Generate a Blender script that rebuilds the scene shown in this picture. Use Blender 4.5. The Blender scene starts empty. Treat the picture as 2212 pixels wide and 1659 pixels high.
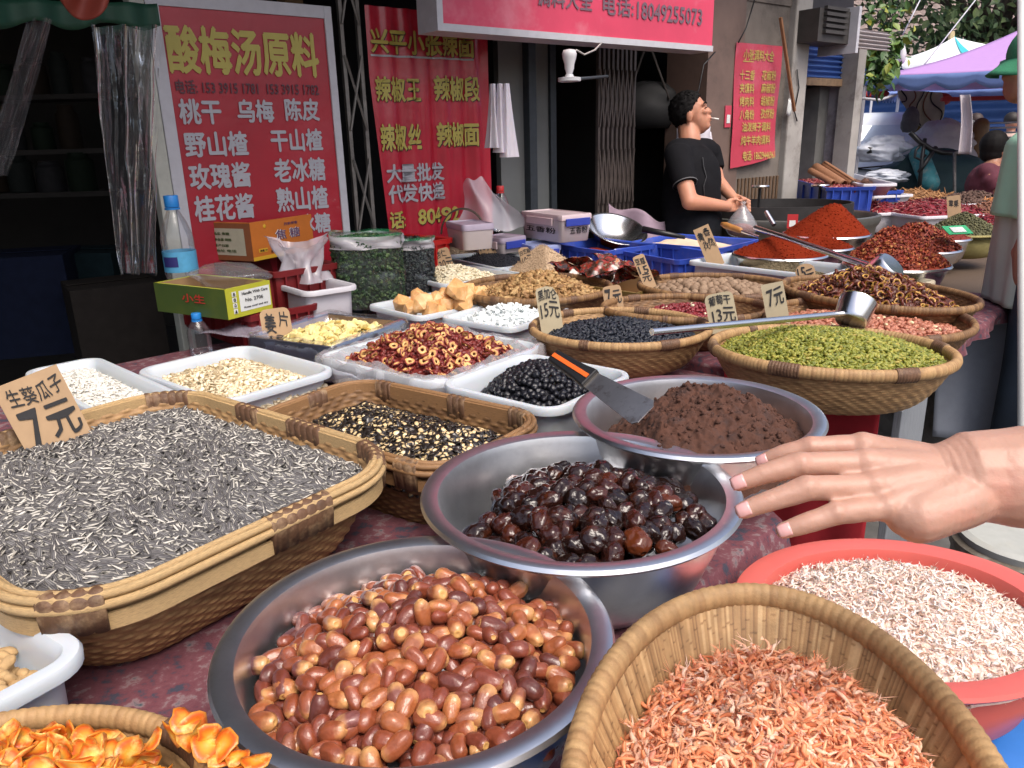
import bpy, bmesh, math, random
import numpy as np
from mathutils import Vector, Matrix
random.seed(7); RNG = np.random.default_rng(7)
C = bpy.context.scene.collection
SC = bpy.context.scene
R = math.radians
# ------------------------------------------------------------------ camera, sky, sun, exposure
PITCH, ROLL, FPX, CAMH = R(17.55), R(1.5), 1661.0, 1.40
FW = np.array([0, math.cos(PITCH), -math.sin(PITCH)])
_rt = np.array([1.0, 0, 0]); _up = np.cross(_rt, FW)
RT = math.cos(ROLL)*_rt - math.sin(ROLL)*_up
UP = math.sin(ROLL)*_rt + math.cos(ROLL)*_up
CO = np.array([0, 0, CAMH])
cam = bpy.data.cameras.new('camera'); camo = bpy.data.objects.new('camera', cam); C.objects.link(camo)
cam.sensor_width = 36; cam.lens = 36*FPX/2212; cam.clip_start = .02; cam.clip_end = 500
camo.matrix_world = Matrix(((RT[0], UP[0], -FW[0], 0), (RT[1], UP[1], -FW[1], 0), (RT[2], UP[2], -FW[2], CAMH), (0, 0, 0, 1)))
SC.camera = camo
wd = bpy.data.worlds.new('World'); SC.world = wd; wd.use_nodes = True
_nt = wd.node_tree; _bg = _nt.nodes['Background']
_sky = _nt.nodes.new('ShaderNodeTexSky'); _sky.sky_type = 'NISHITA'; _sky.sun_disc = False
SUN_EL, SUN_AZ = R(58), R(150)          # azimuth measured from +Y towards +X
_sky.sun_elevation = SUN_EL; _sky.sun_rotation = SUN_AZ; _sky.dust_density = 6; _sky.air_density = .8; _sky.ozone_density = 1.2
_nt.links.new(_sky.outputs[0], _bg.inputs[0]); _bg.inputs[1].default_value = .15
sl = bpy.data.lights.new('sun', 'SUN'); sl.energy = 1.0; sl.angle = R(32); sl.color = (1, .96, .9)
so = bpy.data.objects.new('sun', sl); C.objects.link(so)
_sd = Vector((math.sin(SUN_AZ)*math.cos(SUN_EL), math.cos(SUN_AZ)*math.cos(SUN_EL), math.sin(SUN_EL)))
so.rotation_euler = _sd.to_track_quat('Z', 'Y').to_euler()
SC.view_settings.view_transform = 'Standard'; SC.view_settings.look = 'None'
SC.view_settings.exposure = 0.68; SC.view_settings.gamma = 1
SC.cycles.max_bounces = 7; SC.cycles.transparent_max_bounces = 16; SC.cycles.use_denoising = True
SC.cycles.caustics_reflective = False; SC.cycles.caustics_refractive = False

# ------------------------------------------------------------------ where a point of the photograph lies in the place
def ray(px, py): return FW + RT*(px-1106)/FPX + UP*(829.5-py)/FPX
def at(px, py, z):                       # on the level z
    d = ray(px, py); return CO + d*((z-CAMH)/d[2])
def pt(px, py, dep): return CO + ray(px, py)*dep
def depth(X): return float((np.asarray(X, float)-CO) @ FW)
# the shop front: a vertical plane running away to the far end of the street
FD = np.array([.784, .621, 0]); FN = np.array([.621, -.784, 0]); FP = 3.2; F0 = -FN*FP
def W(u, z, out=0): p = F0 + FD*u + FN*out; return np.array([p[0], p[1], z])
def onwall(px, py, out=0):
    d = ray(px, py); t = (-FP+out - CO@FN)/(d@FN); X = CO+d*t
    return float((X-F0)@FD), float(X[2])

# ------------------------------------------------------------------ names, labels
def tag(o, label=None, cat=None, group=None, kind=None):
    if label: o['label'] = label
    if cat: o['category'] = cat
    if group: o['group'] = group
    if kind: o['kind'] = kind
    return o
def empty(name, loc, rz=0, label=None, cat=None, group=None):
    o = bpy.data.objects.new(name, None); C.objects.link(o); o.empty_display_size = .05
    o.location = [float(v) for v in loc]; o.rotation_euler = (0, 0, rz); return tag(o, label, cat, group)

# ------------------------------------------------------------------ mesh building
def npmesh(name, V, F, mats, mi=None, smooth=True, attrs=None):
    """F: (n,k) array or list of such arrays / lists of faces"""
    me = bpy.data.meshes.new(name)
    V = np.asarray(V, np.float32).reshape(-1, 3)
    blocks = F if isinstance(F, list) and len(F) and isinstance(F[0], np.ndarray) else None
    if blocks is None:
        if isinstance(F, np.ndarray): blocks = [F]
        else:
            by = {}
            order = sorted(range(len(F)), key=lambda i: len(F[i]))
            for i in order: by.setdefault(len(F[i]), []).append(i)
            blocks = [np.array([F[i] for i in by[k]]) for k in sorted(by)]
            if mi is not None: mi = np.concatenate([np.asarray(mi)[by[k]] for k in sorted(by)])
    loops = np.concatenate([b.ravel() for b in blocks]).astype(np.int32)
    tot = np.concatenate([np.full(len(b), b.shape[1], np.int32) for b in blocks])
    st = np.concatenate([[0], np.cumsum(tot)[:-1]]).astype(np.int32)
    me.vertices.add(len(V)); me.vertices.foreach_set('co', V.ravel())
    me.loops.add(len(loops)); me.loops.foreach_set('vertex_index', loops)
    me.polygons.add(len(tot)); me.polygons.foreach_set('loop_start', st)
    me.polygons.foreach_set('use_smooth', np.full(len(tot), bool(smooth)))
    if mi is not None: me.polygons.foreach_set('material_index', np.asarray(mi, np.int32))
    for m in mats: me.materials.append(m)
    for k, a in (attrs or {}).items():
        a = np.asarray(a, np.float32)
        t = me.attributes.new(k, 'FLOAT_VECTOR' if a.ndim == 2 else 'FLOAT', 'POINT')
        t.data.foreach_set('vector' if a.ndim == 2 else 'value', a.ravel())
    me.update(calc_edges=True)
    return me
def link(name, me, parent=None, loc=None):
    o = bpy.data.objects.new(name, me); C.objects.link(o)
    if parent is not None: o.parent = parent
    if loc is not None: o.location = [float(v) for v in loc]
    return o
def rotm(rx=0, ry=0, rz=0):
    return np.array(Matrix.Rotation(rz, 3, 'Z') @ Matrix.Rotation(ry, 3, 'Y') @ Matrix.Rotation(rx, 3, 'X'))
class MB:
    def __init__(s): s.V = []; s.F = []; s.M = []; s.A = []; s.n = 0
    def add(s, V, F, mi=0, a=None):
        V = np.asarray(V, float).reshape(-1, 3); s.V.append(V)
        s.F += [[int(i)+s.n for i in f] for f in F]; s.M += [mi]*len(F); s.n += len(V)
        s.A.append(np.zeros(len(V)) if a is None else (np.full(len(V), a) if np.isscalar(a) else np.asarray(a))); return s
    def box(s, c, size, rot=None, mi=0, taper=1, a=None):
        x, y, z = np.array(size)/2.
        V = np.array([(sx*x*(taper if sz < 0 else 1), sy*y*(taper if sz < 0 else 1), sz*z) for sz in (-1, 1) for sy in (-1, 1) for sx in (-1, 1)])
        if rot is not None: V = V @ np.asarray(rot).T
        return s.add(V+np.asarray(c, float), [(0, 2, 3, 1), (4, 5, 7, 6), (0, 1, 5, 4), (2, 6, 7, 3), (0, 4, 6, 2), (1, 3, 7, 5)], mi, a)
    def quad(s, pts, mi=0): return s.add(pts, [tuple(range(len(pts)))], mi)
    def tube(s, pts, rad, n=8, mi=0, caps=True, flat=1., a=None):
        P = np.asarray(pts, float); k = len(P); rad = np.full(k, rad) if np.isscalar(rad) else np.asarray(rad, float)
        T = np.gradient(P, axis=0); T /= np.linalg.norm(T, axis=1)[:, None]+1e-12
        ref = np.array([0, 0, 1.]) if abs(T[0][2]) < .9 else np.array([1., 0, 0])
        V = []
        nx = np.cross(ref, T[0]); nx /= np.linalg.norm(nx)
        for i in range(k):
            nx = nx - T[i]*(nx@T[i]); nx /= np.linalg.norm(nx)+1e-12
            ny = np.cross(T[i], nx)
            for j in range(n):
                t = 2*math.pi*j/n; V.append(P[i]+rad[i]*(math.cos(t)*nx+math.sin(t)*ny*flat))
        F = [(i*n+j, i*n+(j+1) % n, (i+1)*n+(j+1) % n, (i+1)*n+j) for i in range(k-1) for j in range(n)]
        if caps: F += [tuple(range(n))[::-1], tuple((k-1)*n+j for j in range(n))]
        return s.add(V, F, mi, a)
    def lathe(s, prof, n=32, c=(0, 0, 0), sx=1, sy=1, rot=None, mi=0, cap=True):
        V = []; F = []; k = len(prof)
        for r, z in prof:
            for j in range(n):
                t = 2*math.pi*j/n; V.append((r*math.cos(t)*sx, r*math.sin(t)*sy, z))
        F = [(i*n+j, i*n+(j+1) % n, (i+1)*n+(j+1) % n, (i+1)*n+j) for i in range(k-1) for j in range(n)]
        if cap: F += [tuple(range(n))[::-1], tuple((k-1)*n+j for j in range(n))]
        V = np.array(V)
        if rot is not None: V = V @ np.asarray(rot).T
        return s.add(V+np.asarray(c, float), F, mi)
    def ell(s, c, r, rot=None, n=12, m=8, mi=0):
        pr = [(max(1e-4, math.sin(math.pi*i/m)), -math.cos(math.pi*i/m)) for i in range(m+1)]
        V = np.array([(p[0]*math.cos(2*math.pi*j/n)*r[0], p[0]*math.sin(2*math.pi*j/n)*r[1], p[1]*r[2]) for p in pr for j in range(n)])
        if rot is not None: V = V @ np.asarray(rot).T
        F = [(i*n+j, i*n+(j+1) % n, (i+1)*n+(j+1) % n, (i+1)*n+j) for i in range(m) for j in range(n)]
        return s.add(V+np.asarray(c, float), F, mi)
    def cap(s, a, b, ra, rb, n=12, mi=0):          # tapered limb with round ends
        a = np.asarray(a, float); b = np.asarray(b, float); L = np.linalg.norm(b-a); t = (b-a)/L
        pts = [a-t*ra*math.cos(k*math.pi/8) for k in range(4)] + [a+(b-a)*k/4 for k in range(5)] + [b+t*rb*math.sin(k*math.pi/8) for k in range(1, 5)]
        rr = [ra*math.sin(k*math.pi/8)+1e-4 for k in range(4)] + [ra+(rb-ra)*k/4 for k in range(5)] + [rb*math.cos(k*math.pi/8)+1e-4 for k in range(1, 5)]
        return s.tube(pts, rr, n, mi)
    def grid(s, fn, nu, nv, mi=0, closed=False):
        V = [fn(i/(nu-(0 if closed else 1)), j/(nv-1)) for j in range(nv) for i in range(nu)]
        F = [(j*nu+i, j*nu+(i+1) % nu, (j+1)*nu+(i+1) % nu, (j+1)*nu+i) for j in range(nv-1) for i in range(nu if closed else nu-1)]
        return s.add(V, F, mi)
    def prism(s, outline, z0, z1, M=None, mi=0):    # outline in xy, extruded along z
        n = len(outline); V = np.array([(x, y, z0) for x, y in outline]+[(x, y, z1) for x, y in outline])
        if M is not None: V = V @ np.asarray(M[0]).T + np.asarray(M[1])
        return s.add(V, [tuple(range(n))[::-1], tuple(range(n, 2*n))]+[(i, (i+1) % n, n+(i+1) % n, n+i) for i in range(n)], mi)
    def build(s, name, mats, parent=None, smooth=False, loc=None, bevel=0, solid=0, sub=0):
        mats = mats if isinstance(mats, (list, tuple)) else [mats]
        me = npmesh(name, np.concatenate(s.V), s.F, mats, s.M, smooth, {'rnd': np.concatenate(s.A)})
        if smooth == 'auto':
            me.set_sharp_from_angle(angle=R(40))
        o = link(name, me, parent, loc)
        if solid: m = o.modifiers.new('solid', 'SOLIDIFY'); m.thickness = solid; m.offset = 0
        if bevel: m = o.modifiers.new('bevel', 'BEVEL'); m.width = bevel; m.segments = 2; m.limit_method = 'ANGLE'; m.harden_normals = False
        if sub: m = o.modifiers.new('sub', 'SUBSURF'); m.levels = m.render_levels = sub
        return o
def remeshed(mb, name, mat, voxel, parent=None, smooth=4, loc=None, fac=.5):
    """one continuous skin over overlapping rounded forms"""
    me = npmesh('raw', np.concatenate(mb.V), mb.F, [], None, True)
    o = bpy.data.objects.new('raw', me); C.objects.link(o)
    m = o.modifiers.new('r', 'REMESH'); m.mode = 'VOXEL'; m.voxel_size = voxel
    m = o.modifiers.new('s', 'SMOOTH'); m.iterations = smooth; m.factor = fac
    dg = bpy.context.evaluated_depsgraph_get(); dg.update()
    me2 = bpy.data.meshes.new_from_object(o.evaluated_get(dg)); me2.name = name
    bpy.data.objects.remove(o); bpy.data.meshes.remove(me)
    me2.polygons.foreach_set('use_smooth', np.ones(len(me2.polygons), bool)); me2.materials.clear(); me2.materials.append(mat)
    return link(name, me2, parent, loc)

# ------------------------------------------------------------------ lettering
def glyphs(text, bold=0., space=1., res=2):
    """flat mesh of a line (or lines) of writing scaled to the box 0..1 x 0..1"""
    cu = bpy.data.curves.new('t', 'FONT'); cu.body = text; cu.size = 1; cu.space_line = space; cu.resolution_u = res; cu.fill_mode = 'FRONT'
    o = bpy.data.objects.new('t', cu); C.objects.link(o)
    dg = bpy.context.evaluated_depsgraph_get(); dg.update()
    me = bpy.data.meshes.new_from_object(o.evaluated_get(dg))
    bpy.data.objects.remove(o); bpy.data.curves.remove(cu)
    V = np.array([v.co[:] for v in me.vertices]).reshape(-1, 3); F = [list(p.vertices) for p in me.polygons]; n = len(V); b = bold*1.1
    if b > 0: sh = [(0, 0), (b, 0), (-b, 0), (0, b), (0, -b)]; F = [[i+k*n for i in f] for k in range(5) for f in F]; V = np.concatenate([V+np.array([dx, dy, 0]) for dx, dy in sh]); V[:, 2] = np.repeat(np.arange(5), n)
    lay = V[:, 2]*.00025
    bpy.data.meshes.remove(me)
    lo = V.min(0); hi = V.max(0); V = (V-lo)/np.maximum(hi-lo, 1e-6); V[:, 2] = lay
    return V, F

# ------------------------------------------------------------------ materials
MATS = {}
def mk(name, col, rough=.5, metal=0., var=.12, nscale=25., bump=0., bscale=150., coat=0., ramp=None, src=None, sss=0., trans=0., alpha=1., spec=.5, dirt=None, emis=0., det=4., aniso=None, sheen=0., grad=None):
    """ramp: [(pos,colour)...] read at src ('rnd' attribute, 'obj' per object, 'noise', 'lx','ly','lz','lr' local template coordinate); var: brightness mottling"""
    if name in MATS: return MATS[name]
    m = bpy.data.materials.new(name); m.use_nodes = True; nt = m.node_tree; N = nt.nodes; L = nt.links
    b = N['Principled BSDF']; tc = N.new('ShaderNodeTexCoord')
    b.inputs['Roughness'].default_value = rough; b.inputs['Metallic'].default_value = metal; b.inputs['Specular IOR Level'].default_value = spec
    b.inputs['Coat Weight'].default_value = coat; b.inputs['Coat Roughness'].default_value = .05; b.inputs['Coat IOR'].default_value = 1.4
    b.inputs['Transmission Weight'].default_value = trans; b.inputs['Alpha'].default_value = alpha
    b.inputs['Sheen Weight'].default_value = sheen
    if sss: b.inputs['Subsurface Weight'].default_value = sss; b.inputs['Subsurface Radius'].default_value = (.012, .006, .003); b.inputs['Subsurface Scale'].default_value = .6
    def noise(scale, det=det, rough=.6):
        n = N.new('ShaderNodeTexNoise'); n.inputs['Scale'].default_value = scale; n.inputs['Detail'].default_value = det; n.inputs['Roughness'].default_value = rough
        L.new(tc.outputs['Object'], n.inputs['Vector'])
        if aniso:
            mp = N.new('ShaderNodeMapping'); mp.inputs['Scale'].default_value = aniso; L.new(tc.outputs['Object'], mp.inputs[0]); L.new(mp.outputs[0], n.inputs['Vector'])
        return n.outputs[0]
    cs = None
    if ramp:
        if src == 'obj': f = N.new('ShaderNodeObjectInfo').outputs['Random']
        elif src == 'rnd': a = N.new('ShaderNodeAttribute'); a.attribute_name = 'rnd'; f = a.outputs['Fac']
        elif src == 'noise': f = noise(nscale)
        elif src[0] in 'ls':
            a = N.new('ShaderNodeAttribute'); a.attribute_name = 'loc'; sp = N.new('ShaderNodeSeparateXYZ'); L.new(a.outputs['Vector'], sp.inputs[0])
            if src == 'lr':
                le = N.new('ShaderNodeVectorMath'); le.operation = 'LENGTH'; cx = N.new('ShaderNodeCombineXYZ'); L.new(sp.outputs[0], cx.inputs[0]); L.new(sp.outputs[1], cx.inputs[1]); L.new(cx.outputs[0], le.inputs[0]); f = le.outputs['Value']
            else:
                f = sp.outputs['xyz'.index(src[1])]
                if src[0] == 's': mr_ = N.new('ShaderNodeMapRange'); mr_.inputs[1].default_value = -1; L.new(f, mr_.inputs[0]); f = mr_.outputs[0]
                ab = N.new('ShaderNodeMath'); ab.operation = 'ABSOLUTE'; L.new(f, ab.inputs[0]); f = ab.outputs[0]
        r = N.new('ShaderNodeValToRGB'); L.new(f, r.inputs[0]); e = r.color_ramp.elements
        while len(e) < len(ramp): e.new(.5)
        for i, (p, c) in enumerate(ramp): e[i].position = p; e[i].color = (*c, 1)
        cs = r.outputs[0]
    else:
        rg = N.new('ShaderNodeRGB'); rg.outputs[0].default_value = (*col, 1); cs = rg.outputs[0]
    if grad:                                   # (colour, from, to): a second colour towards one end of the piece
        ga = N.new('ShaderNodeAttribute'); ga.attribute_name = 'loc'; gs = N.new('ShaderNodeSeparateXYZ'); L.new(ga.outputs['Vector'], gs.inputs[0]); oi = N.new('ShaderNodeObjectInfo')
        g1 = N.new('ShaderNodeMath'); g1.operation = 'MULTIPLY_ADD'; L.new(oi.outputs['Random'], g1.inputs[0]); g1.inputs[1].default_value = 1.1; L.new(gs.outputs[0], g1.inputs[2])
        g2 = N.new('ShaderNodeMath'); g2.operation = 'MULTIPLY_ADD'; L.new(noise(60), g2.inputs[0]); g2.inputs[1].default_value = 1.2; L.new(g1.outputs[0], g2.inputs[2])
        gm = N.new('ShaderNodeMapRange'); gm.inputs[1].default_value = grad[1]; gm.inputs[2].default_value = grad[2]; gm.inputs[4].default_value = .85; L.new(g2.outputs[0], gm.inputs[0])
        mx = N.new('ShaderNodeMix'); mx.data_type = 'RGBA'; L.new(gm.outputs[0], mx.inputs[0]); L.new(cs, mx.inputs[6]); mx.inputs[7].default_value = (*grad[0], 1); cs = mx.outputs[2]
    if dirt:                                   # (colour, scale, amount): stains with a shape of their own
        dn = noise(dirt[1], 6, .7); mr = N.new('ShaderNodeMapRange'); mr.inputs[1].default_value = .52; mr.inputs[2].default_value = .68; mr.inputs[4].default_value = dirt[2]; L.new(dn, mr.inputs[0])
        mx = N.new('ShaderNodeMix'); mx.data_type = 'RGBA'; L.new(mr.outputs[0], mx.inputs[0]); L.new(cs, mx.inputs[6]); mx.inputs[7].default_value = (*dirt[0], 1); cs = mx.outputs[2]
    if var:
        mr = N.new('ShaderNodeMapRange'); mr.inputs[1].default_value = .25; mr.inputs[2].default_value = .75; mr.inputs[3].default_value = 1-var; mr.inputs[4].default_value = 1+var; L.new(noise(nscale), mr.inputs[0])
        if src != 'rnd' and ramp:
            a = N.new('ShaderNodeAttribute'); a.attribute_name = 'rnd'; ad = N.new('ShaderNodeMath'); ad.operation = 'MULTIPLY_ADD'; L.new(a.outputs['Fac'], ad.inputs[0]); ad.inputs[1].default_value = var*2; L.new(mr.outputs[0], ad.inputs[2]); v = ad.outputs[0]
        else: v = mr.outputs[0]
        mu = N.new('ShaderNodeVectorMath'); mu.operation = 'SCALE'; L.new(cs, mu.inputs[0]); L.new(v, mu.inputs[3]); cs = mu.outputs[0]
    L.new(cs, b.inputs['Base Color'])
    if emis: L.new(cs, b.inputs['Emission Color']); b.inputs['Emission Strength'].default_value = emis
    if bump:
        bn = N.new('ShaderNodeBump'); bn.inputs['Strength'].default_value = bump; bn.inputs['Distance'].default_value = .002; L.new(noise(bscale, 3), bn.inputs['Height']); L.new(bn.outputs[0], b.inputs['Normal']); L.new(bn.outputs[0], b.inputs['Coat Normal'])
    MATS[name] = m; return m
def film(name, tint=(.9, .92, .95), haze=.12, rough=.12, gl=.5):
    """thin clear plastic: mostly see-through, milky haze, sharp highlights"""
    if name in MATS: return MATS[name]
    m = bpy.data.materials.new(name); m.use_nodes = True; nt = m.node_tree; N = nt.nodes; L = nt.links
    b = N['Principled BSDF']; b.inputs['Base Color'].default_value = (*tint, 1); b.inputs['Roughness'].default_value = rough; b.inputs['Specular IOR Level'].default_value = .8
    t = N.new('ShaderNodeBsdfTransparent'); mx = N.new('ShaderNodeMixShader'); lw = N.new('ShaderNodeLayerWeight'); lw.inputs[0].default_value = .35
    tc = N.new('ShaderNodeTexCoord'); n = N.new('ShaderNodeTexNoise'); n.inputs['Scale'].default_value = 14; n.inputs['Detail'].default_value = 5; L.new(tc.outputs['Object'], n.inputs['Vector'])
    g = N.new('ShaderNodeBsdfGlossy'); g.inputs['Roughness'].default_value = rough; g.inputs['Color'].default_value = (.9, .92, .95, 1)
    a = N.new('ShaderNodeMath'); a.operation = 'MULTIPLY_ADD'; L.new(lw.outputs['Fresnel'], a.inputs[0]); a.inputs[1].default_value = gl*.55; a.inputs[2].default_value = .02; a.use_clamp = True
    L.new(a.outputs[0], mx.inputs[0]); L.new(t.outputs[0], mx.inputs[1]); L.new(g.outputs[0], mx.inputs[2])
    m2 = N.new('ShaderNodeMixShader'); m2.inputs[0].default_value = haze*.55; L.new(mx.outputs[0], m2.inputs[1]); L.new(b.outputs[0], m2.inputs[2]); mx = m2
    bn = N.new('ShaderNodeBump'); bn.inputs['Strength'].default_value = .5; bn.inputs['Distance'].default_value = .01; L.new(n.outputs[0], bn.inputs['Height']); L.new(bn.outputs[0], b.inputs['Normal']); L.new(bn.outputs[0], g.inputs['Normal'])
    L.new(mx.outputs[0], N['Material Output'].inputs[0]); MATS[name] = m; return m
# smooth value noise for shaping things
def vnoise(x, y, seed=0, oct=3):
    x = np.asarray(x, float); y = np.asarray(y, float); out = 0; amp = 1; tot = 0
    for o in range(oct):
        xi = np.floor(x).astype(int); yi = np.floor(y).astype(int); fx = x-xi; fy = y-yi; fx = fx*fx*(3-2*fx); fy = fy*fy*(3-2*fy)
        def h(a, b): 
            t = np.sin(a*127.1+b*311.7+seed*74.7+o*19.3)*43758.5453; return t-np.floor(t)
        v = (h(xi, yi)*(1-fx)+h(xi+1, yi)*fx)*(1-fy)+(h(xi, yi+1)*(1-fx)+h(xi+1, yi+1)*fx)*fy
        out = out+amp*v; tot += amp; amp *= .5; x = x*2.03; y = y*2.03
    return out/tot*2-1
# ------------------------------------------------------------------ materials of the goods and vessels
BAMBOO = [(0, (.11, .055, .022)), (.3, (.32, .185, .08)), (.7, (.42, .26, .115)), (1, (.56, .38, .19))]
M_WEAVE = mk('woven bamboo', (0, 0, 0), .62, ramp=BAMBOO, src='rnd', var=.22, nscale=60, bump=.3, bscale=400)
M_WEAVE_D = mk('old dark woven bamboo', (0, 0, 0), .62, ramp=[(0, (.07, .032, .014)), (.5, (.20, .105, .042)), (1, (.36, .22, .095))], src='rnd', var=.22, nscale=60, bump=.3, bscale=400)
M_REED = mk('pale bamboo strip', (.52, .35, .165), .55, var=.28, nscale=30, bump=.6, bscale=200, aniso=(5, 5, 70), dirt=((.24, .14, .06), 18, .6))
M_BIND = mk('brown bast binding', (.115, .058, .03), .6, var=.35, nscale=40, bump=.6, bscale=160, dirt=((.36, .24, .13), 16, .8))
M_STEEL = mk('scratched steel', (.78, .79, .81), .34, metal=1, var=.1, nscale=14, bump=.06, bscale=60, dirt=((.60, .60, .61), 9, .5))
M_STEEL2 = mk('polished steel', (.74, .74, .75), .22, metal=1, var=.06, nscale=10, bump=.03, bscale=40)
M_WHITEPL = mk('white tray plastic', (.53, .575, .615), .38, var=.05, nscale=6, sss=.25, dirt=((.55, .54, .5), 7, .25))
M_WHITEPL2 = mk('dusty white tray plastic', (.60, .59, .63), .42, var=.07, nscale=6, dirt=((.5, .45, .42), 7, .4))
M_BLUEPL = mk('blue crate plastic', (.035, .085, .46), .4, var=.12, nscale=8, dirt=((.25, .22, .25), 9, .3))
M_REDPL = mk('red plastic', (.42, .012, .012), .38, var=.12, nscale=8)
M_CORALPL = mk('coral basin plastic', (.60, .12, .10), .36, var=.08, nscale=6, sss=.15)
M_CARD = mk('brown cardboard', (.42, .28, .16), .85, var=.1, nscale=18, bump=.1, bscale=90)
M_CARDG = mk('pale cardboard', (.42, .36, .24), .85, var=.1, nscale=18, bump=.1, bscale=90)
M_INK = mk('black marker ink', (.018, .017, .018), .6, var=.3, nscale=40)
M_FILM = film('clear film', haze=.14, gl=.55); M_FILM2 = film('milky film', (.80, .76, .82), haze=.8, gl=.6, rough=.2); M_FILM3 = film('crinkled liner film', (.85, .86, .9), haze=.42, gl=.8, rough=.08)

# ------------------------------------------------------------------ closed outlines
def outline(kind, a, b, n, r=.06):
    if kind == 'ell':
        t = np.linspace(0, 2*np.pi, n, endpoint=False); P = np.stack([a*np.cos(t), b*np.sin(t)], 1)
    else:
        r = min(r, a*.98, b*.98); c = []
        for cx, cy, t0 in ((a-r, b-r, 0), (-a+r, b-r, .5), (-a+r, -b+r, 1), (a-r, -b+r, 1.5)):
            for k in range(25): t = (t0+.5*k/24)*np.pi; c.append((cx+r*np.cos(t), cy+r*np.sin(t)))
        c.append(c[0]); c = np.array(c); s = np.concatenate([[0], np.cumsum(np.linalg.norm(np.diff(c, axis=0), axis=1))])
        q = np.linspace(0, s[-1], n, endpoint=False); P = np.stack([np.interp(q, s, c[:, 0]), np.interp(q, s, c[:, 1])], 1)
    T = np.roll(P, -1, 0)-np.roll(P, 1, 0); T /= np.linalg.norm(T, axis=1)[:, None]
    s = np.concatenate([[0], np.cumsum(np.linalg.norm(np.diff(P, axis=0), axis=1))])
    return P, np.stack([T[:, 1], -T[:, 0]], 1), s
def rho(kind, a, b, x, y, r=.05):
    if kind == 'ell': return np.sqrt((x/a)**2+(y/b)**2)
    r = min(r, a*.98, b*.98); qx = np.abs(x)-a+r; qy = np.abs(y)-b+r; sd = np.hypot(np.maximum(qx, 0), np.maximum(qy, 0))+np.minimum(np.maximum(qx, qy), 0)-r
    return 1+sd/min(a, b)
def loft(mb, P, Nn, prof, mi=0, cap0=True, cap1=True, a=None):
    """prof: (scale, offset along the outline's normal, z)"""
    n = len(P); V = np.concatenate([np.concatenate([P*s+Nn*o, np.full((n, 1), z)], 1) for s, o, z in prof]); k = len(prof)
    F = [(i*n+j, i*n+(j+1) % n, (i+1)*n+(j+1) % n, (i+1)*n+j) for i in range(k-1) for j in range(n)]
    if cap0: F.append(tuple(range(n))[::-1])
    if cap1: F.append(tuple((k-1)*n+j for j in range(n)))
    return mb.add(V, F, mi, a)
def sweep(mb, P, Nn, s, u0, u1, prof, mi=0, seg=.006, a=None, wrap=None):
    """a closed cross-section prof[(offset, z)] swept along part of an outline (u in metres, may wrap)"""
    tot = s[-1]+np.linalg.norm(P[0]-P[-1]); Pc = np.concatenate([P, P[:1]]); Nc = np.concatenate([Nn, Nn[:1]]); sc = np.append(s, tot)
    full = u1-u0 >= tot-1e-6; k = max(3, int((u1-u0)/seg)+1); us = np.linspace(u0, u1, k, endpoint=not full); um = us % tot
    X = np.stack([np.interp(um, sc, Pc[:, 0]), np.interp(um, sc, Pc[:, 1])], 1); Y = np.stack([np.interp(um, sc, Nc[:, 0]), np.interp(um, sc, Nc[:, 1])], 1)
    Y /= np.linalg.norm(Y, axis=1)[:, None]; m = len(prof); pr = np.array(prof, float); ce = pr.mean(0); V = []; A = []
    for i in range(k):
        q = pr
        if wrap is not None:
            f = (us[i]/wrap) % 1; q = ce+(pr-ce)*(1-.09*(2*abs(f-.5))**3); A += [.30+.40*(abs(math.sin(math.floor(us[i]/wrap)*12.9898)*43758.5) % 1)]*m
        elif a is None: A += [0]*m
        V.append(np.concatenate([X[i]+Y[i]*q[:, :1], q[:, 1:]], 1))
    F = [(i*m+j, i*m+(j+1) % m, ((i+1) % k)*m+(j+1) % m, ((i+1) % k)*m+j) for i in range(k if full else k-1) for j in range(m)]
    if not full: F += [tuple(range(m))[::-1], tuple((k-1)*m+j for j in range(m))]
    return mb.add(np.concatenate(V), F, mi, np.array(A) if a is None else a)
CIRC = lambda r, z, o=0, n=8, fl=1: [(o+r*math.cos(-2*math.pi*i/n), z+r*fl*math.sin(-2*math.pi*i/n)) for i in range(n)]

def inbasin(v, P, m, Hb):
    lx, ly = v.local(P[:, 0], P[:, 1]); zr = np.clip((P[:, 2]-v.z+Hb)/Hb, 0, 1); return np.hypot(lx, ly) < np.interp(zr, [0, .25, .62, .93, 1.], [.66, .78, .87, .92, .93])*v.a-m
class Vessel:
    """a container: frame (centre x, y, level of its rim, turn), outline, and what a point in it is in the place"""
    def __init__(s, x, y, z, rot, kind, a, b, r=.06):
        s.x, s.y, s.z, s.rot, s.kind, s.a, s.b, s.r = x, y, z, rot, kind, a, b, r; s.cr, s.sr = math.cos(rot), math.sin(rot)
    def world(s, x, y, z): return np.stack([s.x+s.cr*x-s.sr*y, s.y+s.sr*x+s.cr*y, s.z+z], -1)
    def local(s, X, Y): dx, dy = X-s.x, Y-s.y; return s.cr*dx+s.sr*dy, -s.sr*dx+s.cr*dy
    def outl(s, n): return outline(s.kind, s.a, s.b, n, s.r)
    def rho(s, x, y): return rho(s.kind, s.a, s.b, x, y, s.r)
    def root(s, name, H, label, cat, group=None): s.H = H; return empty(name, (s.x, s.y, s.z-H), s.rot, label, cat, group)
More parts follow.
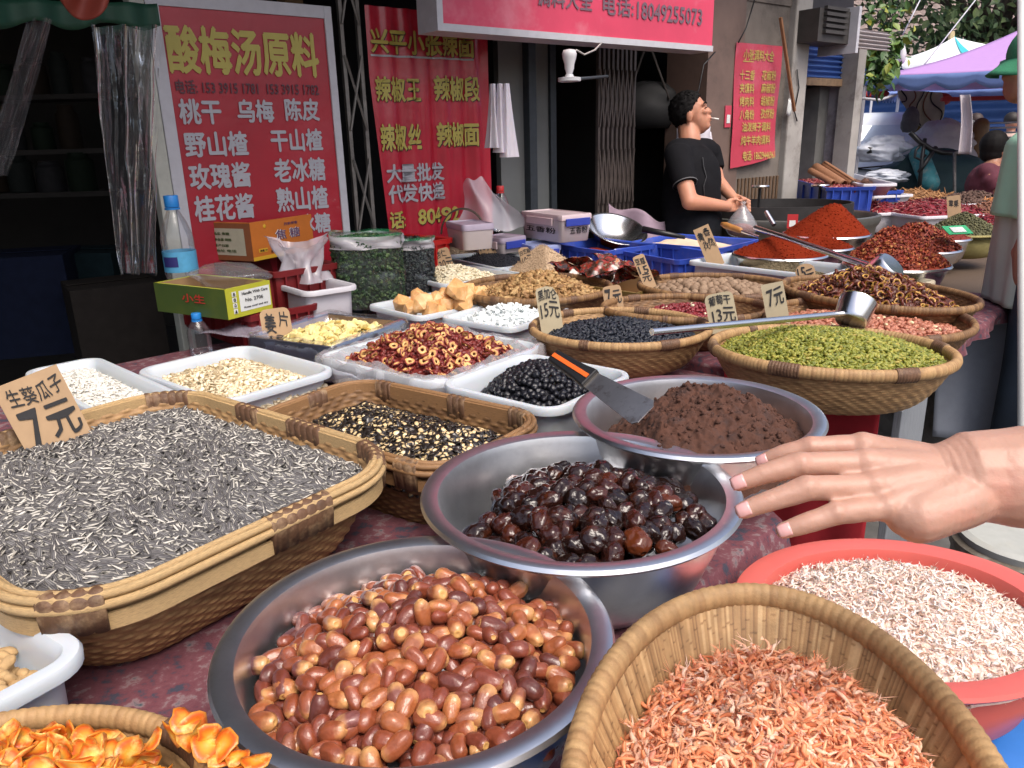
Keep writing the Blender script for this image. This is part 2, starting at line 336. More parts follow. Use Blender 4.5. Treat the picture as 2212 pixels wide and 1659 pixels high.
def rect4(Lc, Fc, Rc, Bc, z, r=.05):          # four rim corners as photographed, all at level z
    q = [at(*p, z)[:2] for p in (Lc, Fc, Rc, Bc)]; c = sum(q)/4; e1 = (q[1]-q[0]+q[2]-q[3])/2; e2 = (q[2]-q[1]+q[3]-q[0])/2
    rot = math.atan2(e1[1], e1[0]); e2a = abs(-math.sin(rot)*e2[0]+math.cos(rot)*e2[1])
    return Vessel(c[0], c[1], z, rot, 'rec', np.linalg.norm(e1)/2, e2a/2, r)
def basin(v, H, label, mat=M_STEEL, name='steel_basin', lip=.022, group=None, cat='basin'):
    t = v.root(name, H, label, cat, group); P, N_, s = v.outl(96); k = lip/v.a
    mb = MB(); loft(mb, P, N_, [(.55, 0, 0), (.66, 0, .006), (.78, 0, H*.25), (.87, 0, H*.62), (1-k, 0, H-.012), (1-k, 0, H-.006), (1, -.004, H-.011), (1, 0, H-.006), (1, -.003, H-.001), (1-k*.5, 0, H+.001), (1-k, -.004, H-.003), (1-k, -.007, H-.014), (.87, -.005, H*.62), (.78, -.005, H*.26), (.66, -.004, .012), (.55, 0, .006), (.02, 0, .006)])
    mb.build('bowl', mat, t, 'auto'); return t
def tray(v, H, label, mat=M_WHITEPL, name='plastic_tray', lip=.016, foot=.86, group=None):
    t = v.root(name, H, label, 'tray', group); P, N_, s = v.outl(120)
    mb = MB(); loft(mb, P, N_, [(foot, 0, 0), (foot+.01, 0, .003), (.985, -lip, H-.02), (.985, -lip, H-.016), (1, 0, H-.018), (1, .001, H-.006), (1, -.002, H-.001), (1, -.006, H), (1, -lip+.002, H-.001), (1, -lip-.002, H-.006), (.985, -lip-.004, H-.02), (foot, -.004, .006), (foot-.02, -.004, .004), (.02, 0, .004)])
    mb.build('shell', mat, t, 'auto'); return t
def weave(v, H, foot=.62, mats=None, hs=.0072, ws=.017, inside='weave', slant=.34, amp=.0016, bulge=.55):
    n = int(2*math.pi*math.sqrt((v.a**2+v.b**2)/2)/ws)*4; n += n % 2; P, N_, s = v.outl(n); tot = s[-1]+np.linalg.norm(P[0]-P[-1])
    nst = round(tot/ws); phase = np.concatenate([s/tot*nst]); wall = math.hypot(H, (1-foot)*(v.a+v.b)/2); nr = int(wall/hs); k = nr*4+1
    V = []; A = []
    def row(vv, side):
        sc = foot+(1-foot)*vv**bulge; z = H*vv**(1.15); r = math.floor(vv*nr*.9999); f = vv*nr-r
        if inside == 'reed' and side < 0:
            d = amp*.9*np.abs(np.sin(np.pi*phase*2)); st = np.floor(phase*2); rn = np.abs(np.sin(st*78.233)*43758.5) % 1
            kn = (vv*5+rn*3) % 1; rn = rn*.7+.3; rn = np.where(kn < .05, rn*.25, rn); rn = np.where(np.abs(np.sin(np.pi*phase*2)) < .3, rn*.3, rn)
        else:
            ph = phase+r*slant*2; over = np.cos(np.pi*ph); d = amp*math.sin(math.pi*f)*(.35+.65*over)
            rn = np.abs(np.sin((np.floor(ph/2)*12.9898+r*78.233))*43758.5) % 1; rn = .25+.6*rn; rn = rn*np.clip(.45+.55*math.sin(math.pi*f)*(.6+.4*over), 0, 1)
        off = (d if side > 0 else -.006-d)
        return np.concatenate([P*sc+N_*np.reshape(off, (-1, 1)), np.full((n, 1), z)], 1), rn
    seq = [(i/(k-1), 1) for i in range(k)]+[(1-i/(k-1), -1) for i in range(0, k, 1)]
    for vv, sd in seq: a_, b_ = row(vv, sd); V.append(a_); A.append(b_)
    K = len(seq); i = np.arange(K-1)[:, None]*n; j = np.arange(n)[None]; j2 = (j+1) % n
    F = np.stack([i+j, i+j2, i+n+j2, i+n+j], -1).reshape(-1, 4)
    V = np.concatenate(V); A = np.concatenate(A); c0 = np.arange(n)[::-1][None]; c1 = ((K-1)*n+np.arange(n))[None]
    return npmesh('weave', V, [F, np.concatenate([c0, c1])], mats or [M_WEAVE], None, True, {'rnd': A})
def basket(v, H, label, mats=None, rimr=.011, bind=(), group=None, rimmat=None, wrapw=.009, **kw):
    t = v.root('wicker_basket', H, label, 'basket', group); link('woven_wall', weave(v, H, mats=mats, **kw), t)
    P, N_, s = v.outl(240); tot = s[-1]+np.linalg.norm(P[0]-P[-1]); mb = MB()
    sweep(mb, P, N_, s, 0, tot, CIRC(rimr, H-.002, -.002, 10, 1.25), wrap=wrapw, seg=wrapw/5); mb.build('rim', rimmat or (mats or [M_WEAVE])[0], t, True)
    for u0, u1 in bind:
        mb = MB(); sweep(mb, P, N_, s, u0*tot, u1*tot, CIRC(rimr*1.12, H-.002, -.002, 10, 1.3), wrap=.007, seg=.0012); mb.build('binding', M_BIND, t, True)
    return t

# ------------------------------------------------------------------ goods: template pieces
def t_ell(nx, nth, dims, fn=None, caps=False):
    """lathe along x: loc = (x, cos, sin) in -1..1"""
    xs = -np.cos(np.linspace(0, np.pi, nx)); V = []; Lc = []
    for i, x in enumerate(xs):
        r = math.sqrt(max(0, 1-x*x)); w = fn(x)*r if fn else r; w = max(w, .02)
        for j in range(nth):
            t = 2*math.pi*j/nth; V.append((x*dims[0], w*math.cos(t)*dims[1], w*math.sin(t)*dims[2])); Lc.append((x, math.cos(t)*(r**.25), math.sin(t)))
    i = np.arange(nx-1)[:, None]*nth; j = np.arange(nth)[None]; j2 = (j+1) % nth
    F = np.stack([i+j, i+j2, i+nth+j2, i+nth+j], -1).reshape(-1, 4)
    return np.array(V), F, np.array(Lc)
def t_ring(R0, r0, hgt, n=10, m=5, wob=.15, seed=0):
    rg = np.random.default_rng(seed); V = []; Lc = []; wr = 1+wob*rg.normal(size=n); wz = wob*rg.normal(size=n)*R0
    for i in range(n):
        t = 2*math.pi*i/n
        for j in range(m):
            p = 2*math.pi*j/m; rr = (R0+r0*math.cos(p))*wr[i]; V.append((rr*math.cos(t), rr*math.sin(t), hgt*math.sin(p)+wz[i])); Lc.append((math.cos(p)*.5+.5, 0, math.sin(p)))
    F = np.array([(i*m+j, ((i+1) % n)*m+j, ((i+1) % n)*m+(j+1) % m, i*m+(j+1) % m) for i in range(n) for j in range(m)])
    return np.array(V), F, np.array(Lc)
def t_disc(r, th, n=12, bend=.3, seed=0, rings=3):
    """bent slice"""
    rg = np.random.default_rng(seed); V = []; Lc = []; ph = rg.uniform(0, 6.28); wob = 1+.1*rg.normal(size=n)
    def h(x, y): u = x*math.cos(ph)+y*math.sin(ph); w = -x*math.sin(ph)+y*math.cos(ph); return bend*r*(u*u*.9-w*w*.4+.25*u*w*w)
    for side in (1, -1):
        for k in range(rings+1):
            for j in range(n):
                t = 2*math.pi*j/n; q = k/rings; x, y = q*math.cos(t), q*math.sin(t); V.append((x*r*wob[j], y*r*wob[j], h(x, y)+side*th/2*(1 if k < rings else .3))); Lc.append((x, y, side))
    R1 = rings+1; F = []
    for sd in range(2):
        o = sd*R1*n
        for k in range(rings):
            for j in range(n):
                f = (o+k*n+j, o+(k+1)*n+j, o+(k+1)*n+(j+1) % n, o+k*n+(j+1) % n); F.append(f if sd == 0 else f[::-1])
    for j in range(n): F.append((rings*n+j, R1*n+rings*n+j, R1*n+rings*n+(j+1) % n, rings*n+(j+1) % n))
    return np.array(V), np.array(F), np.array(Lc)
def t_curl(L, w, turn=2.2, n=6, m=5, seed=0, flat=.7, head=True, nf=2):
    """small dried shrimp: a tapering curled body"""
    rg = np.random.default_rng(seed); rad = L/turn; V = []; Lc = []
    for i in range(n):
        f = i/(n-1); t = turn*(f-.5); c = np.array([rad*math.sin(t), rad*(1-math.cos(t))-rad*.2, rg.normal()*w*.15]); ww = w*(.95-.7*f**1.5)*(.55 if i == 0 else 1)
        e1 = np.array([math.sin(t)*-1, math.cos(t), 0])
        for j in range(m): p = 2*math.pi*j/m; V.append(c+ww*(math.cos(p)*e1+flat*math.sin(p)*np.array([0, 0, 1]))); Lc.append((f*2-1, math.cos(p), math.sin(p)))
    F = [(i*m+j, i*m+(j+1) % m, (i+1)*m+(j+1) % m, (i+1)*m+j) for i in range(n-1) for j in range(m)]
    if head:                                   # feelers and tail fan as thin blades
        b = len(V); a0 = V[0]; 
        for q in range(nf):
            d = np.array([-1+.5*rg.normal(), .6*rg.normal()+.3, .4*rg.normal()])*L*.45; V += [a0, a0+d*.5+np.array([0, w*.18, 0]), a0+d, a0+d*.5-np.array([0, w*.12, 0])]; Lc += [(-1, 0, 0)]*4; F.append((b, b+1, b+2, b+3)); b += 4
        e0 = V[(n-1)*m]; d = np.array([math.cos(turn/2), math.sin(turn/2), 0])*w*1.1; sdv = np.array([-d[1], d[0], 0])*.7
        V += [e0, e0+d+sdv, e0+d*1.1, e0+d-sdv]; Lc += [(1, 0, 0)]*4; F.append((b, b+1, b+2, b+3))
    return np.array(V), np.array(F), np.array(Lc)
def t_lump(dims, seed=0, n=9):
    rg = np.random.default_rng(seed); bm = bmesh.new()
    for k in range(n): p = rg.normal(size=3); p /= np.linalg.norm(p)/rg.uniform(.8, 1.05); bm.verts.new(p*np.array(dims))
    bmesh.ops.convex_hull(bm, input=bm.verts); bmesh.ops.delete(bm, geom=[v for v in bm.verts if not v.link_faces], context='VERTS'); bmesh.ops.triangulate(bm, faces=bm.faces); bm.verts.index_update()
    V = np.array([v.co[:] for v in bm.verts]); F = np.array([[v.index for v in f.verts] for f in bm.faces]); bm.free(); return V, F, V/np.array(dims)
def t_crumb(r, seed=0, amp=.35, nu=8, nv=6, dims=(1, 1, 1)):
    V, F, Lc = t_ell(nv, nu, (1, 1, 1)); d = 1+amp*vnoise(V[:, 0]*2.3+V[:, 2]*1.7+seed*3.1, V[:, 1]*2.3-V[:, 2]*1.3+seed, seed, 2); return V*d[:, None]*r*np.array(dims), F, Lc

# ------------------------------------------------------------------ laying goods out
def hexpts(v, sp, lim=.9, jit=.35, rg=RNG):
    nx = int(v.a/sp)+2; ny = int(v.b/(sp*.866))+2; i, j = np.meshgrid(np.arange(-nx, nx+1), np.arange(-ny, ny+1)); x = (i+.5*(j % 2))*sp; y = j*sp*.866
    x = x+rg.normal(size=x.shape)*sp*jit; y = y+rg.normal(size=y.shape)*sp*jit; m = v.rho(x, y) < lim; return x[m], y[m]
def inview(v, x, y, z, pad=40):
    X = v.world(x, y, z)-CO; d = X@FW; px = 1106+FPX*(X@RT)/d; py = 829.5-FPX*(X@UP)/d; return (d > .05) & (px > -pad) & (px < 2212+pad) & (py < 1659+pad)
def frames(v, x, y, hfn, flat=.25, yaw=None, yawsd=None, rg=RNG):
    """positions and turns of pieces lying on a heap"""
    e = .004; z = hfn(x, y); gx = (hfn(x+e, y)-z)/e; gy = (hfn(x, y+e)-z)/e; n = len(x)
    nn = np.stack([-gx, -gy, np.ones(n)], 1); nn += rg.normal(size=(n, 3))*flat; nn /= np.linalg.norm(nn, axis=1)[:, None]
    th = rg.uniform(0, 2*np.pi, n) if yaw is None else yaw+rg.normal(size=n)*yawsd+np.pi*rg.integers(0, 2, n)
    t = np.stack([np.cos(th), np.sin(th), np.zeros(n)], 1); t -= nn*(t*nn).sum(1)[:, None]; t /= np.linalg.norm(t, axis=1)[:, None]
    Rm = np.stack([t, np.cross(nn, t), nn], 2)
    zr = rotm(0, 0, v.rot); return v.world(x, y, z), zr[None]@Rm
def merged(name, T, tmpls, mat, P, Rm, S, label, cat, mi=None, rg=RNG, mats=None):
    """uncountable goods: every piece a small form, all in one object of kind stuff"""
    c = P.mean(0); Vs = []; Fs = []; Ls = []; Rn = []; Mi = []; off = 0; pick = rg.integers(0, len(tmpls), len(P))
    for k, (V, F, Lc) in enumerate(tmpls):
        s = pick == k; n = s.sum()
        if not n: continue
        X = np.einsum('nij,vj->nvi', Rm[s], V)*S[s][:, None, None]+(P[s]-c)[:, None]
        F4 = F[None]+(np.arange(n)*len(V))[:, None, None]+off; Vs.append(X.reshape(-1, 3)); Fs.append(F4.reshape(-1, F.shape[1])); Ls.append(np.tile(Lc, (n, 1))); Rn.append(np.repeat(rg.random(n), len(V))); off += n*len(V)
    by = {}
    for f in Fs: by.setdefault(f.shape[1], []).append(f)
    me = npmesh(name, np.concatenate(Vs), [np.concatenate(by[k]) for k in sorted(by)], mats or [mat], None, T, {'loc': np.concatenate(Ls), 'rnd': np.concatenate(Rn)})
    return tag(link(name, me, None, c), label, cat, None, 'stuff')
def heap(v, hfn, lim, mat, n=56, m=16, name='heap', parent=None):
    """the body of a heap, under its loose pieces"""
    P, _, _ = v.outl(n); V = []; 
    for k in range(m+1): q = P*(lim*k/m); V.append(np.stack([q[:, 0], q[:, 1], hfn(q[:, 0], q[:, 1])], 1))
    V = np.concatenate(V); i = np.arange(m)[:, None]*n; j = np.arange(n)[None]; j2 = (j+1) % n; F = np.stack([i+j, i+n+j, i+n+j2, i+j2], -1).reshape(-1, 4)
    X = v.world(V[:, 0], V[:, 1], V[:, 2]); c = X.mean(0); return npmesh(name, X-c, F, [mat], None, True, {'rnd': np.full(len(X), .5), 'loc': np.zeros((len(X), 3))}), c
def join_heap(o, me, c):
    """put the heap's body into the same object as its loose pieces"""
    bm = bmesh.new(); bm.from_mesh(o.data); k = len(bm.verts); d = Vector([float(a-b) for a, b in zip(c, o.location)])
    bm.from_mesh(me); bm.verts.ensure_lookup_table()
    for q in bm.verts[k:]: q.co += d
    nm = len(o.data.polygons); bm.faces.ensure_lookup_table(); o.data.materials.append(me.materials[0])
    for f in bm.faces[nm:]: f.material_index = 1
    bm.to_mesh(o.data); bm.free()
def loose(meshes, name, P, Rm, S, label, cat, group, rg=RNG):
    """countable goods: every piece an object of its own"""
    out = []
    for k in range(len(P)):
        me = meshes[int(rg.integers(len(meshes)))]; o = bpy.data.objects.new(name, me); C.objects.link(o)
        sc = S[k]; A = Rm[k]*sc; p = P[k]
        o.matrix_world = Matrix([[*map(float, A[r]), float(p[r])] for r in range(3)]+[[0, 0, 0, 1]]); tag(o, label, cat, group); out.append(o)
    return out
def tmesh(name, t, mat, smooth=True, mats=None):
    V, F, Lc = t; return npmesh(name, V, F, mats or [mat], None, smooth, {'loc': Lc, 'rnd': np.full(len(V), .5)})

# ------------------------------------------------------------------ price cards
def card(px, py, z, wpx, hpx, roll, lines, label, mat=None, shape='cut', yaw=0, lean=12, ink=None, stick=None):
    """a hand-lettered cardboard price card stuck upright in the goods; px,py,z: the middle of its foot"""
    X = at(px, py, z); d = depth(X); w, h = wpx*d/FPX, hpx*d/FPX/math.cos(PITCH-R(lean)*0)
    face = math.atan2(X[1], X[0])+math.pi/2+R(yaw)
    t = empty('price_card', X, 0, label, 'price card', 'hand-written cardboard price cards')
    Rm = rotm(0, 0, face-math.pi) @ rotm(0, 0, math.pi) @ rotm(R(90-lean), 0, 0) @ rotm(0, 0, R(roll))
    Rm = rotm(0, 0, face-math.pi/1) @ rotm(R(90-lean), 0, 0) @ rotm(0, 0, R(roll)) if False else np.array(Matrix.Rotation(math.atan2(-X[0], X[1])+R(yaw), 3, 'Z')) @ rotm(R(90-lean), 0, 0) @ rotm(0, 0, R(roll))
    c = .22*w
    ol = {'cut': [(-w/2, -.02), (w/2, -.02), (w/2, h), (-w/2, h)], 'round': [(-w/2, -.02), (w/2, -.02)]+[(w/2-c+c*math.cos(a), h-c+c*math.sin(a)) for a in np.linspace(0, math.pi/2, 6)]+[(-w/2+c-c*math.cos(a), h-c+c*math.sin(a)) for a in np.linspace(math.pi/2, 0, 6)],
          'oval': [(-w*.42, -.02), (w*.42, -.02)]+[(w/2*math.cos(a), h*.62+h*.38*math.sin(a)) for a in np.linspace(0, math.pi, 12)], 'snip': [(-w/2, -.02), (w/2, -.02), (w/2, h*.72), (w*.3, h*.95), (0, h), (-w*.42, h*.97), (-w/2, h*.9)]}[shape]
    mb = MB(); mb.prism(ol, -.0012, .0012, (Rm, np.zeros(3))); mb.build('board', mat or M_CARD, t)
    for tx, u0, v0, u1, v1 in lines:
        V, F = glyphs(tx, .012 if len(tx) < 4 else .006); V = V.copy(); sh = .08*math.sin(px+len(tx))
        x = (u0+(u1-u0)*V[:, 0]-.5)*w+sh*V[:, 1]*w*.2; y = (v0+(v1-v0)*V[:, 1]+.03*np.sin(V[:, 0]*5+px))*h
        me = npmesh('lettering', np.stack([x, y, .0022+V[:, 2]], 1)@Rm.T, F, [ink or M_INK], None, False); link('lettering', me, t)
    return t

M_WLAB = mk('white label', (.66, .68, .66), .6, var=.05); M_BLKPL = mk('black handle plastic', (.012, .012, .013), .4, var=.1)
def bag(name, label, c, r, mat, seed, sq=(1, 1, 1), n=28, m=18, neck=None, amp=.35, parent=None, cat='plastic bag'):
    mb = MB(); ph = np.linspace(0, math.pi, m); th = np.linspace(0, 2*math.pi, n, endpoint=False); T_, P_ = np.meshgrid(th, ph); d = 1+amp*vnoise(T_*1.3+seed*3, P_*2.2+seed, seed, 3)+.12*np.abs(vnoise(T_*4, P_*3, seed+3, 2)); d[:, -1] = (d[:, -1]+d[:, 0])/2
    z = np.cos(P_); rr = np.sin(P_)
    if neck: rr = np.where(z > neck[0], np.maximum(rr*np.clip(1-(z-neck[0])*neck[1], .08, 1), .06), rr)
    X = np.stack([rr*np.cos(T_)*d*sq[0], rr*np.sin(T_)*d*sq[1], np.maximum(z*(d*.3+.7)*sq[2], -sq[2]*.75)], -1).reshape(-1, 3)*r
    F = [(i*n+j, (i+1)*n+j, (i+1)*n+(j+1) % n, i*n+(j+1) % n) for i in range(m-1) for j in range(n)]; mb.add(X, F); o = mb.build(name, mat, parent, True, c)
    return tag(o, label, cat) if label else o

# ------------------------------------------------------------------ the stall tables
ED = np.array([.69, .72, 0]); EN = np.array([.72, -.69, 0])
M_CLOTH = mk('patterned carpet cloth', (.16, .05, .065), .95, ramp=[(.36, (.05, .05, .075)), (.45, (.15, .045, .06)), (.55, (.17, .06, .075)), (.62, (.24, .16, .17)), (.72, (.03, .07, .09))], src='noise', nscale=38, var=.0, bump=.5, bscale=300)
M_REDCLOTH = mk('red cloth', (.33, .012, .02), .9, var=.12, nscale=30, bump=.3, bscale=500)
M_WOOD = mk('grey board', (.20, .215, .235), .75, var=.22, nscale=12, aniso=(30, 30, 2), bump=.2)
M_DARKWOOD = mk('old table wood', (.09, .06, .04), .8, var=.3, nscale=14, aniso=(3, 30, 30))
M_GREYCLOTH = mk('grey blue cloth', (.33, .36, .42), .9, var=.1, nscale=14, bump=.3, bscale=300)
TZ = .75; TZ2 = .788
def table(name, label, poly, legs, TZ=TZ):
    c = np.mean(poly, 0); t = empty(name, (c[0], c[1], 0), 0, label, 'table'); q = [(p[0]-c[0], p[1]-c[1]) for p in poly]
    mb = MB(); mb.prism(q, TZ-.035, TZ-.004); mb.build('top', M_DARKWOOD, t)
    for x, y in legs: mb = MB(); mb.box((x-c[0], y-c[1], (TZ-.035)/2), (.05, .05, TZ-.035)); mb.build('leg', M_DARKWOOD, t)
    return t
def cloth_over(name, label, poly, drop, mat, cat='tablecloth', TZ=TZ):
    c = np.mean(poly, 0); q = np.array([(p[0]-c[0], p[1]-c[1]) for p in poly]); P = []; 
    for i in range(len(q)):
        a, b = q[i], q[(i+1) % len(q)]; k = max(2, int(np.linalg.norm(b-a)/.03)); P += [a+(b-a)*j/k for j in range(k)]
    P = np.array(P); T = np.roll(P, -1, 0)-np.roll(P, 1, 0); T /= np.linalg.norm(T, axis=1)[:, None]; N_ = np.stack([T[:, 1], -T[:, 0]], 1); s = np.arange(len(P))*.03
    V = [np.column_stack([P, np.full(len(P), TZ)])]
    for k in range(1, 9):
        f = k/8; wv = .012*f*np.sin(s*21)+.008*f*np.sin(s*47+1); V.append(np.column_stack([P+N_*(.006+.012*min(1, k/2)+wv)[:, None], np.full(len(P), TZ-drop*f)]))
    n = len(P); F = [tuple(range(n))]+[(i*n+j, (i+1)*n+j, (i+1)*n+(j+1) % n, i*n+(j+1) % n) for i in range(8) for j in range(n)]
    mb = MB(); mb.add(np.concatenate(V), F); o = mb.build(name, mat, None, True, (c[0], c[1], 0)); o.data.set_sharp_from_angle(angle=R(50)); return tag(o, label, cat)
T1 = [(-1.5, -.80), (.47, 1.22), (.40, 1.66), (.655, 2.02), (-.50, 3.13), (-2.2, 1.45), (-2.1, .2)]
T2 = [(.90, 1.79), (1.93, 2.87), (.60, 4.15), (-.45, 3.10)]
T3 = [(1.96, 2.90), (5.2, 6.3), (4.15, 7.28), (.63, 4.18)]
table('stall_table', 'wooden stall table under the patterned cloth and the two date basins', T1, [(.35, 1.2), (-1.2, -.4), (-.5, 2.9)])
cloth_over('tablecloth', 'dark red and blue patterned carpet cloth under the date basins', T1, .22, M_CLOTH)
table('stall_table', 'wooden stall table carrying the oval baskets of raisins and peanuts', T2, [(1.85, 2.85), (.62, 4.05), (-.3, 3.1)], TZ2)
o = cloth_over('tablecloth', 'dark patterned cloth on the table under the oval baskets', [(.897, 1.795), (1.92, 2.865), (.60, 4.14), (-.44, 3.10)], .05, M_CLOTH, 'tablecloth', TZ2)
table('stall_table', 'long stall table carrying the chilli heaps and white pepper trays', T3, [(2.05, 3.05), (5.0, 6.3), (.75, 4.2)])
mb = MB(); e0 = np.array([.912, 1.778, 0])
mb.grid(lambda u, v: e0+np.array([-.72, .69, 0])*u*.42+np.array([-.69, -.72, 0])*(.022+.008*math.sin(u*19)*(v))+np.array([0, 0, TZ2-.006-.66*v]), 40, 12)
tag(mb.build('red_cloth', M_REDCLOTH, None, True, solid=.003), 'bright red cloth hanging over the table end below green raisins', 'cloth')
mb = MB(); mb.box(e0+ED*.155+EN*.02+np.array([0, 0, .37]), (.21, .02, .73), rotm(0, 0, math.atan2(ED[1], ED[0])))
tag(mb.build('board', M_WOOD, None, bevel=.002), 'weathered grey board standing at the table corner beside the red cloth', 'board')
# ------------------------------------------------------------------ ground, shop building
M_ASPH = mk('worn asphalt', (.10, .098, .095), .9, var=.3, nscale=6, bump=.6, bscale=120, dirt=((.16, .155, .15), 2.5, .6))
mb = MB(); mb.grid(lambda u, w: np.array([-60+120*u, -20+140*w, 0]), 40, 40); tag(mb.build('street', M_ASPH), None, None, None, 'structure')
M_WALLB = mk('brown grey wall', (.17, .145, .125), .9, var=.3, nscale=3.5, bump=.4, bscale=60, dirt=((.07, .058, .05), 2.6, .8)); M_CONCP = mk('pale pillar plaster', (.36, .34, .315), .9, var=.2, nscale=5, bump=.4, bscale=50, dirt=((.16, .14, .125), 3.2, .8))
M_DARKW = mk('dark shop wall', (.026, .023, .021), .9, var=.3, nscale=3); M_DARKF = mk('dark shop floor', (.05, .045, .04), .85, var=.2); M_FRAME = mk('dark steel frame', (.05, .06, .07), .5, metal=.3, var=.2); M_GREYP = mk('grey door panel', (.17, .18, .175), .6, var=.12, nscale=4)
M_BROWNP = mk('brown pillar tile', (.16, .105, .085), .6, var=.15, nscale=6, dirt=((.08, .06, .05), 5, .5))
def wbx(mb, u0, u1, z0, z1, o0, o1, mi=0):
    c = W((u0+u1)/2, (z0+z1)/2, (o0+o1)/2); return mb.box(c, (u1-u0, abs(o1-o0), z1-z0), rotm(0, 0, math.atan2(FD[1], FD[0])), mi)
UX = lambda px, py=300, out=0: onwall(px, py, out)[0]
ZX = lambda px, py, out=0: onwall(px, py, out)[1]
bld = empty('shop_building', W(2, 0), 0, 'dark shop front with open stalls behind the spice tables', 'building'); bi = Matrix.Translation(-Vector([float(v) for v in W(2, 0)]))
def bpart(name, mb, mat, **k): o = mb.build(name, mat, bld, **k); o.matrix_parent_inverse = bi; return o
u_p1, u_p2, u_p3, u_p4 = UX(1520), UX(1590), UX(1686), UX(1719)
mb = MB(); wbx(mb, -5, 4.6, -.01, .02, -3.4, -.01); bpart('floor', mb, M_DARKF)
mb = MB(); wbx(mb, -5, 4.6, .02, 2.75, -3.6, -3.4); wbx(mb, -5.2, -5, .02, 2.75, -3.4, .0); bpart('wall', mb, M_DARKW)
uE = UX(1846); mb = MB(); wbx(mb, -5.2, uE, 2.75, 2.95, -3.6, .5); wbx(mb, -5.2, UX(1000), 2.62, 2.66, .42, 1.5); bpart('shade_canopy', mb, M_DARKW)  # lower slab is out of view, added to shade the poster wall
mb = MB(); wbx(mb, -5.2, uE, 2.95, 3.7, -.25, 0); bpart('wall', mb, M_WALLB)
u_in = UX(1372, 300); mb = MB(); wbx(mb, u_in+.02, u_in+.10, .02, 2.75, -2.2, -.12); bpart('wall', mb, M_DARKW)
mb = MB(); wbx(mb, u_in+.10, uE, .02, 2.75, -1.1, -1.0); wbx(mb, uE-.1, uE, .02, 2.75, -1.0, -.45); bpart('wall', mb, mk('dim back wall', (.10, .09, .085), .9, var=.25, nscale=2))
mb = MB(); wbx(mb, u_p1-.02, u_p2, .0, 2.2, -.30, .02); bpart('pillar', mb, M_BROWNP)
mb = MB(); wbx(mb, u_p1-.25, u_p4, 2.2, 2.75, -.3, .01); wbx(mb, u_p2, u_p3, .9, 2.2, -.3, .0); bpart('wall', mb, M_WALLB)
mb = MB(); wbx(mb, u_p3, u_p4, 0, 2.75, -.35, .05); bpart('pillar', mb, M_CONCP, bevel=.01)
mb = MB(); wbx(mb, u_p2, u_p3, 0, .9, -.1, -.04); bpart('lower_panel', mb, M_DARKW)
mb = MB()
for k in range(12): wbx(mb, u_p2+.04+k*(u_p3-u_p2)/12.5, u_p2+.06+k*(u_p3-u_p2)/12.5, .02, 1.12, -.03, .01)
bpart('gate_bars', mb, mk('rusty bars', (.16, .10, .06), .6, metal=.3, var=.3))
# shop doorway beside the second poster
uA, uB, uC, uD = UX(1062), UX(1098), UX(1166), UX(1182)
mb = MB(); wbx(mb, uA, uA+.05, 0, 2.3, -.2, -.1); wbx(mb, uC, uD, 0, 2.3, -.2, -.08); wbx(mb, uA+.05, uC, 2.1, 2.2, -.2, -.1); bpart('door_frame', mb, M_FRAME, bevel=.004)
mb = MB(); wbx(mb, uB+.05, uC, 0, 2.1, -.17, -.13); o = bpart('door', mb, M_GREYP); 
mb = MB(); wbx(mb, uD, uD+.22, 0, 2.3, -.25, -.2); bpart('side_panel', mb, M_GREYP)
mb = MB(); wbx(mb, UX(1238), UX(1250), 0, 2.4, -.25, -.18); bpart('door_frame', mb, M_FRAME)
a = W(UX(1215), 1.95, -.5); 
mb = MB(); mb.grid(lambda u, w: W(UX(1222)+.14*u+.12*w*u, 1.95-1.4*w, -.45+.03*math.sin(u*14)), 24, 10); tag(mb.build('red_curtain', mk('dark red curtain', (.13, .012, .014), .9, var=.2), None, True, solid=.004), 'dark red curtain hanging inside the shop doorway', 'curtain')
# folding gate
def gate(u0, u1, out, z1, name, label, n, mat):
    t = empty(name, W((u0+u1)/2, 0, out), 0, label, 'gate', 'folding metal gates'); iv = Matrix.Translation(-Vector([float(v) for v in W((u0+u1)/2, 0, out)]))
    mb = MB()
    for k in range(n): u = u0+(u1-u0)*k/(n-1); wbx(mb, u-.008, u+.008, .02, z1, out-.01, out+.01)
    mb.build('bars', mat, t).matrix_parent_inverse = iv; mb = MB(); s = (u1-u0)/(n-1)
    for k in range(n-1):
        for z in np.arange(.2, z1-.1, .42):
            for sg in (1, -1): mb.tube([W(u0+s*k, z+(.0 if sg > 0 else .3), out+.014), W(u0+s*(k+1), z+(.3 if sg > 0 else .0), out+.014)], .006, 5)
    mb.build('lattice', mat, t).matrix_parent_inverse = iv; return t
M_GATE = mk('dull gate steel', (.20, .185, .17), .5, metal=.5, var=.3, nscale=20); M_GATEB = mk('brown gate steel', (.13, .105, .095), .5, metal=.4, var=.25, nscale=20)
gate(UX(752, 250, .04), UX(788, 250, .04), .04, 2.3, 'folding_gate', 'open lattice gate between the two tall red posters', 2, M_GATE)
gate(UX(1297), UX(1372), -.02, 2.3, 'folding_gate', 'folded brown gate bars beside the dark opening behind the man', 9, M_GATEB)
mb = MB(); wbx(mb, UX(752), UX(790), .0, 2.3, -.6, -.5); tag(mb.build('plywood_sheet', mk('dim plywood', (.20, .12, .06), .8, var=.2, nscale=4)), 'brown plywood sheet behind the lattice gate', 'board')
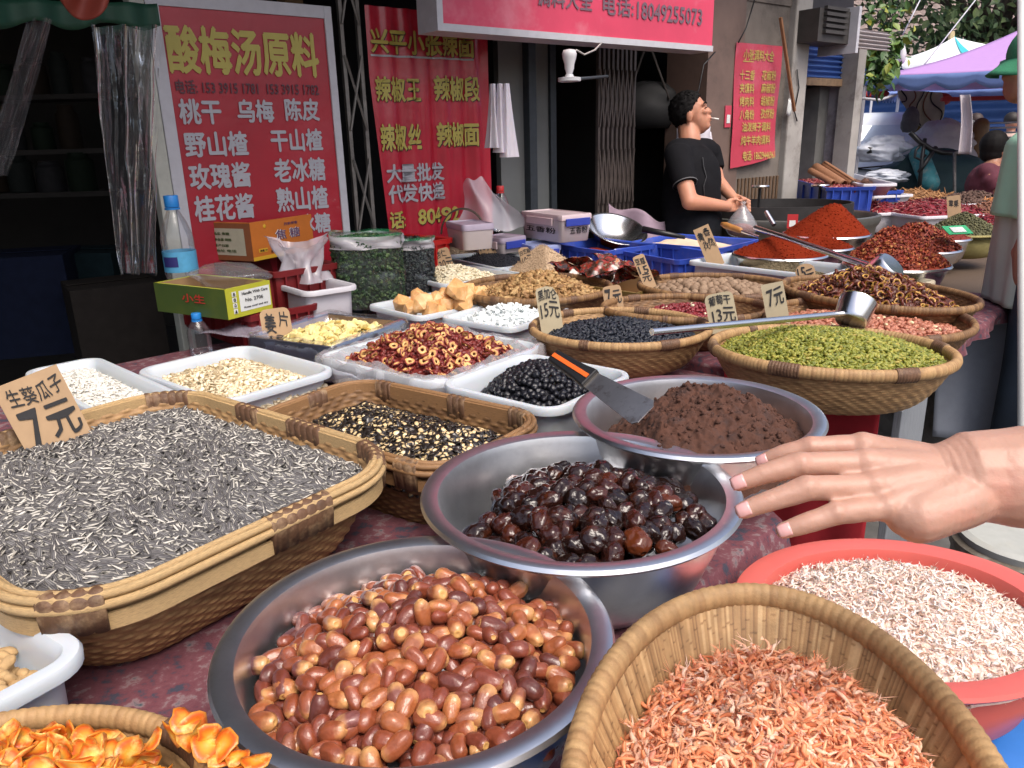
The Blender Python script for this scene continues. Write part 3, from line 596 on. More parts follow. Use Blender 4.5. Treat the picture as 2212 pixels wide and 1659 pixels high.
# ------------------------------------------------------------------ posters
M_RED = mk('red poster vinyl', (.37, .008, .023), .38, var=.16, nscale=3, coat=.2, bump=1., bscale=9, dirt=((.46, .05, .07), 2.2, .5)); M_RED2 = mk('red banner vinyl', (.45, .014, .035), .32, var=.16, nscale=5, coat=.35, bump=1., bscale=12, dirt=((.50, .07, .10), 3, .5)); M_PINK = mk('faded red banner', (.50, .05, .085), .40, var=.14, nscale=5, dirt=((.60, .17, .24), 2.2, .6)); M_PINKS = mk('sun faded red sign', (.62, .055, .115), .42, var=.12, nscale=3, bump=1., bscale=6, dirt=((.68, .24, .30), 1.3, .8))
M_YTXT = mk('yellow print on red', (.46, .39, .085), .5, var=.05); M_WTXT = mk('grey white print', (.41, .41, .45), .5, var=.05); M_DTXT = mk('dark print on red', (.10, .028, .04), .5, var=.1); M_GFR = mk('grey white frame', (.50, .50, .54), .5, var=.08); M_GDTX = mk('grey print on pink', (.16, .10, .13), .5, var=.1); M_FRW = mk('dull white post', (.42, .43, .38), .6, var=.12)
def wtext(t, iv, tx, xl, xr, yl, h, mat, out, sub=None, bold=.018, wave=None, yr=None):
    u0, z0 = onwall(xl, yl, out); u1 = onwall(xr, yl if yr is None else yr, out)[0]; za = onwall(xl, yl-h/2, out)[1]; zb = onwall(xl, yl+h/2, out)[1]; V, F = glyphs(tx, bold)
    u = u0+(u1-u0)*V[:, 0]; z = zb+(za-zb)*V[:, 1]; o = (out if wave is None else wave(u, z))+V[:, 2]
    X = F0[None]+FD[None]*u[:, None]+FN[None]*o[:, None]; X[:, 2] = z; ob = link('lettering', npmesh('lettering', X, F, [mat], None, False), t); ob.matrix_parent_inverse = iv
X3 = lambda zx: 274.3+zx*.2977
Y3 = lambda zy: zy*.2977
oP = .13
uL, zT = onwall(345, 14, oP); uR, zT2 = onwall(704, 38, oP); uL2 = onwall(402, 440, oP)[0]; uL = (uL+uL2)/2; uR2 = onwall(737, 500, oP)[0]; uR = (uR+uR2)/2; zT = (zT+zT2)/2; zB = .72
orig = W((uL+uR)/2, zB, oP); t = empty('poster_board', orig, 0, 'big framed red poster headed with yellow sour plum soup characters', 'poster', 'red shop posters'); iv = Matrix.Translation(-Vector([float(v) for v in orig]))
mb = MB(); wbx(mb, uL, uR, zB, zT, oP-.02, oP-.003); mb.build('panel', M_RED, t).matrix_parent_inverse = iv
for a_ in ((uL-.045, uL, zB, zT+.045), (uR, uR+.032, zB, zT+.045)): mb = MB(); wbx(mb, *a_, oP-.03, oP+.006); mb.build('frame', M_GFR, t, bevel=.002).matrix_parent_inverse = iv
mb = MB(); wbx(mb, uL, uR, zT, zT+.045, oP-.03, oP+.004); mb.build('frame', M_GFR, t).matrix_parent_inverse = iv
mb = MB(); wbx(mb, uL-.10, uL-.05, 0, zT+.2, oP-.05, oP+.02); o = mb.build('post', M_FRW, None, bevel=.004); tag(o, 'dull white post at the edge of the framed red poster', 'post')
T = lambda *a: wtext(t, iv, *a[:1], X3(a[1]), X3(a[2]), Y3(a[3]), Y3(a[4]), a[5], oP+.001, bold=a[6] if len(a) > 6 else .018)
T('酸梅汤原料', 283, 1385, 350, 365, M_YTXT, .03); T('电话: 153 3915 1781  153 3915 1782', 352, 1390, 628, 105, M_DTXT, .02)
for tx, a_, b_, y_, h_ in (('桃干', 375, 685, 810, 190), ('乌梅', 797, 1065, 805, 172), ('陈皮', 1145, 1395, 795, 168), ('野山楂', 415, 880, 1050, 190), ('干山楂', 1042, 1420, 1020, 170), ('玫瑰酱', 450, 900, 1285, 195), ('老冰糖', 1065, 1440, 1240, 180), ('桂花酱', 487, 925, 1520, 195), ('熟山楂', 1085, 1462, 1452, 180), ('冰糖', 1245, 1480, 1630, 150)): T(tx, a_, b_, y_, h_, M_WTXT, .028)
# hanging banner
oB = .07; X4 = lambda zx: 713.2+zx*.2977
wav = lambda u, z: oB+.010*np.sin(u*38+z*1.2)*np.clip((2.05-z)*1.3, .1, 1)+.006*np.sin(u*71+2)
ul0, zt0 = onwall(782, 10, oB); ul1 = onwall(786, 170, oB)[0]; ul2 = onwall(838, 490, oB)[0]; ur = onwall(1052, 200, oB)[0]; zt = zt0; zb = .95
orig = W((ul0+ur)/2, zb, oB); t = empty('hanging_banner', orig, 0, 'wavy hanging red banner with yellow chilli characters', 'banner', 'red shop posters'); iv = Matrix.Translation(-Vector([float(v) for v in orig]))
def ban(a, b):
    z = zt+(zb-zt)*b; f = b; ul = ul0+.01+(ul2-ul0)*max(0, (f-.28)/.72)**1.1; u = ul+(ur+.01-ul)*a; return W(u, z, float(wav(u, z)))
mb = MB(); mb.grid(ban, 120, 30); mb.build('cloth', M_RED2, t, True).matrix_parent_inverse = iv
wv = lambda u, z: wav(u, z)+.006
B = lambda tx, a, b, y, h, m, bo=.028: [wtext(t, iv, tx, X4(a)+dx, X4(b)+dx, Y3(y)+dx, Y3(h), mm, oB, wave=(lambda u, z, e=e: wav(u, z)+e), bold=bo, yr=Y3(y)+(8 if y < 400 else 0)) for dx, mm, e in (((1.6, M_INK, .0045), (0, m, .0065)) if m is M_YTXT else ((0, m, .006),))]
B('兴平小张辣面', 282, 1030, 290, 190, M_YTXT); B('辣椒王', 318, 650, 645, 190, M_YTXT); B('辣椒段', 755, 1075, 640, 190, M_YTXT); B('辣椒丝', 357, 655, 1000, 205, M_YTXT); B('辣椒面', 777, 1065, 978, 185, M_YTXT); B('大量批发', 402, 825, 1262, 140, M_WTXT); B('代发快递', 417, 832, 1412, 140, M_WTXT); B('话:', 428, 545, 1600, 130, M_YTXT); B('80492', 630, 930, 1575, 115, M_YTXT)
u0, z0 = onwall(X4(288), Y3(408), oB); u1, z1 = onwall(X4(1028), Y3(442), oB); mb = MB(); mb.grid(lambda a, b: W(u0+(u1-u0)*a, z0+(z1-z0)*a+.008*b, float(wav(u0+(u1-u0)*a, z0))+.005), 60, 2); mb.build('ruled_line', M_WTXT, t).matrix_parent_inverse = iv
# poster on the pillar
oQ = .03; X5 = lambda zx: 1207+zx*.2977
c4 = [onwall(X5(a), Y3(b), oQ) for a, b in ((1275, 300), (1600, 340), (1580, 1140), (1255, 1215))]; ul = (c4[0][0]+c4[3][0])/2; ur = (c4[1][0]+c4[2][0])/2; zt = (c4[0][1]+c4[1][1])/2; zb = (c4[2][1]+c4[3][1])/2
orig = W((ul+ur)/2, zb, oQ); t = empty('pillar_poster', orig, 0, 'faded pink red poster of yellow spice names beside the pale pillar', 'poster', 'red shop posters'); iv = Matrix.Translation(-Vector([float(v) for v in orig]))
q3 = lambda u, z: oQ+.006*np.sin(z*9+u*6)+.01*np.clip((zb+.1-z)*8, 0, 1)
mb = MB(); mb.grid(lambda a, b: W(ul+(ur-ul)*a, zt+(zb-zt)*b-.03*b*(1-a)+.03*b*a*a, float(q3(ul+(ur-ul)*a, zt+(zb-zt)*b))), 24, 40); mb.build('sheet', M_PINK, t, True).matrix_parent_inverse = iv
M_YT2 = mk('olive yellow print', (.50, .36, .10), .5, var=.08)
P3 = lambda tx, a, b, y, h, yr=None: wtext(t, iv, tx, X5(a), X5(b), Y3(y), Y3(h), M_YT2, oQ, wave=lambda u, z: q3(u, z)+.004, bold=.02, yr=Y3(yr) if yr else None)
P3('小张调料大全', 1340, 1553, 395, 85, 410)
for r_, (a_, b_) in enumerate((('十三香', '花椒粉'), ('夹馍料', '麻椒粉'), ('烤肉料', '胡椒粉'), ('八角粉', '孜然粉'))): P3(a_, 1318-4*r_, 1423-2*r_, 541+97*r_, 75); P3(b_, 1472-2*r_, 1570-2*r_, 545+93*r_, 75)
P3('油泼辣子调料', 1322, 1538, 922, 72); P3('炖牛羊肉调料', 1312, 1530, 1020, 72); P3('电话: 18629446961', 1325, 1560, 1132, 72, 1100)
u0, z0 = onwall(X5(1338), Y3(448), oQ); u1, z1 = onwall(X5(1553), Y3(460), oQ); mb = MB(); mb.grid(lambda a, b: W(u0+(u1-u0)*a, (z0+z1)/2+.006*b, float(q3(u0, z0))+.004), 20, 2); mb.build('ruled_line', M_YT2, t).matrix_parent_inverse = iv
# overhead sign
oS = .42; uL, zb1 = onwall(952, 41, oS); uR, zb2 = onwall(1538, 113, oS); zb = (zb1+zb2)/2; zt = 2.68; orig = W((uL+uR)/2, zb, oS)
t = empty('shop_sign', orig, 0, 'long faded red shop sign with a telephone number above the man', 'shop sign'); iv = Matrix.Translation(-Vector([float(v) for v in orig]))
mb = MB(); wbx(mb, uL, uR, zb, zt, oS-.14, oS-.002); mb.build('board', M_PINKS, t).matrix_parent_inverse = iv
mb = MB(); wbx(mb, uL-.02, uR, zb-.02, zb+.008, oS-.14, oS+.006); mb.build('frame', M_GFR, t).matrix_parent_inverse = iv; mb = MB(); wbx(mb, uL-.02, uL+.008, zb+.008, zt, oS-.14, oS+.006); mb.build('frame', M_GFR, t).matrix_parent_inverse = iv
S_ = lambda tx, a, b, y, h, yr: wtext(t, iv, tx, X5(a), X5(b), Y3(y), Y3(h), M_GDTX, oS+.001, bold=.02, yr=Y3(yr))
S_('调料大全', -160, 248, -35, 150, 10); S_('电话:', 320, 545, 30, 150, 60); S_('18049255073', 568, 1042, 72, 130, 125)
# hangers in the opening
X = pt(1230, 170, 3.35); t = empty('bare_bulb', X, 0, 'unlit white energy bulb standing on its holder under the sign', 'light bulb'); mb = MB(); mb.lathe([(.012, .015), (.016, .03), (.020, .04), (.022, .06), (.030, .085), (.032, .10), (.026, .115), (.001, .12)], 24); mb.build('bulb', mk('frosted bulb', (.72, .72, .74), .3, var=.03), t, True); mb = MB(); mb.lathe([(.048, -.012), (.05, -.01), (.05, .004), (.02, .008), (.016, .018)], 24); mb.build('holder', mk('holder white', (.6, .62, .64), .4, var=.05), t, 'auto')
mb = MB(); mb.tube([pt(1230, 172, 3.36), pt(1312, 165, 3.7)], .008, 6); tag(mb.build('lamp_rod', M_FRAME, None, True), 'thin dark rod holding the bare bulb', 'rod')
mb = MB(); mb.tube([pt(1236, 118, 3.34), pt(1245, 108, 3.34), pt(1262, 118, 3.4), pt(1285, 108, 3.5), pt(1300, 92, 3.6)], .004, 6); tag(mb.build('lamp_wire', mk('pale wire', (.4, .38, .36), .6, var=.1), None, True), 'pale wire running from the bare bulb to the gate', 'wire')
X = pt(1082, 240, 3.3); X = X+np.array([-.0, 0, .02]); mb = MB()
for k in range(3): 
    f0 = -.04+.036*k; mb.grid(lambda u, w, f0=f0, k=k: np.array([f0*.8+(.010+.027*w)*math.cos(u*6.283)*(1+.35*math.sin(u*19+k)), (.015+.03*w)*math.sin(u*6.283)*(1+.25*math.sin(u*25+k)), .03-.20*w-.02*k*w+.06*(1-w)**3]), 40, 8, closed=True)
tag(mb.build('bag_bundle', mk('white thin bags', (.66, .62, .68), .5, var=.06, sss=.2), None, True, X), 'bundle of white plastic bags hanging by the doorway', 'bag bundle')
X = pt(1395, 235, 5.0); o = bag('black_bag', 'black shoulder bag hanging in the dark opening behind the man', X, .22, mk('black bag', (.012, .012, .013), .7, var=.2), 11, (1, .6, .75), amp=.2, cat='bag')
mb = MB(); mb.tube([X+[-.12, -.1, .1], X+[-.03, -.05, .34], X+[.02, -.05, .34], X+[.13, -.1, .05]], .008, 6); tag(mb.build('bag_strap', mk('strap', (.06, .05, .045), .8), None, True), 'thin strap of the black bag hung on a nail', 'strap')
X = pt(1565, 62, 5.0); t = empty('red_bucket', X, 0, 'red plastic bucket fixed upside on the wall beside the sign', 'bucket'); mb = MB(); mb.lathe([(.085, -.07), (.105, .055), (.115, .058), (.115, .066), (.10, .066), (.08, -.06), (.001, -.06)], 32); mb.build('tub', M_REDPL, t, 'auto'); t['label'] = 'red plastic bucket high on the wall beside the sign'
mb = MB(); a, b = W(UX(1686, 38, .12), ZX(1686, 38, .12), .12), W(UX(1716, 240, .12), ZX(1716, 240, .12), .12); mb.tube([a, b], .012, 6); tag(mb.build('wooden_stick', mk('stick wood', (.24, .11, .05), .7, var=.2)), 'brown wooden stick leaning on the pale pillar', 'stick')
mb = MB(); wbx(mb, UX(1567, 250, .03), UX(1580, 250, .03), ZX(1573, 275, .03), ZX(1573, 228, .03), .022, .028); t = tag(mb.build('pay_tag', M_PINK), 'small pink tag on the brown pillar beside the man', 'tag')
mb = MB(); wbx(mb, UX(1570, 255, .03), UX(1577, 255, .03), ZX(1573, 266, .03), ZX(1573, 248, .03), .029, .031); o = mb.build('white_patch', M_WLAB, t)
for k, pts in enumerate((((1630, 0), (1612, 60), (1595, 92)), ((1722, 150), (1726, 190), (1716, 240), (1722, 262)), ((1500, 225), (1510, 190), (1520, 140), (1545, 112)))): mb = MB(); mb.tube([W(*onwall(*p, .06), .06) for p in pts], .0045, 5); tag(mb.build('wall_cable', M_BLKPL, None, True), ['black cable running down the wall above the pink poster', 'black cable hanging on the pale pillar', 'black cable below the corner of the red sign'][k], 'cable')
mb = MB(); 
for kx in (0, .03): mb.grid(lambda u, w: W(*onwall(1706, 215, .07), .07)+FD*(.03*(u-.5)*(1+w))+np.array([0, 0, -.10*w+.01*math.sin(u*9)]), 6, 5); break
tag(mb.build('paper_scrap', M_WLAB, None, True, solid=.002), 'torn white paper scrap hanging on the pale pillar', 'paper scrap')
# left shop: clear curtain strips, tarps, dim shelf
def stripf(x0t, x1t, x0b, x1b, yt, yb, dep, seed, n=70, m=40):
    def f(u, w):
        px = (x0t+(x1t-x0t)*u)*(1-w)+(x0b+(x1b-x0b)*u)*w; X = pt(px, yt, dep)*1.; A_ = pt(x0t+(x1t-x0t)*u, yt, dep); B_ = pt(x0b+(x1b-x0b)*u, yb, dep+.28); P = A_*(1-w)+B_*w; return P+FN*(.022*math.sin(u*13+seed+1.5*math.sin(w*3))+.012*math.sin(u*31+w*5)+.02*vnoise(u*5, w*6, seed, 2)*1.)
    mb = MB(); mb.grid(f, n, m); return mb
tag(stripf(192, 345, 258, 338, 55, 592, 2.32, 2).build('clear_curtain', film('bright curtain film', (.75, .8, .85), .05, .05, 1.4), None, True), 'crinkled clear plastic curtain hanging beside the framed poster', 'plastic curtain')
for k, (a0, a1, b0, b1, yb) in enumerate(((60, 115, -40, 20, 380), (-40, 5, -90, -40, 380))): tag(stripf(a0, a1, b0, b1, 40, yb, 2.3, 5+k, 20, 20).build('clear_curtain', film('curtain film'), None, True), ['clear plastic curtain edge slanting in front of the dark shop', 'clear plastic curtain at the dark edge of the shop'][k], 'plastic curtain')
M_GTARP = mk('dark green tarp', (.006, .05, .026), .6, var=.2); M_OTARP = mk('dull orange tarp', (.22, .035, .02), .6, var=.12)
mb = MB(); a, b = pt(-60, 12, 2.2), pt(342, 22, 2.55); mb.grid(lambda u, w: a+(b-a)*u+np.array([0, 0, .02-.07*w-.012*math.sin(u*16)*w])+FN*.015*math.sin(u*25), 60, 5); tag(mb.build('green_tarp', M_GTARP, None, True, solid=.003), 'dark green tarp edge along the top of the dark shop', 'tarp')
mb = MB(); a, b = pt(118, -20, 2.15), pt(255, -20, 2.2); mb.grid(lambda u, w: a+(b-a)*u+np.array([0, 0, -.075*w*(math.sin(math.pi*min(u*1.15, 1))**.6)])+FN*.02*math.sin(u*9+w*2), 24, 10); tag(mb.build('orange_tarp', M_OTARP, None, True, solid=.003), 'dull orange tarp corner hanging over the green tarp', 'tarp')
shelf = empty('shop_shelf', pt(60, 330, 4.2), 0, 'dim shelf with dark boards inside the left shop', 'shelf'); shelf['label'] = 'dim shelf board unit inside the unlit shop'
mb = MB()
for py in (215, 330, 420): X = pt(40, py, 4.2); mb.box(X-pt(60, 330, 4.2), (2.2, .3, .025), None, 0)
mb.build('board', M_DARKW, shelf)
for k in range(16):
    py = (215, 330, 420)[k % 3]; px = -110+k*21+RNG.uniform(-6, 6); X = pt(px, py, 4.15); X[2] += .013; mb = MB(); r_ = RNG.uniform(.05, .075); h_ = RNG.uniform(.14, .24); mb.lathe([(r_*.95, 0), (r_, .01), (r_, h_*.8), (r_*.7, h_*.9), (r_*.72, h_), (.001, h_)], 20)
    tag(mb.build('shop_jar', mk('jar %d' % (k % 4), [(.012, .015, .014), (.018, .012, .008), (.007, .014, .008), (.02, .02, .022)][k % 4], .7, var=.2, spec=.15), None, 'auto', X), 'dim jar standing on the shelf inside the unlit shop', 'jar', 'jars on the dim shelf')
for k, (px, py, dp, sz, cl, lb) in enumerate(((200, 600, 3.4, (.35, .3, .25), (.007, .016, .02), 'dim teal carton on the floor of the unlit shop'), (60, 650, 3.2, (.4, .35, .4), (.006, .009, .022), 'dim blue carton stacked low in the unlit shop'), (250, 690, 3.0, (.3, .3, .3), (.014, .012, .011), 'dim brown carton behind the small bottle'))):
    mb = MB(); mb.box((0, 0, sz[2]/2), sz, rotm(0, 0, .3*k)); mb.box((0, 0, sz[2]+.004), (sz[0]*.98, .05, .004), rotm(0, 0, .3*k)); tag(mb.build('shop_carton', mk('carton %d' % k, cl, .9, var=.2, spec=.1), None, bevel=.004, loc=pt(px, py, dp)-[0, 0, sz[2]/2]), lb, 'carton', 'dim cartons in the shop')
# galvanised tub behind the chilli
X = at(1712, 446, .98); M_GALV = mk('dull galvanised', (.20, .205, .19), .45, metal=.7, var=.25, nscale=10, dirt=((.08, .08, .075), 5, .6)); t = empty('metal_tub', (X[0], X[1]+.0, .0), 0, 'big dull galvanised tub standing behind the chilli powder', 'tub'); mb = MB(); r_ = .50; mb.lathe([(r_*.93, .3), (r_*.95, .62), (r_*.985, .64), (r_*.955, .66), (r_*.97, .86), (r_*1.0, .88), (r_*1.02, .90), (r_*1.02, .93), (r_*.98, .935), (r_*.96, .92), (r_*.93, .5), (.001, .5)], 64, sy=.8); mb.build('tub', M_GALV, t, 'auto')
mb = MB(); mb.lathe([(r_*.90, .90), (r_*.90, 1.0), (r_*.87, 1.0), (r_*.86, .90)], 64, (-.08, .05, 0), sy=.75, cap=False); mb.build('inner_ring', mk('blackened iron', (.02, .018, .018), .6, var=.3), t, 'auto')
for k, (px, py) in enumerate(((1642, 402), (1772, 400))): X = pt(px, py, 4.9+.2*k); t = empty('weighing_stand', X, 0, ['thin stand with a round plate beside the man in black', 'thin stand with a round plate by the blue crate'][k], 'stand', 'thin stands at the tub'); mb = MB(); mb.lathe([(.055, -.008), (.06, 0), (.055, .006)], 24); mb.build('plate', M_STEEL2, t, 'auto'); mb = MB(); mb.tube([(0, 0, -.01), (0, 0, -.35)], .009, 8); mb.build('stem', M_BLKPL, t)
X = pt(1712, 478, 4.2); t = empty('pay_card', X, -.3, 'small red sign standing against the galvanised tub', 'tag'); mb = MB(); mb.box((0, 0, 0), (.055, .004, .075), rotm(R(-10), 0, 0)); mb.build('plate', M_REDPL, t); mb = MB(); mb.box((0, -.003, -.012), (.032, .003, .034), rotm(R(-10), 0, 0)); mb.build('white_patch', M_WLAB, t)
# ------------------------------------------------------------------ the goods
def mound(v, edge, H, p=2., cx=0, cy=0, lim=.9, nz=.006, ns=18, seed=1):
    def f(x, y):
        r = np.clip(v.rho(x-cx*np.clip(1-v.rho(x, y), 0, 1), y-cy*np.clip(1-v.rho(x, y), 0, 1))/lim, 0, 1.2)
        return edge+H*(1-r**p)+nz*vnoise(x*ns+9, y*ns+5, seed, 3)
    return f
def sc_(n, lo=.85, hi=1.15): return RNG.uniform(lo, hi, n)
# ---- dates in the front basin
VA = Vessel(-.114, .739, .88, 0, 'ell', .221, .221)
basin(VA, .135, 'round steel basin heaped with pale tipped brown dates')
M_DATE = mk('brown dates', (0, 0, 0), .36, ramp=[(0, (.075, .020, .014)), (.35, (.155, .036, .018)), (.6, (.205, .055, .021)), (.85, (.28, .095, .032)), (1, (.12, .038, .036))], src='obj', var=.40, nscale=70, bump=.8, bscale=75, coat=.55, grad=((.44, .235, .09), 1.68, 2.35))
M_DATETIP = mk('date stalk ends', (.52, .29, .095), .5, var=.3, nscale=90, bump=.2)
def date_mesh(seed, big=1., wr=.06):
    V, F, Lc = t_ell(25, 34, ((.0146+.0011*(seed % 3))*big, (.0091+.0005*(seed % 2))*big, .0089*big), lambda x: 1.10+.28*x*x*(1-.6*x*x)+(.10 if seed % 2 else -.03)*x)
    th = np.arctan2(Lc[:, 2], Lc[:, 1]); rg = np.random.default_rng(seed+50); x = V[:, 0]/.0146
    d = 1+.10*vnoise(th*1.1+seed*7, x*1.0, seed, 2)-.055*np.abs(vnoise(th*3.4+seed, x*.9+.5*np.sin(th), seed+4, 3))*(1-.5*x*x)-.03*np.clip(np.sin(th*7+2.5*vnoise(x*1.6, th, seed, 2)+x*1.2), 0, 1)
    for k in range(3): a = rg.uniform(-3.1, 3.1); c = rg.uniform(-.6, .6); d -= .13*np.exp(-((np.angle(np.exp(1j*(th-a))))/.55)**2-((x-c)/.42)**2)
    V[:, 1:] *= d[:, None]; V[:, 2] += .10*V[:, 0]*V[:, 0]/.0165*((seed % 3)-1)
    tip = Lc[F].mean(1)[:, 0] > (.93 if seed % 2 else .975)
    V[Lc[:, 0] > .985, 0] -= .0016*big
    return npmesh('date', V, F, [M_DATE, M_DATETIP], tip.astype(int), True, {'rnd': np.full(len(V), .5), 'loc': Lc})
DATES = [date_mesh(k) for k in range(11)]
hA = mound(VA, -.062, .062, 1.7, .01, .03, .88, .008, 22)
x, y = hexpts(VA, .0205, .87, .22); P, Q = frames(VA, x, y, hA, .55); P[:, 2] += .005+RNG.normal(size=len(P))*.0035
k = inview(VA, x, y, hA(x, y), 60); P, Q = P[k], Q[k]
x2, y2 = hexpts(VA, .0195, .76, .2); P2, Q2 = frames(VA, x2, y2, lambda a, b: hA(a, b)-.011, .5); k = inview(VA, x2, y2, hA(x2, y2), 60)
k = k & inbasin(VA, P2, .015, .135); g_ = inbasin(VA, P, .010, .135); allP, allQ = P[g_], Q[g_]
merged('dates_below', True, [tuple(np.array(z) for z in ([v.co[:] for v in m_.vertices], [list(p.vertices)[:4] for p in m_.polygons], [(0, 0, 0)]*len(m_.vertices))) for m_ in DATES[:3]], M_DATE, P2[k], Q2[k], sc_(int(k.sum()), .9, 1.1), 'lower layer of brown dates under the loose ones', 'dates')
loose(DATES, 'date', allP[:298], allQ[:298], sc_(298 if len(allP) > 298 else len(allP), .86, 1.14), 'glossy brown dried date among its like in the steel basin beside the orange slices', 'date', 'brown dates in the front basin')
if len(allP) > 298: pass
# ---- candied dark dates
VB = Vessel(.098, 1.059, .90, 0, 'ell', .240, .240)
basin(VB, .15, 'round steel basin holding shiny dark candied dates')
M_DARKDATE = mk('candied dark dates', (0, 0, 0), .15, spec=.25, ramp=[(0, (.008, .004, .003)), (.6, (.014, .005, .004)), (.88, (.032, .008, .005)), (1, (.075, .018, .006))], src='obj', var=.4, nscale=40, bump=1., bscale=60, coat=.75, dirt=((.07, .016, .004), 28, .5))
def dark_mesh(seed):
    V, F, Lc = t_ell(33, 44, (.0205, .0158, .0150), lambda x: 1.04+.05*math.sin(2*x+seed)); th = np.arctan2(Lc[:, 2], Lc[:, 1])
    d = 1+.26*vnoise(th*1.3+seed*5, V[:, 0]*70+seed, seed, 3)-.20*np.abs(vnoise(th*3+seed, V[:, 0]*65, seed+9, 4))-.07*np.abs(vnoise(th*9, V[:, 0]*190, seed+2, 2))+.05*np.sin(th*2+seed); V[:, 1:] *= d[:, None]; e = np.abs(Lc[:, 0]) > .985; V[e, 0] *= .80
    return npmesh('candied_date', V, F, [M_DARKDATE], None, True, {'rnd': np.full(len(V), .5), 'loc': Lc})
DARKS = [dark_mesh(k) for k in range(10)]
hB = mound(VB, -.072, .060, 1.9, .04, -.02, .86, .012, 16, 4)
x, y = hexpts(VB, .0300, .86, .2); k = (y < .15) & ~((x < -.12) & (y > .0)); x, y = x[k], y[k]; P, Q = frames(VB, x, y, hB, .7); P[:, 2] += .006+RNG.normal(size=len(P))*.004
x2, y2 = hexpts(VB, .033, .64, .2); k = (y2 < .13) & ~((x2 < -.08) & (y2 > .02)); P2, Q2 = frames(VB, x2[k], y2[k], lambda a, b: hB(a, b)-.018, .7)
P = np.concatenate([P, P2]); Q = np.concatenate([Q, Q2]); g_ = inbasin(VB, P, .025, .15); P, Q = P[g_], Q[g_]
loose(DARKS, 'candied_date', P, Q, sc_(len(P), .88, 1.15), 'sticky black candied date among its like in a steel basin', 'candied date', 'dark candied dates in the basin')
# ---- crumbly brown paste with a spatula
VC = Vessel(.337, 1.330, .92, 0, 'ell', .227, .227)
basin(VC, .14, 'round steel basin of crumbly brown powder with a spatula')
M_PASTE = mk('crumbly brown paste', (.075, .030, .018), .95, var=.3, nscale=40, bump=.9, bscale=160, dirt=((.045, .028, .026), 26, .7))
def hC(x, y):
    m = np.clip(1-(v_:=np.sqrt(((x-.02)/.20)**2+(y/.205)**2))**2.4, -.4, 1)
    return -.075+.085*m+.020*vnoise(x*14+3, y*14, 5, 4)+.016*np.abs(vnoise(x*38, y*38, 8, 4))+.006*vnoise(x*110, y*110, 2, 2)-.05*np.exp(-(((x+.135)/.05)**2+((y-.02)/.06)**2))+.022*np.exp(-(((x-.06)/.06)**2+((y-.08)/.05)**2))
me, c = heap(VC, hC, .90, M_PASTE, 220, 110)
x, y = hexpts(VC, .0085, .86, .45); k = RNG.random(len(x)) < .6; P, Q = frames(VC, x[k], y[k], hC, .6)
o = merged('brown_crumble', True, [t_crumb(.0021, s_, .9) for s_ in range(5)], M_PASTE, P, Q, RNG.uniform(.25, 1.5, len(P))**2, 'heap of crumbly dark brown powder in a steel basin', 'brown powder'); join_heap(o, me, c)
M_BLADE = mk('spatula blade', (.50, .46, .42), .3, metal=1, var=.15, dirt=((.16, .10, .07), 40, .7)); M_ORPL = mk('orange handle strip', (.75, .13, .02), .4, var=.05)
a, b = pt(1196, 770, 1.37), pt(1395, 895, 1.20); b[2] -= .0; ax = (b-a)/np.linalg.norm(b-a); sd = np.cross(ax, [0, 0, 1]); sd /= np.linalg.norm(sd); sd = sd*.8+np.cross(sd, ax)*-.6; sd /= np.linalg.norm(sd); nm = np.cross(sd, ax); L_ = np.linalg.norm(b-a); Mx = (np.stack([ax, sd, nm], 1), np.zeros(3))
sp = empty('spatula', a, 0, 'spatula with a black and orange handle stuck in brown powder', 'spatula')
mb = MB(); mb.prism([(L_*.40, -.016), (L_*.97, -.026), (L_*1.0, -.018), (L_*1.0, .018), (L_*.97, .026), (L_*.40, .016)], -.001, .001, Mx); mb.build('blade', M_BLADE, sp)
mb = MB(); mb.prism([(0, -.013), (L_*.30, -.016), (L_*.44, -.020), (L_*.44, .020), (L_*.30, .016), (0, .013)], -.008, .008, Mx); mb.build('handle', M_BLKPL, sp, bevel=.003)
mb = MB(); mb.prism([(.004, -.004), (L_*.42, -.004), (L_*.42, .004), (.004, .004)], .0075, .0095, Mx); mb.build('handle_strip', M_ORPL, sp)

# ---- sunflower seeds in a square basket
M_SUN = mk('striped sunflower seeds', (0, 0, 0), .5, ramp=[(0, (.045, .042, .045)), (.2, (.06, .056, .058)), (.30, (.22, .21, .20)), (.40, (.06, .056, .058)), (.72, (.065, .062, .062)), (.83, (.42, .40, .35)), (1, (.58, .55, .49))], src='ly', var=.16, nscale=30)
M_SUNB = mk('seed heap body', (.06, .057, .055), .9, var=.3, nscale=120)
VS = Vessel(-.60, 1.125, .915, math.atan2(1.15-.675, -.168+.422), 'rec', .40, .33, .13)
q = [at(*p, .915)[:2] for p in ((258, 802), (882, 985), (215, 1392))]; e1 = q[1]-q[2]; VS.rot = math.atan2(e1[1], e1[0])-R(9); VS.a = float(np.linalg.norm(e1))/2+.004; VS.b = .345; VS.cr, VS.sr = math.cos(VS.rot), math.sin(VS.rot)
cc = q[1]-np.array([VS.cr, VS.sr])*VS.a-np.array([-VS.sr, VS.cr])*(-VS.b); VS.x, VS.y = q[1][0]-VS.cr*VS.a-VS.sr*VS.b, q[1][1]-VS.sr*VS.a+VS.cr*VS.b; VS.r = .125
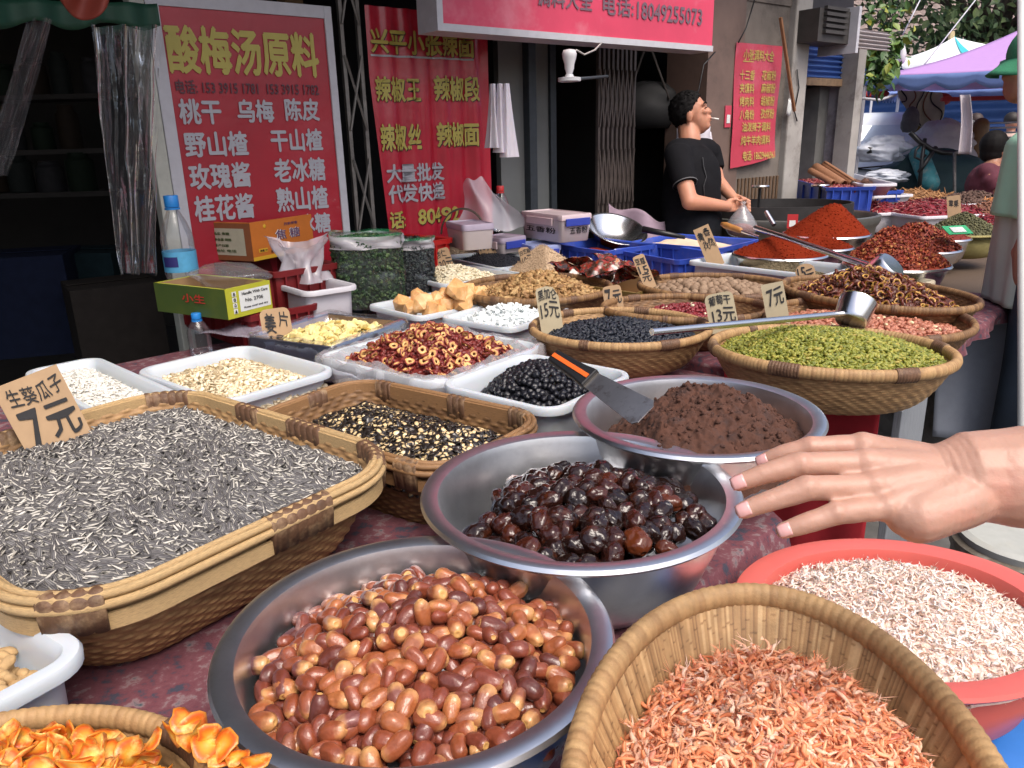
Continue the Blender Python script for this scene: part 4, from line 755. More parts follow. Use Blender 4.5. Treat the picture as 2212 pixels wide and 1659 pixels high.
def square_basket(v, H, label, bands, hb=.044, wall=None, foot=.72):
    t = v.root('wicker_basket', H, label, 'basket', 'wicker baskets on the stall'); link('woven_wall', weave(v, H-.004, foot, [wall or M_WEAVE], hs=.0085, ws=.019, amp=.0028, slant=.42, bulge=.62), t)
    P, N_, s = v.outl(320); tot = s[-1]+np.linalg.norm(P[0]-P[-1])
    mb = MB(); sweep(mb, P, N_, s, 0, tot, [(-.0105, H-hb), (-.0105, H), (-.0065, H+.001), (-.006, H-hb)], seg=.01); mb.build('inner_band', M_REED, t)
    mb = MB(); sweep(mb, P, N_, s, 0, tot, [(.004, H-hb-.004), (.0035, H-.027), (.0078, H-.028), (.0085, H-hb-.004)], seg=.01); mb.build('outer_band', M_REED, t)
    for z_, o_, r_ in ((H-.002, .0065, .0056), (H-.0135, .0095, .0060), (H+.001, -.002, .0050)):
        mb = MB(); wv_ = .0012*vnoise(s*9+z_*50, s*0+o_*900, 3, 3); sweep(mb, P+N_*wv_[:, None], N_, s, 0, tot, CIRC(r_, z_, o_, 7), seg=.01); mb.build('rim_reed', M_REED, t, True)
    for u0, u1 in bands:
        mb = MB(); sweep(mb, P, N_, s, u0*tot, u1*tot, [(-.0125, H-hb-.003), (-.0125, H+.002), (-.006, H+.006), (.006, H+.0055), (.0145, H-.002), (.0150, H-.02), (.0115, H-hb-.004), (.0, H-hb-.005)], wrap=.017, seg=.0017); mb.build('binding', M_BIND, t, True)
    return t
square_basket(VS, .165, 'large square wicker basket filled with striped sunflower seeds', [(.025, .065), (.14, .185), (.285, .325), (.405, .44), (.53, .56), (.655, .70), (.76, .80), (.845, .885), (.925, .955)])
def hS(x, y): return -.040+.030*(1-VS.rho(x, y)**2)+.012*vnoise(x*7+2, y*7, 3, 3)-.012*np.clip(VS.rho(x, y)-.7, 0, 1)
me, c = heap(VS, lambda x, y: hS(x, y)-.003, .965, M_SUNB, 120, 30)
x, y = hexpts(VS, .0059, .955, .4); k = inview(VS, x, y, hS(x, y), 30); x, y = x[k], y[k]; P, Q = frames(VS, x, y, hS, .40, yaw=2.75-VS.rot+1.1*vnoise(x*8, y*8, 2, 2), yawsd=.45); P[:, 2] += RNG.uniform(-.002, .004, len(P))
SEED = [t_ell(7, 10, (.0132, w_, .0022), lambda x: 1-.28*x) for w_ in (.0038, .0045)]
o = merged('sunflower_seeds', True, SEED, M_SUN, P, Q, sc_(len(P), .88, 1.15), 'heap of black and white striped sunflower seeds in the square basket', 'sunflower seeds'); join_heap(o, me, c)
M_REDBIT = mk('red leaf scrap', (.45, .09, .03), .7, var=.2)
# ---- black melon seeds
Pb, Pr = at(770, 812, .89)[:2], at(1142, 888, .89)[:2]; dM = (Pr-Pb)/np.linalg.norm(Pr-Pb); nM = np.array([-dM[1], dM[0]]); cM = (Pb+Pr)/2-nM*.152+dM*.022; VM = Vessel(cM[0], cM[1], .885, math.atan2(dM[1], dM[0]), 'rec', .255, .155, .08)
M_REED_D = mk('brown bamboo strip', (.27, .145, .062), .55, var=.25, nscale=30, bump=.3, bscale=200, aniso=(4, 4, 60), dirt=((.13, .07, .035), 18, .6))
_s = M_REED; M_REED = M_REED_D
square_basket(VM, .15, 'brown square wicker basket of black melon seeds', [(.05, .085), (.16, .19), (.30, .33), (.42, .455), (.55, .59), (.66, .69), (.80, .83), (.93, .96)], wall=M_WEAVE_D)
M_REED = _s
M_MEL = mk('melon seeds', (0, 0, 0), .3, ramp=[(0, (.62, .49, .29)), (.60, (.52, .38, .19)), (.74, (.02, .014, .01)), (1, (.016, .012, .010))], src='lr', var=.25, coat=.4); M_MELD = mk('dark melon seeds', (.018, .014, .011), .3, var=.2, coat=.4)
hM = mound(VM, -.062, .050, 1.8, .01, .02, .9, .008, 14, 6)
me, c = heap(VM, lambda x, y: hM(x, y)-.003, .93, M_MELD, 90, 24)
x, y = hexpts(VM, .0072, .92, .4); P, Q = frames(VM, x, y, hM, .38); P[:, 2] += RNG.uniform(-.002, .003, len(P))
MEL = [t_ell(8, 12, (.0080, .0054, .0018), lambda x: 1-.25*x)]; MELd = (MEL[0][0], MEL[0][1], MEL[0][2]*0+1)
o = merged('melon_seeds', True, MEL+[MELd], M_MEL, P, Q, sc_(len(P), .9, 1.2), 'heap of black melon seeds with cream centres in a brown basket', 'melon seeds'); join_heap(o, me, c)
# ---- shrimps
M_SHR = mk('dried orange shrimps', (0, 0, 0), .55, ramp=[(0, (.68, .20, .08)), (.3, (.82, .32, .15)), (.65, (.88, .45, .26)), (.9, (.90, .62, .46)), (1, (.7, .13, .06))], src='rnd', var=.22, nscale=90, sss=.15)
VR = Vessel(.204, .48, .89, 2.874, 'ell', .165, .262)
q = Vessel(.204, .480, .92, 2.874, 'ell', .163, .260); kx = (1.4-.89)/(1.4-.92); VR = Vessel(q.x*kx, q.y*kx, .89, q.rot, 'ell', q.a*kx, q.b*kx)
basket(VR, .12, 'round golden wicker basket of dried orange shrimps', rimr=.0125, wrapw=.0105, inside='reed', foot=.55, ws=.0105, bind=(), rimmat=M_WEAVE, group='wicker baskets on the stall', bulge=.8)
hR = mound(VR, -.085, .075, 1.5, .0, .0, .80, .006, 20, 3)
def hR(x, y): return -.042+.060*np.clip(1-(np.sqrt(((x+.012)/.152)**2+((y-.02)/.245)**2))**1.5, -.3, 1)+.006*vnoise(x*22, y*22, 3, 3)
me, c = heap(VR, lambda x, y: hR(x, y)-.004, .80, M_SHR, 90, 24)
x, y = hexpts(VR, .0066, .80, .45); k = inview(VR, x, y, hR(x, y), 30); P, Q = frames(VR, x[k], y[k], hR, .7); P[:, 2] += RNG.uniform(-.002, .007, len(P))
o = merged('dried_shrimps', True, [t_curl(.017, .0026, 1.6+.25*s_, 6, 5, s_, .7, True, 5) for s_ in range(7)], M_SHR, P, Q, sc_(len(P), .85, 1.5), 'heap of small curled orange dried shrimps in the golden basket', 'dried shrimps'); join_heap(o, me, c)
q = Vessel(.465, .808, .85, 1.693, 'ell', .166, .202); kx = (1.4-.76)/(1.4-.85); VP = Vessel(q.x*kx, q.y*kx, .76, q.rot, 'ell', q.a*kx, q.b*kx)
t = basin(VP, .15, 'coral red plastic basin of pale dried shrimps', M_CORALPL, 'plastic_basin', .03)
mb = MB(); e = at(1600, 1275, .745); mb.ell((e[0]-VP.x, e[1]-VP.y, .130), (.03, .022, .014), rotm(0, 0, .6)); h_ = mb.build('handle', M_CORALPL, t, True); h_.matrix_parent_inverse = Matrix.Rotation(-VP.rot, 4, 'Z')
M_SHW = mk('pale dried shrimps', (0, 0, 0), .55, ramp=[(0, (.78, .52, .42)), (.4, (.84, .66, .56)), (.8, (.88, .80, .73)), (1, (.74, .66, .62))], src='rnd', var=.15, nscale=90, sss=.2)
def hP(x, y): return -.034+.046*np.clip(1-(VP.rho(x, y)/.88)**2, -.4, 1)+.006*vnoise(x*18, y*18, 3, 3)
me, c = heap(VP, lambda x, y: hP(x, y)-.004, .87, M_SHW, 90, 24)
x, y = hexpts(VP, .0066, .865, .45); k = inview(VP, x, y, hP(x, y), 30); P, Q = frames(VP, x[k], y[k], hP, .7); P[:, 2] += RNG.uniform(-.002, .006, len(P))
o = merged('pale_shrimps', True, [t_curl(.0150, .0028, 1.5+.25*s_, 6, 5, 20+s_, .4, True, 2) for s_ in range(6)], M_SHW, P, Q, sc_(len(P), .75, 1.25), 'heap of tiny pale pink dried shrimps in the red plastic basin', 'dried shrimps'); join_heap(o, me, c)
M_STOOL = mk('blue stool plastic', (.03, .16, .50), .4, var=.08)
for nm_, vv, top, lab in (('plastic_stool', VP, .605, 'blue plastic stool under the coral red basin'), ('plastic_stool', VR, .765, 'blue plastic stool under the golden shrimp basket')):
    t = empty(nm_, (vv.x, vv.y, 0), vv.rot, lab, 'stool'); mb = MB(); P_, N_, s_ = outline('rec', .17, .17, 48, .05); loft(mb, P_, N_, [(1, 0, top-.05), (1, .004, top-.02), (1, 0, top-.004), (.97, 0, top), (.5, 0, top)]); mb.build('seat', M_STOOL, t, 'auto')
    for sx in (-1, 1):
        for sy in (-1, 1): mb = MB(); mb.tube([(sx*.135, sy*.135, top-.03), (sx*.175, sy*.175, 0)], [.028, .02], 8); mb.build('leg', M_STOOL, t, 'auto')
# ---- orange slices, bottom corner
q = Vessel(-.50, .40, .90, 0, 'ell', .21, .21)
VO = Vessel(-.455, .435, .885, .3, 'ell', .215, .175)
basket(VO, .10, 'low wicker basket of dried orange and yellow fruit slices', rimr=.010, bind=((.05, .10), (.30, .36), (.6, .66)), group='wicker baskets on the stall', hs=.009, ws=.02)
M_ORS = mk('dried orange slices', (0, 0, 0), .45, ramp=[(0, (.42, .29, .07)), (.35, (.50, .22, .020)), (.6, (.46, .115, .008)), (.8, (.40, .062, .006)), (1, (.44, .17, .015))], src='lr', var=.5, nscale=45, bump=.5, bscale=90, coat=.3, dirt=((.55, .42, .14), 45, .7))
SL = [tmesh('orange_slice', t_disc(.0135, .0032, 14, .24, s_), M_ORS) for s_ in range(7)]
hO = mound(VO, -.014, .052, 2, .09, .02, .90, .01, 16, 9)
x, y = hexpts(VO, .0145, .84, .3); k = inview(VO, x, y, hO(x, y), 60); P, Q = frames(VO, x[k], y[k], hO, .75); P[:, 2] += RNG.uniform(-.004, .010, len(P))
xp = [(398, 1556, .93), (415, 1578, .92), (450, 1590, .915), (485, 1612, .912), (515, 1636, .91), (556, 1644, .915), (372, 1585, .92), (330, 1600, .915), (445, 1612, .91), (480, 1635, .905), (515, 1655, .905)]; eP = np.array([at(*p) for p in xp]); _, eQ = frames(VO, RNG.normal(size=len(xp))*.02, RNG.normal(size=len(xp))*.02, hO, .8); P = np.concatenate([P, eP]); Q = np.concatenate([Q, eQ])
loose(SL, 'orange_slice', P, Q, sc_(len(P), .75, 1.2), 'dried orange fruit slice with a yellow middle in the low wicker basket', 'fruit slice', 'dried orange slices')
me, c = heap(VO, lambda x, y: hO(x, y)-.012, .86, M_ORS, 60, 14); tag(link('orange_peel', me, None, c), 'mass of orange dried peel under the fruit slices', 'fruit peel', None, 'stuff')
# ---- peanuts in shells
q = [at(*p, .875)[:2] for p in ((196, 1402), (0, 1282), (0, 1548))]; e1 = (q[1]-q[0])/np.linalg.norm(q[1]-q[0]); e2 = np.array([-e1[1], e1[0]]); e2 = e2*np.sign(e2@(q[2]-q[0])); c = q[0]+e1*.205+e2*.15; VN = Vessel(c[0], c[1], .875, math.atan2(e1[1], e1[0]), 'rec', .21, .155, .045)
tray(VN, .12, 'white plastic tray of peanuts in their shells', M_WHITEPL, lip=.02)
M_PNUT = mk('peanut shells', (.46, .30, .14), .8, var=.25, nscale=70, bump=.8, bscale=120)
PN = [tmesh('peanut', t_ell(13, 14, (.0175, .0078, .0078), lambda x, s_=s_: 1.05-.28*math.exp(-((x+.1*s_)/.33)**2)), M_PNUT) for s_ in range(3)]
hN = mound(VN, -.06, .04, 2, 0, 0, .9, .008, 16, 2)
x, y = hexpts(VN, .0165, .74, .3); k = inview(VN, x, y, hN(x, y), 60); P, Q = frames(VN, x[k], y[k], hN, .5)
x2, y2 = hexpts(VN, .018, .72, .3); k = inview(VN, x2, y2, hN(x2, y2), 60); P2, Q2 = frames(VN, x2[k], y2[k], lambda a, b: hN(a, b)-.012, .5); P = np.concatenate([P, P2]); Q = np.concatenate([Q, Q2])
loose(PN, 'peanut', P, Q, sc_(len(P), .85, 1.15), 'peanut in its tan shell lying in the white tray', 'peanut', 'peanuts in shells')

# ---- white trays behind
def stuff_in(v, name, tm, mat, sp, hf, lim, label, cat, flat=.5, lift=(-.002, .003), base=None, smooth=True, size=(.85, 1.15), body=True):
    x, y = hexpts(v, sp, lim, .4); k = inview(v, x, y, hf(x, y), 30); P, Q = frames(v, x[k], y[k], hf, flat); P[:, 2] += RNG.uniform(*lift, len(P))
    o = merged(name, smooth, tm, mat, P, Q, sc_(len(P), *size), label, cat)
    if body: me, c = heap(v, lambda a, b: hf(a, b)-.003, lim+.02, base or mat, 72, 20); join_heap(o, me, c)
    return o
VK = rect4((278, 795), (500, 882), (712, 787), (535, 745), .86, .06); tray(VK, .10, 'white plastic tray of cream pumpkin seeds beside the black melon seeds')
M_PUMP = mk('pumpkin seeds', (0, 0, 0), .5, ramp=[(0, (.72, .66, .50)), (.6, (.66, .58, .42)), (.85, (.52, .43, .28)), (1, (.38, .29, .17))], src='lr', var=.2)
hK = mound(VK, -.052, .045, 2, 0, 0, .92, .006, 14, 3)
stuff_in(VK, 'pumpkin_seeds', [t_ell(7, 10, (.0105, .0062, .0018), lambda x: 1-.2*x)], M_PUMP, .0086, hK, .91, 'heap of flat cream pumpkin seeds in a white tray', 'pumpkin seeds')
mb = MB(); p = VK.world(*VK.local(*at(498, 778, .85)[:2]), -.01); mb.add(t_disc(.012, .003, 10, .5, 3)[0]*np.array([1, .55, 1]), t_disc(.012, .003, 10, .5, 3)[1]); tag(mb.build('chilli_scrap', M_REDBIT, None, True, p), 'single red chilli scrap lying on the cream pumpkin seeds', 'chilli scrap')
VW = rect4((30, 790), (215, 905), (405, 850), (225, 778), .865, .05); tray(VW, .10, 'white plastic tray of white seeds behind the square basket')
M_WSEED = mk('white seeds', (.72, .70, .64), .5, var=.1)
hW = mound(VW, -.045, .035, 2, 0, 0, .9, .005, 14, 4); stuff_in(VW, 'white_seeds', [t_ell(6, 7, (.008, .0045, .0016))], M_WSEED, .008, hW, .88, 'heap of white seeds in the tray behind the square basket', 'white seeds')
VJ = rect4((708, 782), (965, 830), (1160, 744), (890, 690), .87, .06); tray(VJ, .11, 'white plastic tray lined with clear film under red date rings')
M_JUJ = mk('dried red date rings', (0, 0, 0), .5, ramp=[(0, (.58, .37, .15)), (.6, (.50, .29, .10)), (.78, (.22, .035, .022)), (1, (.14, .016, .015))], src='lx', var=.25, coat=.1)
M_JUJR = mk('dried red date skin', (.16, .022, .018), .45, var=.35, nscale=60, bump=.4)
hJ = mound(VJ, -.03, .085, 1.6, 0, 0, .80, .008, 16, 5)
x, y = hexpts(VJ, .0148, .80, .3); P, Q = frames(VJ, x, y, hJ, .75); P[:, 2] += RNG.uniform(.002, .009, len(P)); kk = RNG.permutation(len(P))[:300]
JR = [tmesh('date_ring', t_ring(.0082, .0046, .0024, 12, 8, .10, s_), M_JUJ) for s_ in range(5)]
n1 = int(len(kk)*.95); loose(JR, 'date_ring', P[kk[:n1]], Q[kk[:n1]], sc_(n1, .8, 1.2), 'dried red date ring with tan flesh heaped in the film-lined tray', 'date ring', 'red date rings')
x, y = hexpts(VJ, .0112, .80, .4); P, Q = frames(VJ, x, y, lambda a, b: hJ(a, b)-.003, .8); o = merged('date_skin_pieces', True, [t_crumb(.0068, s_, .55, 8, 6, (1.2, .8, .55)) for s_ in range(5)], M_JUJR, P, Q, sc_(len(P), .7, 1.3), 'dark red pieces of dried date skin among the date rings', 'date pieces')
me, c = heap(VJ, lambda x, y: hJ(x, y)-.006, .82, M_JUJR, 70, 16); join_heap(o, me, c)
# film lining, gathered over the rim
P_, N_, s_ = VJ.outl(160); mb = MB(); ang = np.arange(160)
rows = []
for sc0, off, dz in ((.72, 0, -.035), (.84, 0, .004), (.93, 0, -.012), (1.0, .004, .006), (1.02, .012, .000), (1.02, .018, -.035), (1.01, .014, -.06)):
    wob = .010*vnoise(ang*.31, np.full(160, off*90+sc0*7), 6, 3); rows.append(np.column_stack([P_*sc0+N_*(off+wob)[:, None], np.full(160, VJ.z+dz-VJ.z)+.016*vnoise(ang*.23, np.full(160, sc0*9), 2, 3)*(1 if sc0 > .8 else .5)]))
V = np.concatenate(rows); n = 160; mb.add(V, [(i*n+j, i*n+(j+1) % n, (i+1)*n+(j+1) % n, (i+1)*n+j) for i in range(6) for j in range(n)])
o = mb.build('plastic_film', M_FILM3, None, True, (VJ.x, VJ.y, VJ.z)); o.rotation_euler[2] = VJ.rot; tag(o, 'crumpled clear plastic film lining the tray of red date rings', 'plastic film')
VBk = rect4((962, 832), (1218, 898), (1357, 798), (1112, 757), .885, .055); tray(VBk, .13, 'deep white plastic tray of glossy black berries')
M_BERRY = mk('dried black berries', (.008, .008, .012), .35, var=.4, nscale=150, bump=1., bscale=160, coat=.25)
BE = [tmesh('black_berry', t_crumb(.0078, s_, .34, 16, 12), M_BERRY) for s_ in range(5)]
def hBk(x, y): return -.075+.098*np.clip(1-((x+.0)/.17)**2-((y-.03)/.155)**2, -.3, 1)+.004*vnoise(x*20, y*20, 3, 2)
x, y = hexpts(VBk, .0142, .84, .2); k = hBk(x, y) > -.085; P, Q = frames(VBk, x[k], y[k], hBk, .5); P[:, 2] += RNG.uniform(-.001, .004, len(P)); x, y = hexpts(VBk, .0145, .84, .2); k = hBk(x, y) > -.08
loose(BE, 'black_berry', P[:300], Q[:300], sc_(min(300, len(P)), .85, 1.2), 'wrinkled dried black berry heaped in the deep white tray', 'black berry', 'dried black berries')
me, c = heap(VBk, lambda x, y: np.minimum(hBk(x, y)-.006, -.006), .86, M_BERRY, 60, 16); tag(link('berry_mass', me, None, c), 'solid mass of black berries under the loose ones', 'black berries', None, 'stuff')
VL = rect4((815, 665), (930, 690), (1070, 641), (950, 617), .865, .04); tray(VL, .09, 'white plastic tray of big amber sugar lumps')
M_AMB = mk('amber rock sugar', (.66, .36, .14), .45, var=.2, nscale=35, sss=.2, bump=.5, bscale=120, dirt=((.75, .55, .33), 40, .6))
AM = [tmesh('sugar_lump', t_lump((.040, .036, .033), s_, 22), M_AMB, False) for s_ in range(6)]
lump = [(870, 655, .87, 1.0), (905, 645, .88, 1.05), (930, 668, .87, 1), (945, 650, .89, .9), (962, 640, .90, 1.0), (985, 628, .925, 1.15), (1005, 640, .90, 1.05), (1028, 640, .89, 1), (1000, 655, .88, 1), (965, 660, .875, .95), (890, 668, .86, .9), (1040, 635, .875, .9), (915, 655, .89, 1.), (1012, 630, .91, .9), (950, 672, .86, .9)]
loose(AM, 'sugar_lump', np.array([at(a, b, z) for a, b, z, s in lump]), np.array([rotm(*RNG.uniform(0, 6, 3)) for _ in lump]), np.array([s*1.12 for *_, s in lump]), 'rough amber rock sugar lump piled in a white tray', 'sugar lump', 'amber sugar lumps')
VG = rect4((958, 692), (1132, 708), (1216, 667), (1072, 640), .865, .04); tray(VG, .09, 'white plastic tray of white rock sugar')
M_WSUG = mk('white rock sugar', (.74, .78, .78), .6, var=.06)
SG = [tmesh('white_sugar_lump', t_lump((.0125, .011, .009), 30+s_, 10), M_WSUG, False) for s_ in range(5)]
hG = mound(VG, -.04, .065, 1.7, .01, 0, .85, .006, 16, 3)
x, y = hexpts(VG, .0175, .83, .3); P, Q = frames(VG, x, y, hG, 1.); loose(SG, 'white_sugar_lump', P[:280], Q[:280], sc_(min(280, len(P)), .8, 1.25), 'white rock sugar crystal heaped in a white tray', 'sugar crystal', 'white sugar crystals')
me, c = heap(VG, lambda x, y: hG(x, y)-.008, .85, M_WSUG, 60, 14); tag(link('sugar_mass', me, None, c), 'packed white sugar under the loose crystals', 'white sugar', None, 'stuff')
VH = rect4((895, 602), (990, 620), (1088, 587), (985, 563), .865, .04); tray(VH, .09, 'white plastic tray of pale almond flakes')
M_ALM = mk('almond flakes', (.76, .68, .49), .6, var=.15)
hH = mound(VH, -.035, .07, 1.6, -.02, -.02, .85, .006, 14, 3); stuff_in(VH, 'almond_flakes', [t_ell(5, 6, (.011, .0065, .0028))], M_ALM, .012, hH, .86, 'heap of pale almond flakes in a white tray', 'almond flakes', .7)
VI = rect4((962, 558), (1105, 583), (1170, 560), (1068, 538), .865, .04); tray(VI, .09, 'white plastic tray of black sesame')
M_BSES = mk('black sesame', (.016, .018, .026), .7, var=.3, nscale=300, bump=.8, bscale=500)
hI = mound(VI, -.035, .055, 1.8, 0, 0, .9, .003, 14, 3); stuff_in(VI, 'black_sesame', [t_ell(4, 5, (.004, .0025, .0015))], M_BSES, .009, hI, .88, 'smooth heap of black sesame in a white tray', 'black sesame')
VI2 = rect4((905, 540), (968, 556), (1042, 540), (1000, 525), .885, .04); tray(VI2, .09, 'white plastic tray of wheat flakes beside black sesame')
M_WHT = mk('wheat flakes', (.46, .35, .24), .7, var=.2)
hI2 = mound(VI2, -.03, .06, 1.6, -.02, 0, .85, .005, 14, 3); stuff_in(VI2, 'wheat_flakes', [t_ell(5, 6, (.009, .006, .002))], M_WHT, .011, hI2, .86, 'heap of tan wheat flakes in a white tray', 'wheat flakes', .7)
VI3 = rect4((1087, 586), (1205, 600), (1262, 580), (1165, 562), .865, .04); tray(VI3, .09, 'white plastic tray heaped with tan sesame')
M_TSES = mk('tan sesame', (.50, .36, .23), .8, var=.16, nscale=260, bump=.7, bscale=450)
hI3 = mound(VI3, -.03, .135, 1.15, -.02, 0, .92, .002, 14, 3); stuff_in(VI3, 'tan_sesame', [t_ell(4, 5, (.0035, .0022, .0015))], M_TSES, .008, hI3, .9, 'tall smooth heap of tan sesame in a white tray', 'tan sesame')
VQ = rect4((1496, 567), (1798, 596), (1843, 574), (1561, 541), .90, .035); tray(VQ, .13, 'long white tray half full of grey green ground cumin', lip=.02, foot=.93)
M_CUM = mk('ground cumin', (.17, .135, .075), .9, var=.25, nscale=200, bump=.8, bscale=350)
def hQ(x, y): return -.058+.065*np.exp(-((x-.06)/.16)**2-(y/.12)**2)+.003*vnoise(x*20, y*20, 2, 3)
stuff_in(VQ, 'ground_cumin', [t_ell(4, 5, (.004, .002, .0015))], M_CUM, .009, hQ, .9, 'grey green heap of ground cumin in the long white tray', 'ground cumin')
VQ2 = rect4((1829, 604), (1975, 628), (1999, 600), (1862, 583), .885, .035); M_CREAMPL = mk('cream tray plastic', (.62, .55, .40), .45, var=.06); tray(VQ2, .10, 'cream plastic tray behind the dried chilli rings', M_CREAMPL)
M_OLIVE = mk('olive leaves', (.12, .09, .025), .8, var=.35, nscale=60, bump=.6)
hQ2 = mound(VQ2, -.04, .05, 1.8, -.05, 0, .85, .012, 18, 3); stuff_in(VQ2, 'olive_leaves', [t_disc(.014, .002, 8, .5, s_, 1) for s_ in range(3)], M_OLIVE, .016, hQ2, .85, 'dry olive green leaves in the cream tray', 'dried leaves', .8)
# ---- oval baskets on the second table
def oval(xm, ym, z, pts_l, pts_r, b): pass
GB = 'wicker baskets on the stall'
def ov(l, r_, t_, b_, z, H, label, dark, rr=.010, squash=1.):
    """oval from the photographed extreme points of its rim (leftmost, rightmost, far, near)"""
    L_, R_, T_, B_ = [at(*p, z)[:2] for p in (l, r_, t_, b_)]; c = (L_+R_)/2*.5+(T_+B_)/2*.5; ax = R_-L_; rot = math.atan2(ax[1], ax[0])
    v = Vessel(c[0], c[1], z, rot, 'ell', np.linalg.norm(ax)/2*squash, abs((T_-B_)@np.array([-math.sin(rot), math.cos(rot)]))/2)
    basket(v, H, label, [M_WEAVE_D if dark else M_WEAVE], rr, [(k+RNG.uniform(-.02, .02), k+.03) for k in np.arange(.04, 1, .16)], GB, hs=.007, ws=.016); return v
O1 = ov((1155, 702), (1540, 712), (1330, 668), (1335, 748), .895, .107, 'oval wicker basket of black raisins', False)
O2 = ov((1296, 664), (1660, 668), (1470, 637), (1500, 690), .895, .11, 'oval wicker basket of small red peanuts', True)
O3 = ov((1385, 607), (1716, 623), (1545, 596), (1545, 646), .895, .11, 'oval wicker basket of round brown nuts', True)
O4 = ov((1006, 615), (1320, 622), (1160, 596), (1150, 655), .895, .11, 'oval wicker basket of walnut kernels', True)
O5 = ov((1650, 668), (2100, 700), (1870, 652), (1880, 738), .895, .107, 'oval wicker basket of pink peanut kernels', True)
O6 = ov((1710, 602), (2096, 665), (1905, 604), (1880, 666), .915, .125, 'oval wicker basket of dried chilli rings', True)
O7 = ov((1534, 738), (2062, 772), (1800, 712), (1790, 808), .905, .117, 'large oval wicker basket of green raisins', False, .012)
M_BRAIS = mk('black raisins', (.013, .017, .027), .5, var=.35, nscale=150, bump=.8, bscale=200)
def moundv(v, edge, H, p, lim, cx=0, cy=0, seed=1, nz=.005): return mound(v, edge, H, p, cx, cy, lim, nz, 16, seed)
stuff_in(O1, 'black_raisins', [t_crumb(.0058, s_, .4, 7, 5, (1.5, .8, .7)) for s_ in range(4)], M_BRAIS, .0088, moundv(O1, -.040, .055, 1.8, .9, .0, .0, 2), .88, 'heap of small black raisins in an oval basket', 'black raisins', .8)
M_RPEA = mk('red peanut kernels', (0, 0, 0), .4, ramp=[(0, (.16, .014, .022)), (.85, (.24, .03, .035)), (.93, (.26, .04, .04)), (.96, (.70, .60, .42))], src='rnd', var=.25)
stuff_in(O2, 'red_peanuts', [t_ell(7, 8, (.0065, .0048, .0046))], M_RPEA, .0105, moundv(O2, -.06, .07, 1.6, .85, .02, -.0, 3), .84, 'heap of dark red peanut kernels in an oval basket', 'red peanuts', .6)
M_NUT = mk('round brown nuts', (0, 0, 0), .75, ramp=[(0, (.17, .11, .068)), (1, (.25, .17, .11))], src='obj', var=.2, nscale=50, bump=.3)
NU = [tmesh('round_nut', t_crumb(.0150, s_, .07, 14, 10), M_NUT) for s_ in range(3)]
hf = moundv(O3, -.036, .04, 2, .9, 0, 0, 4); x, y = hexpts(O3, .0285, .83, .16); P, Q = frames(O3, x, y, hf, .8); P[:, 2] += RNG.uniform(0, .006, len(P)); loose(NU, 'round_nut', P, Q, sc_(len(P), .85, 1.15), 'round dull brown nut lying in an oval basket', 'nut', 'round brown nuts')
x, y = hexpts(O3, .03, .78, .2); P, Q = frames(O3, x, y, lambda a, b: hf(a, b)-.016, .8); loose(NU, 'round_nut', P, Q, sc_(len(P), .85, 1.1), 'round dull brown nut lying in an oval basket', 'nut', 'round brown nuts')
M_WAL = mk('walnut kernels', (0, 0, 0), .65, ramp=[(0, (.20, .10, .035)), (.5, (.34, .19, .07)), (1, (.46, .30, .13))], src='rnd', var=.35, nscale=110, bump=1, bscale=160)
hW4 = moundv(O4, -.04, .085, 1.5, .85, .02, 0, 5, .012); stuff_in(O4, 'walnut_kernels', [t_crumb(.0115, s_, 1.0, 10, 7, (1.25, .85, .6)) for s_ in range(6)], M_WAL, .0145, hW4, .85, 'heap of wrinkled walnut kernels in an oval basket', 'walnut kernels', .9, (-.002, .006))
M_PPEA = mk('pink peanut kernels', (0, 0, 0), .45, ramp=[(0, (.30, .095, .055)), (.5, (.40, .15, .09)), (.92, (.46, .20, .125)), (.97, (.66, .55, .33))], src='rnd', var=.22)
stuff_in(O5, 'pink_peanuts', [t_ell(8, 8, (.0092, .0056, .0053), lambda x: 1.05+.06*x)], M_PPEA, .0125, moundv(O5, -.030, .03, 2, .9, 0, 0, 6), .89, 'pink peanut kernels filling an oval basket', 'pink peanuts', .6)
M_CRING = mk('dried chilli rings', (0, 0, 0), .45, ramp=[(0, (.44, .27, .05)), (.5, (.34, .18, .035)), (.7, (.13, .03, .014)), (1, (.08, .014, .009))], src='lx', var=.3, coat=.15)
M_CSKIN = mk('dried chilli skin', (.085, .022, .012), .45, var=.4, nscale=60, bump=.4, coat=.1)
h6 = moundv(O6, -.035, .105, 1.4, .85, -.02, .0, 7, .008)
x, y = hexpts(O6, .0235, .84, .3); P, Q = frames(O6, x, y, h6, .9); P[:, 2] += RNG.uniform(0, .008, len(P)); loose([tmesh('chilli_ring', t_ring(.0105, .0036, .0034, 12, 6, .1, s_), M_CRING) for s_ in range(5)], 'chilli_ring', P[:290], Q[:290], sc_(min(290, len(P)), .75, 1.2), 'dried chilli ring with a yellow inside on the heap in an oval basket', 'chilli ring', 'dried chilli rings')
stuff_in(O6, 'chilli_skins', [t_disc(.011, .003, 8, .7, s_, 1) for s_ in range(5)], M_CSKIN, .0125, lambda a, b: h6(a, b)-.003, .85, 'dark red broken chilli skins among the chilli rings', 'chilli skins', .9)
M_GRAIS = mk('green raisins', (0, 0, 0), .5, ramp=[(0, (.13, .15, .018)), (.5, (.22, .23, .03)), (.85, (.32, .31, .05)), (1, (.34, .27, .05))], src='rnd', var=.3, nscale=120, bump=.8, bscale=160, sss=.1)
h7 = moundv(O7, -.016, .058, 2.0, .93, -.02, 0, 8, .006); stuff_in(O7, 'green_raisins', [t_crumb(.0054, s_, .35, 8, 6, (1.6, .75, .65)) for s_ in range(5)], M_GRAIS, .0072, h7, .91, 'large heap of green raisins in an oval basket', 'green raisins', .8)
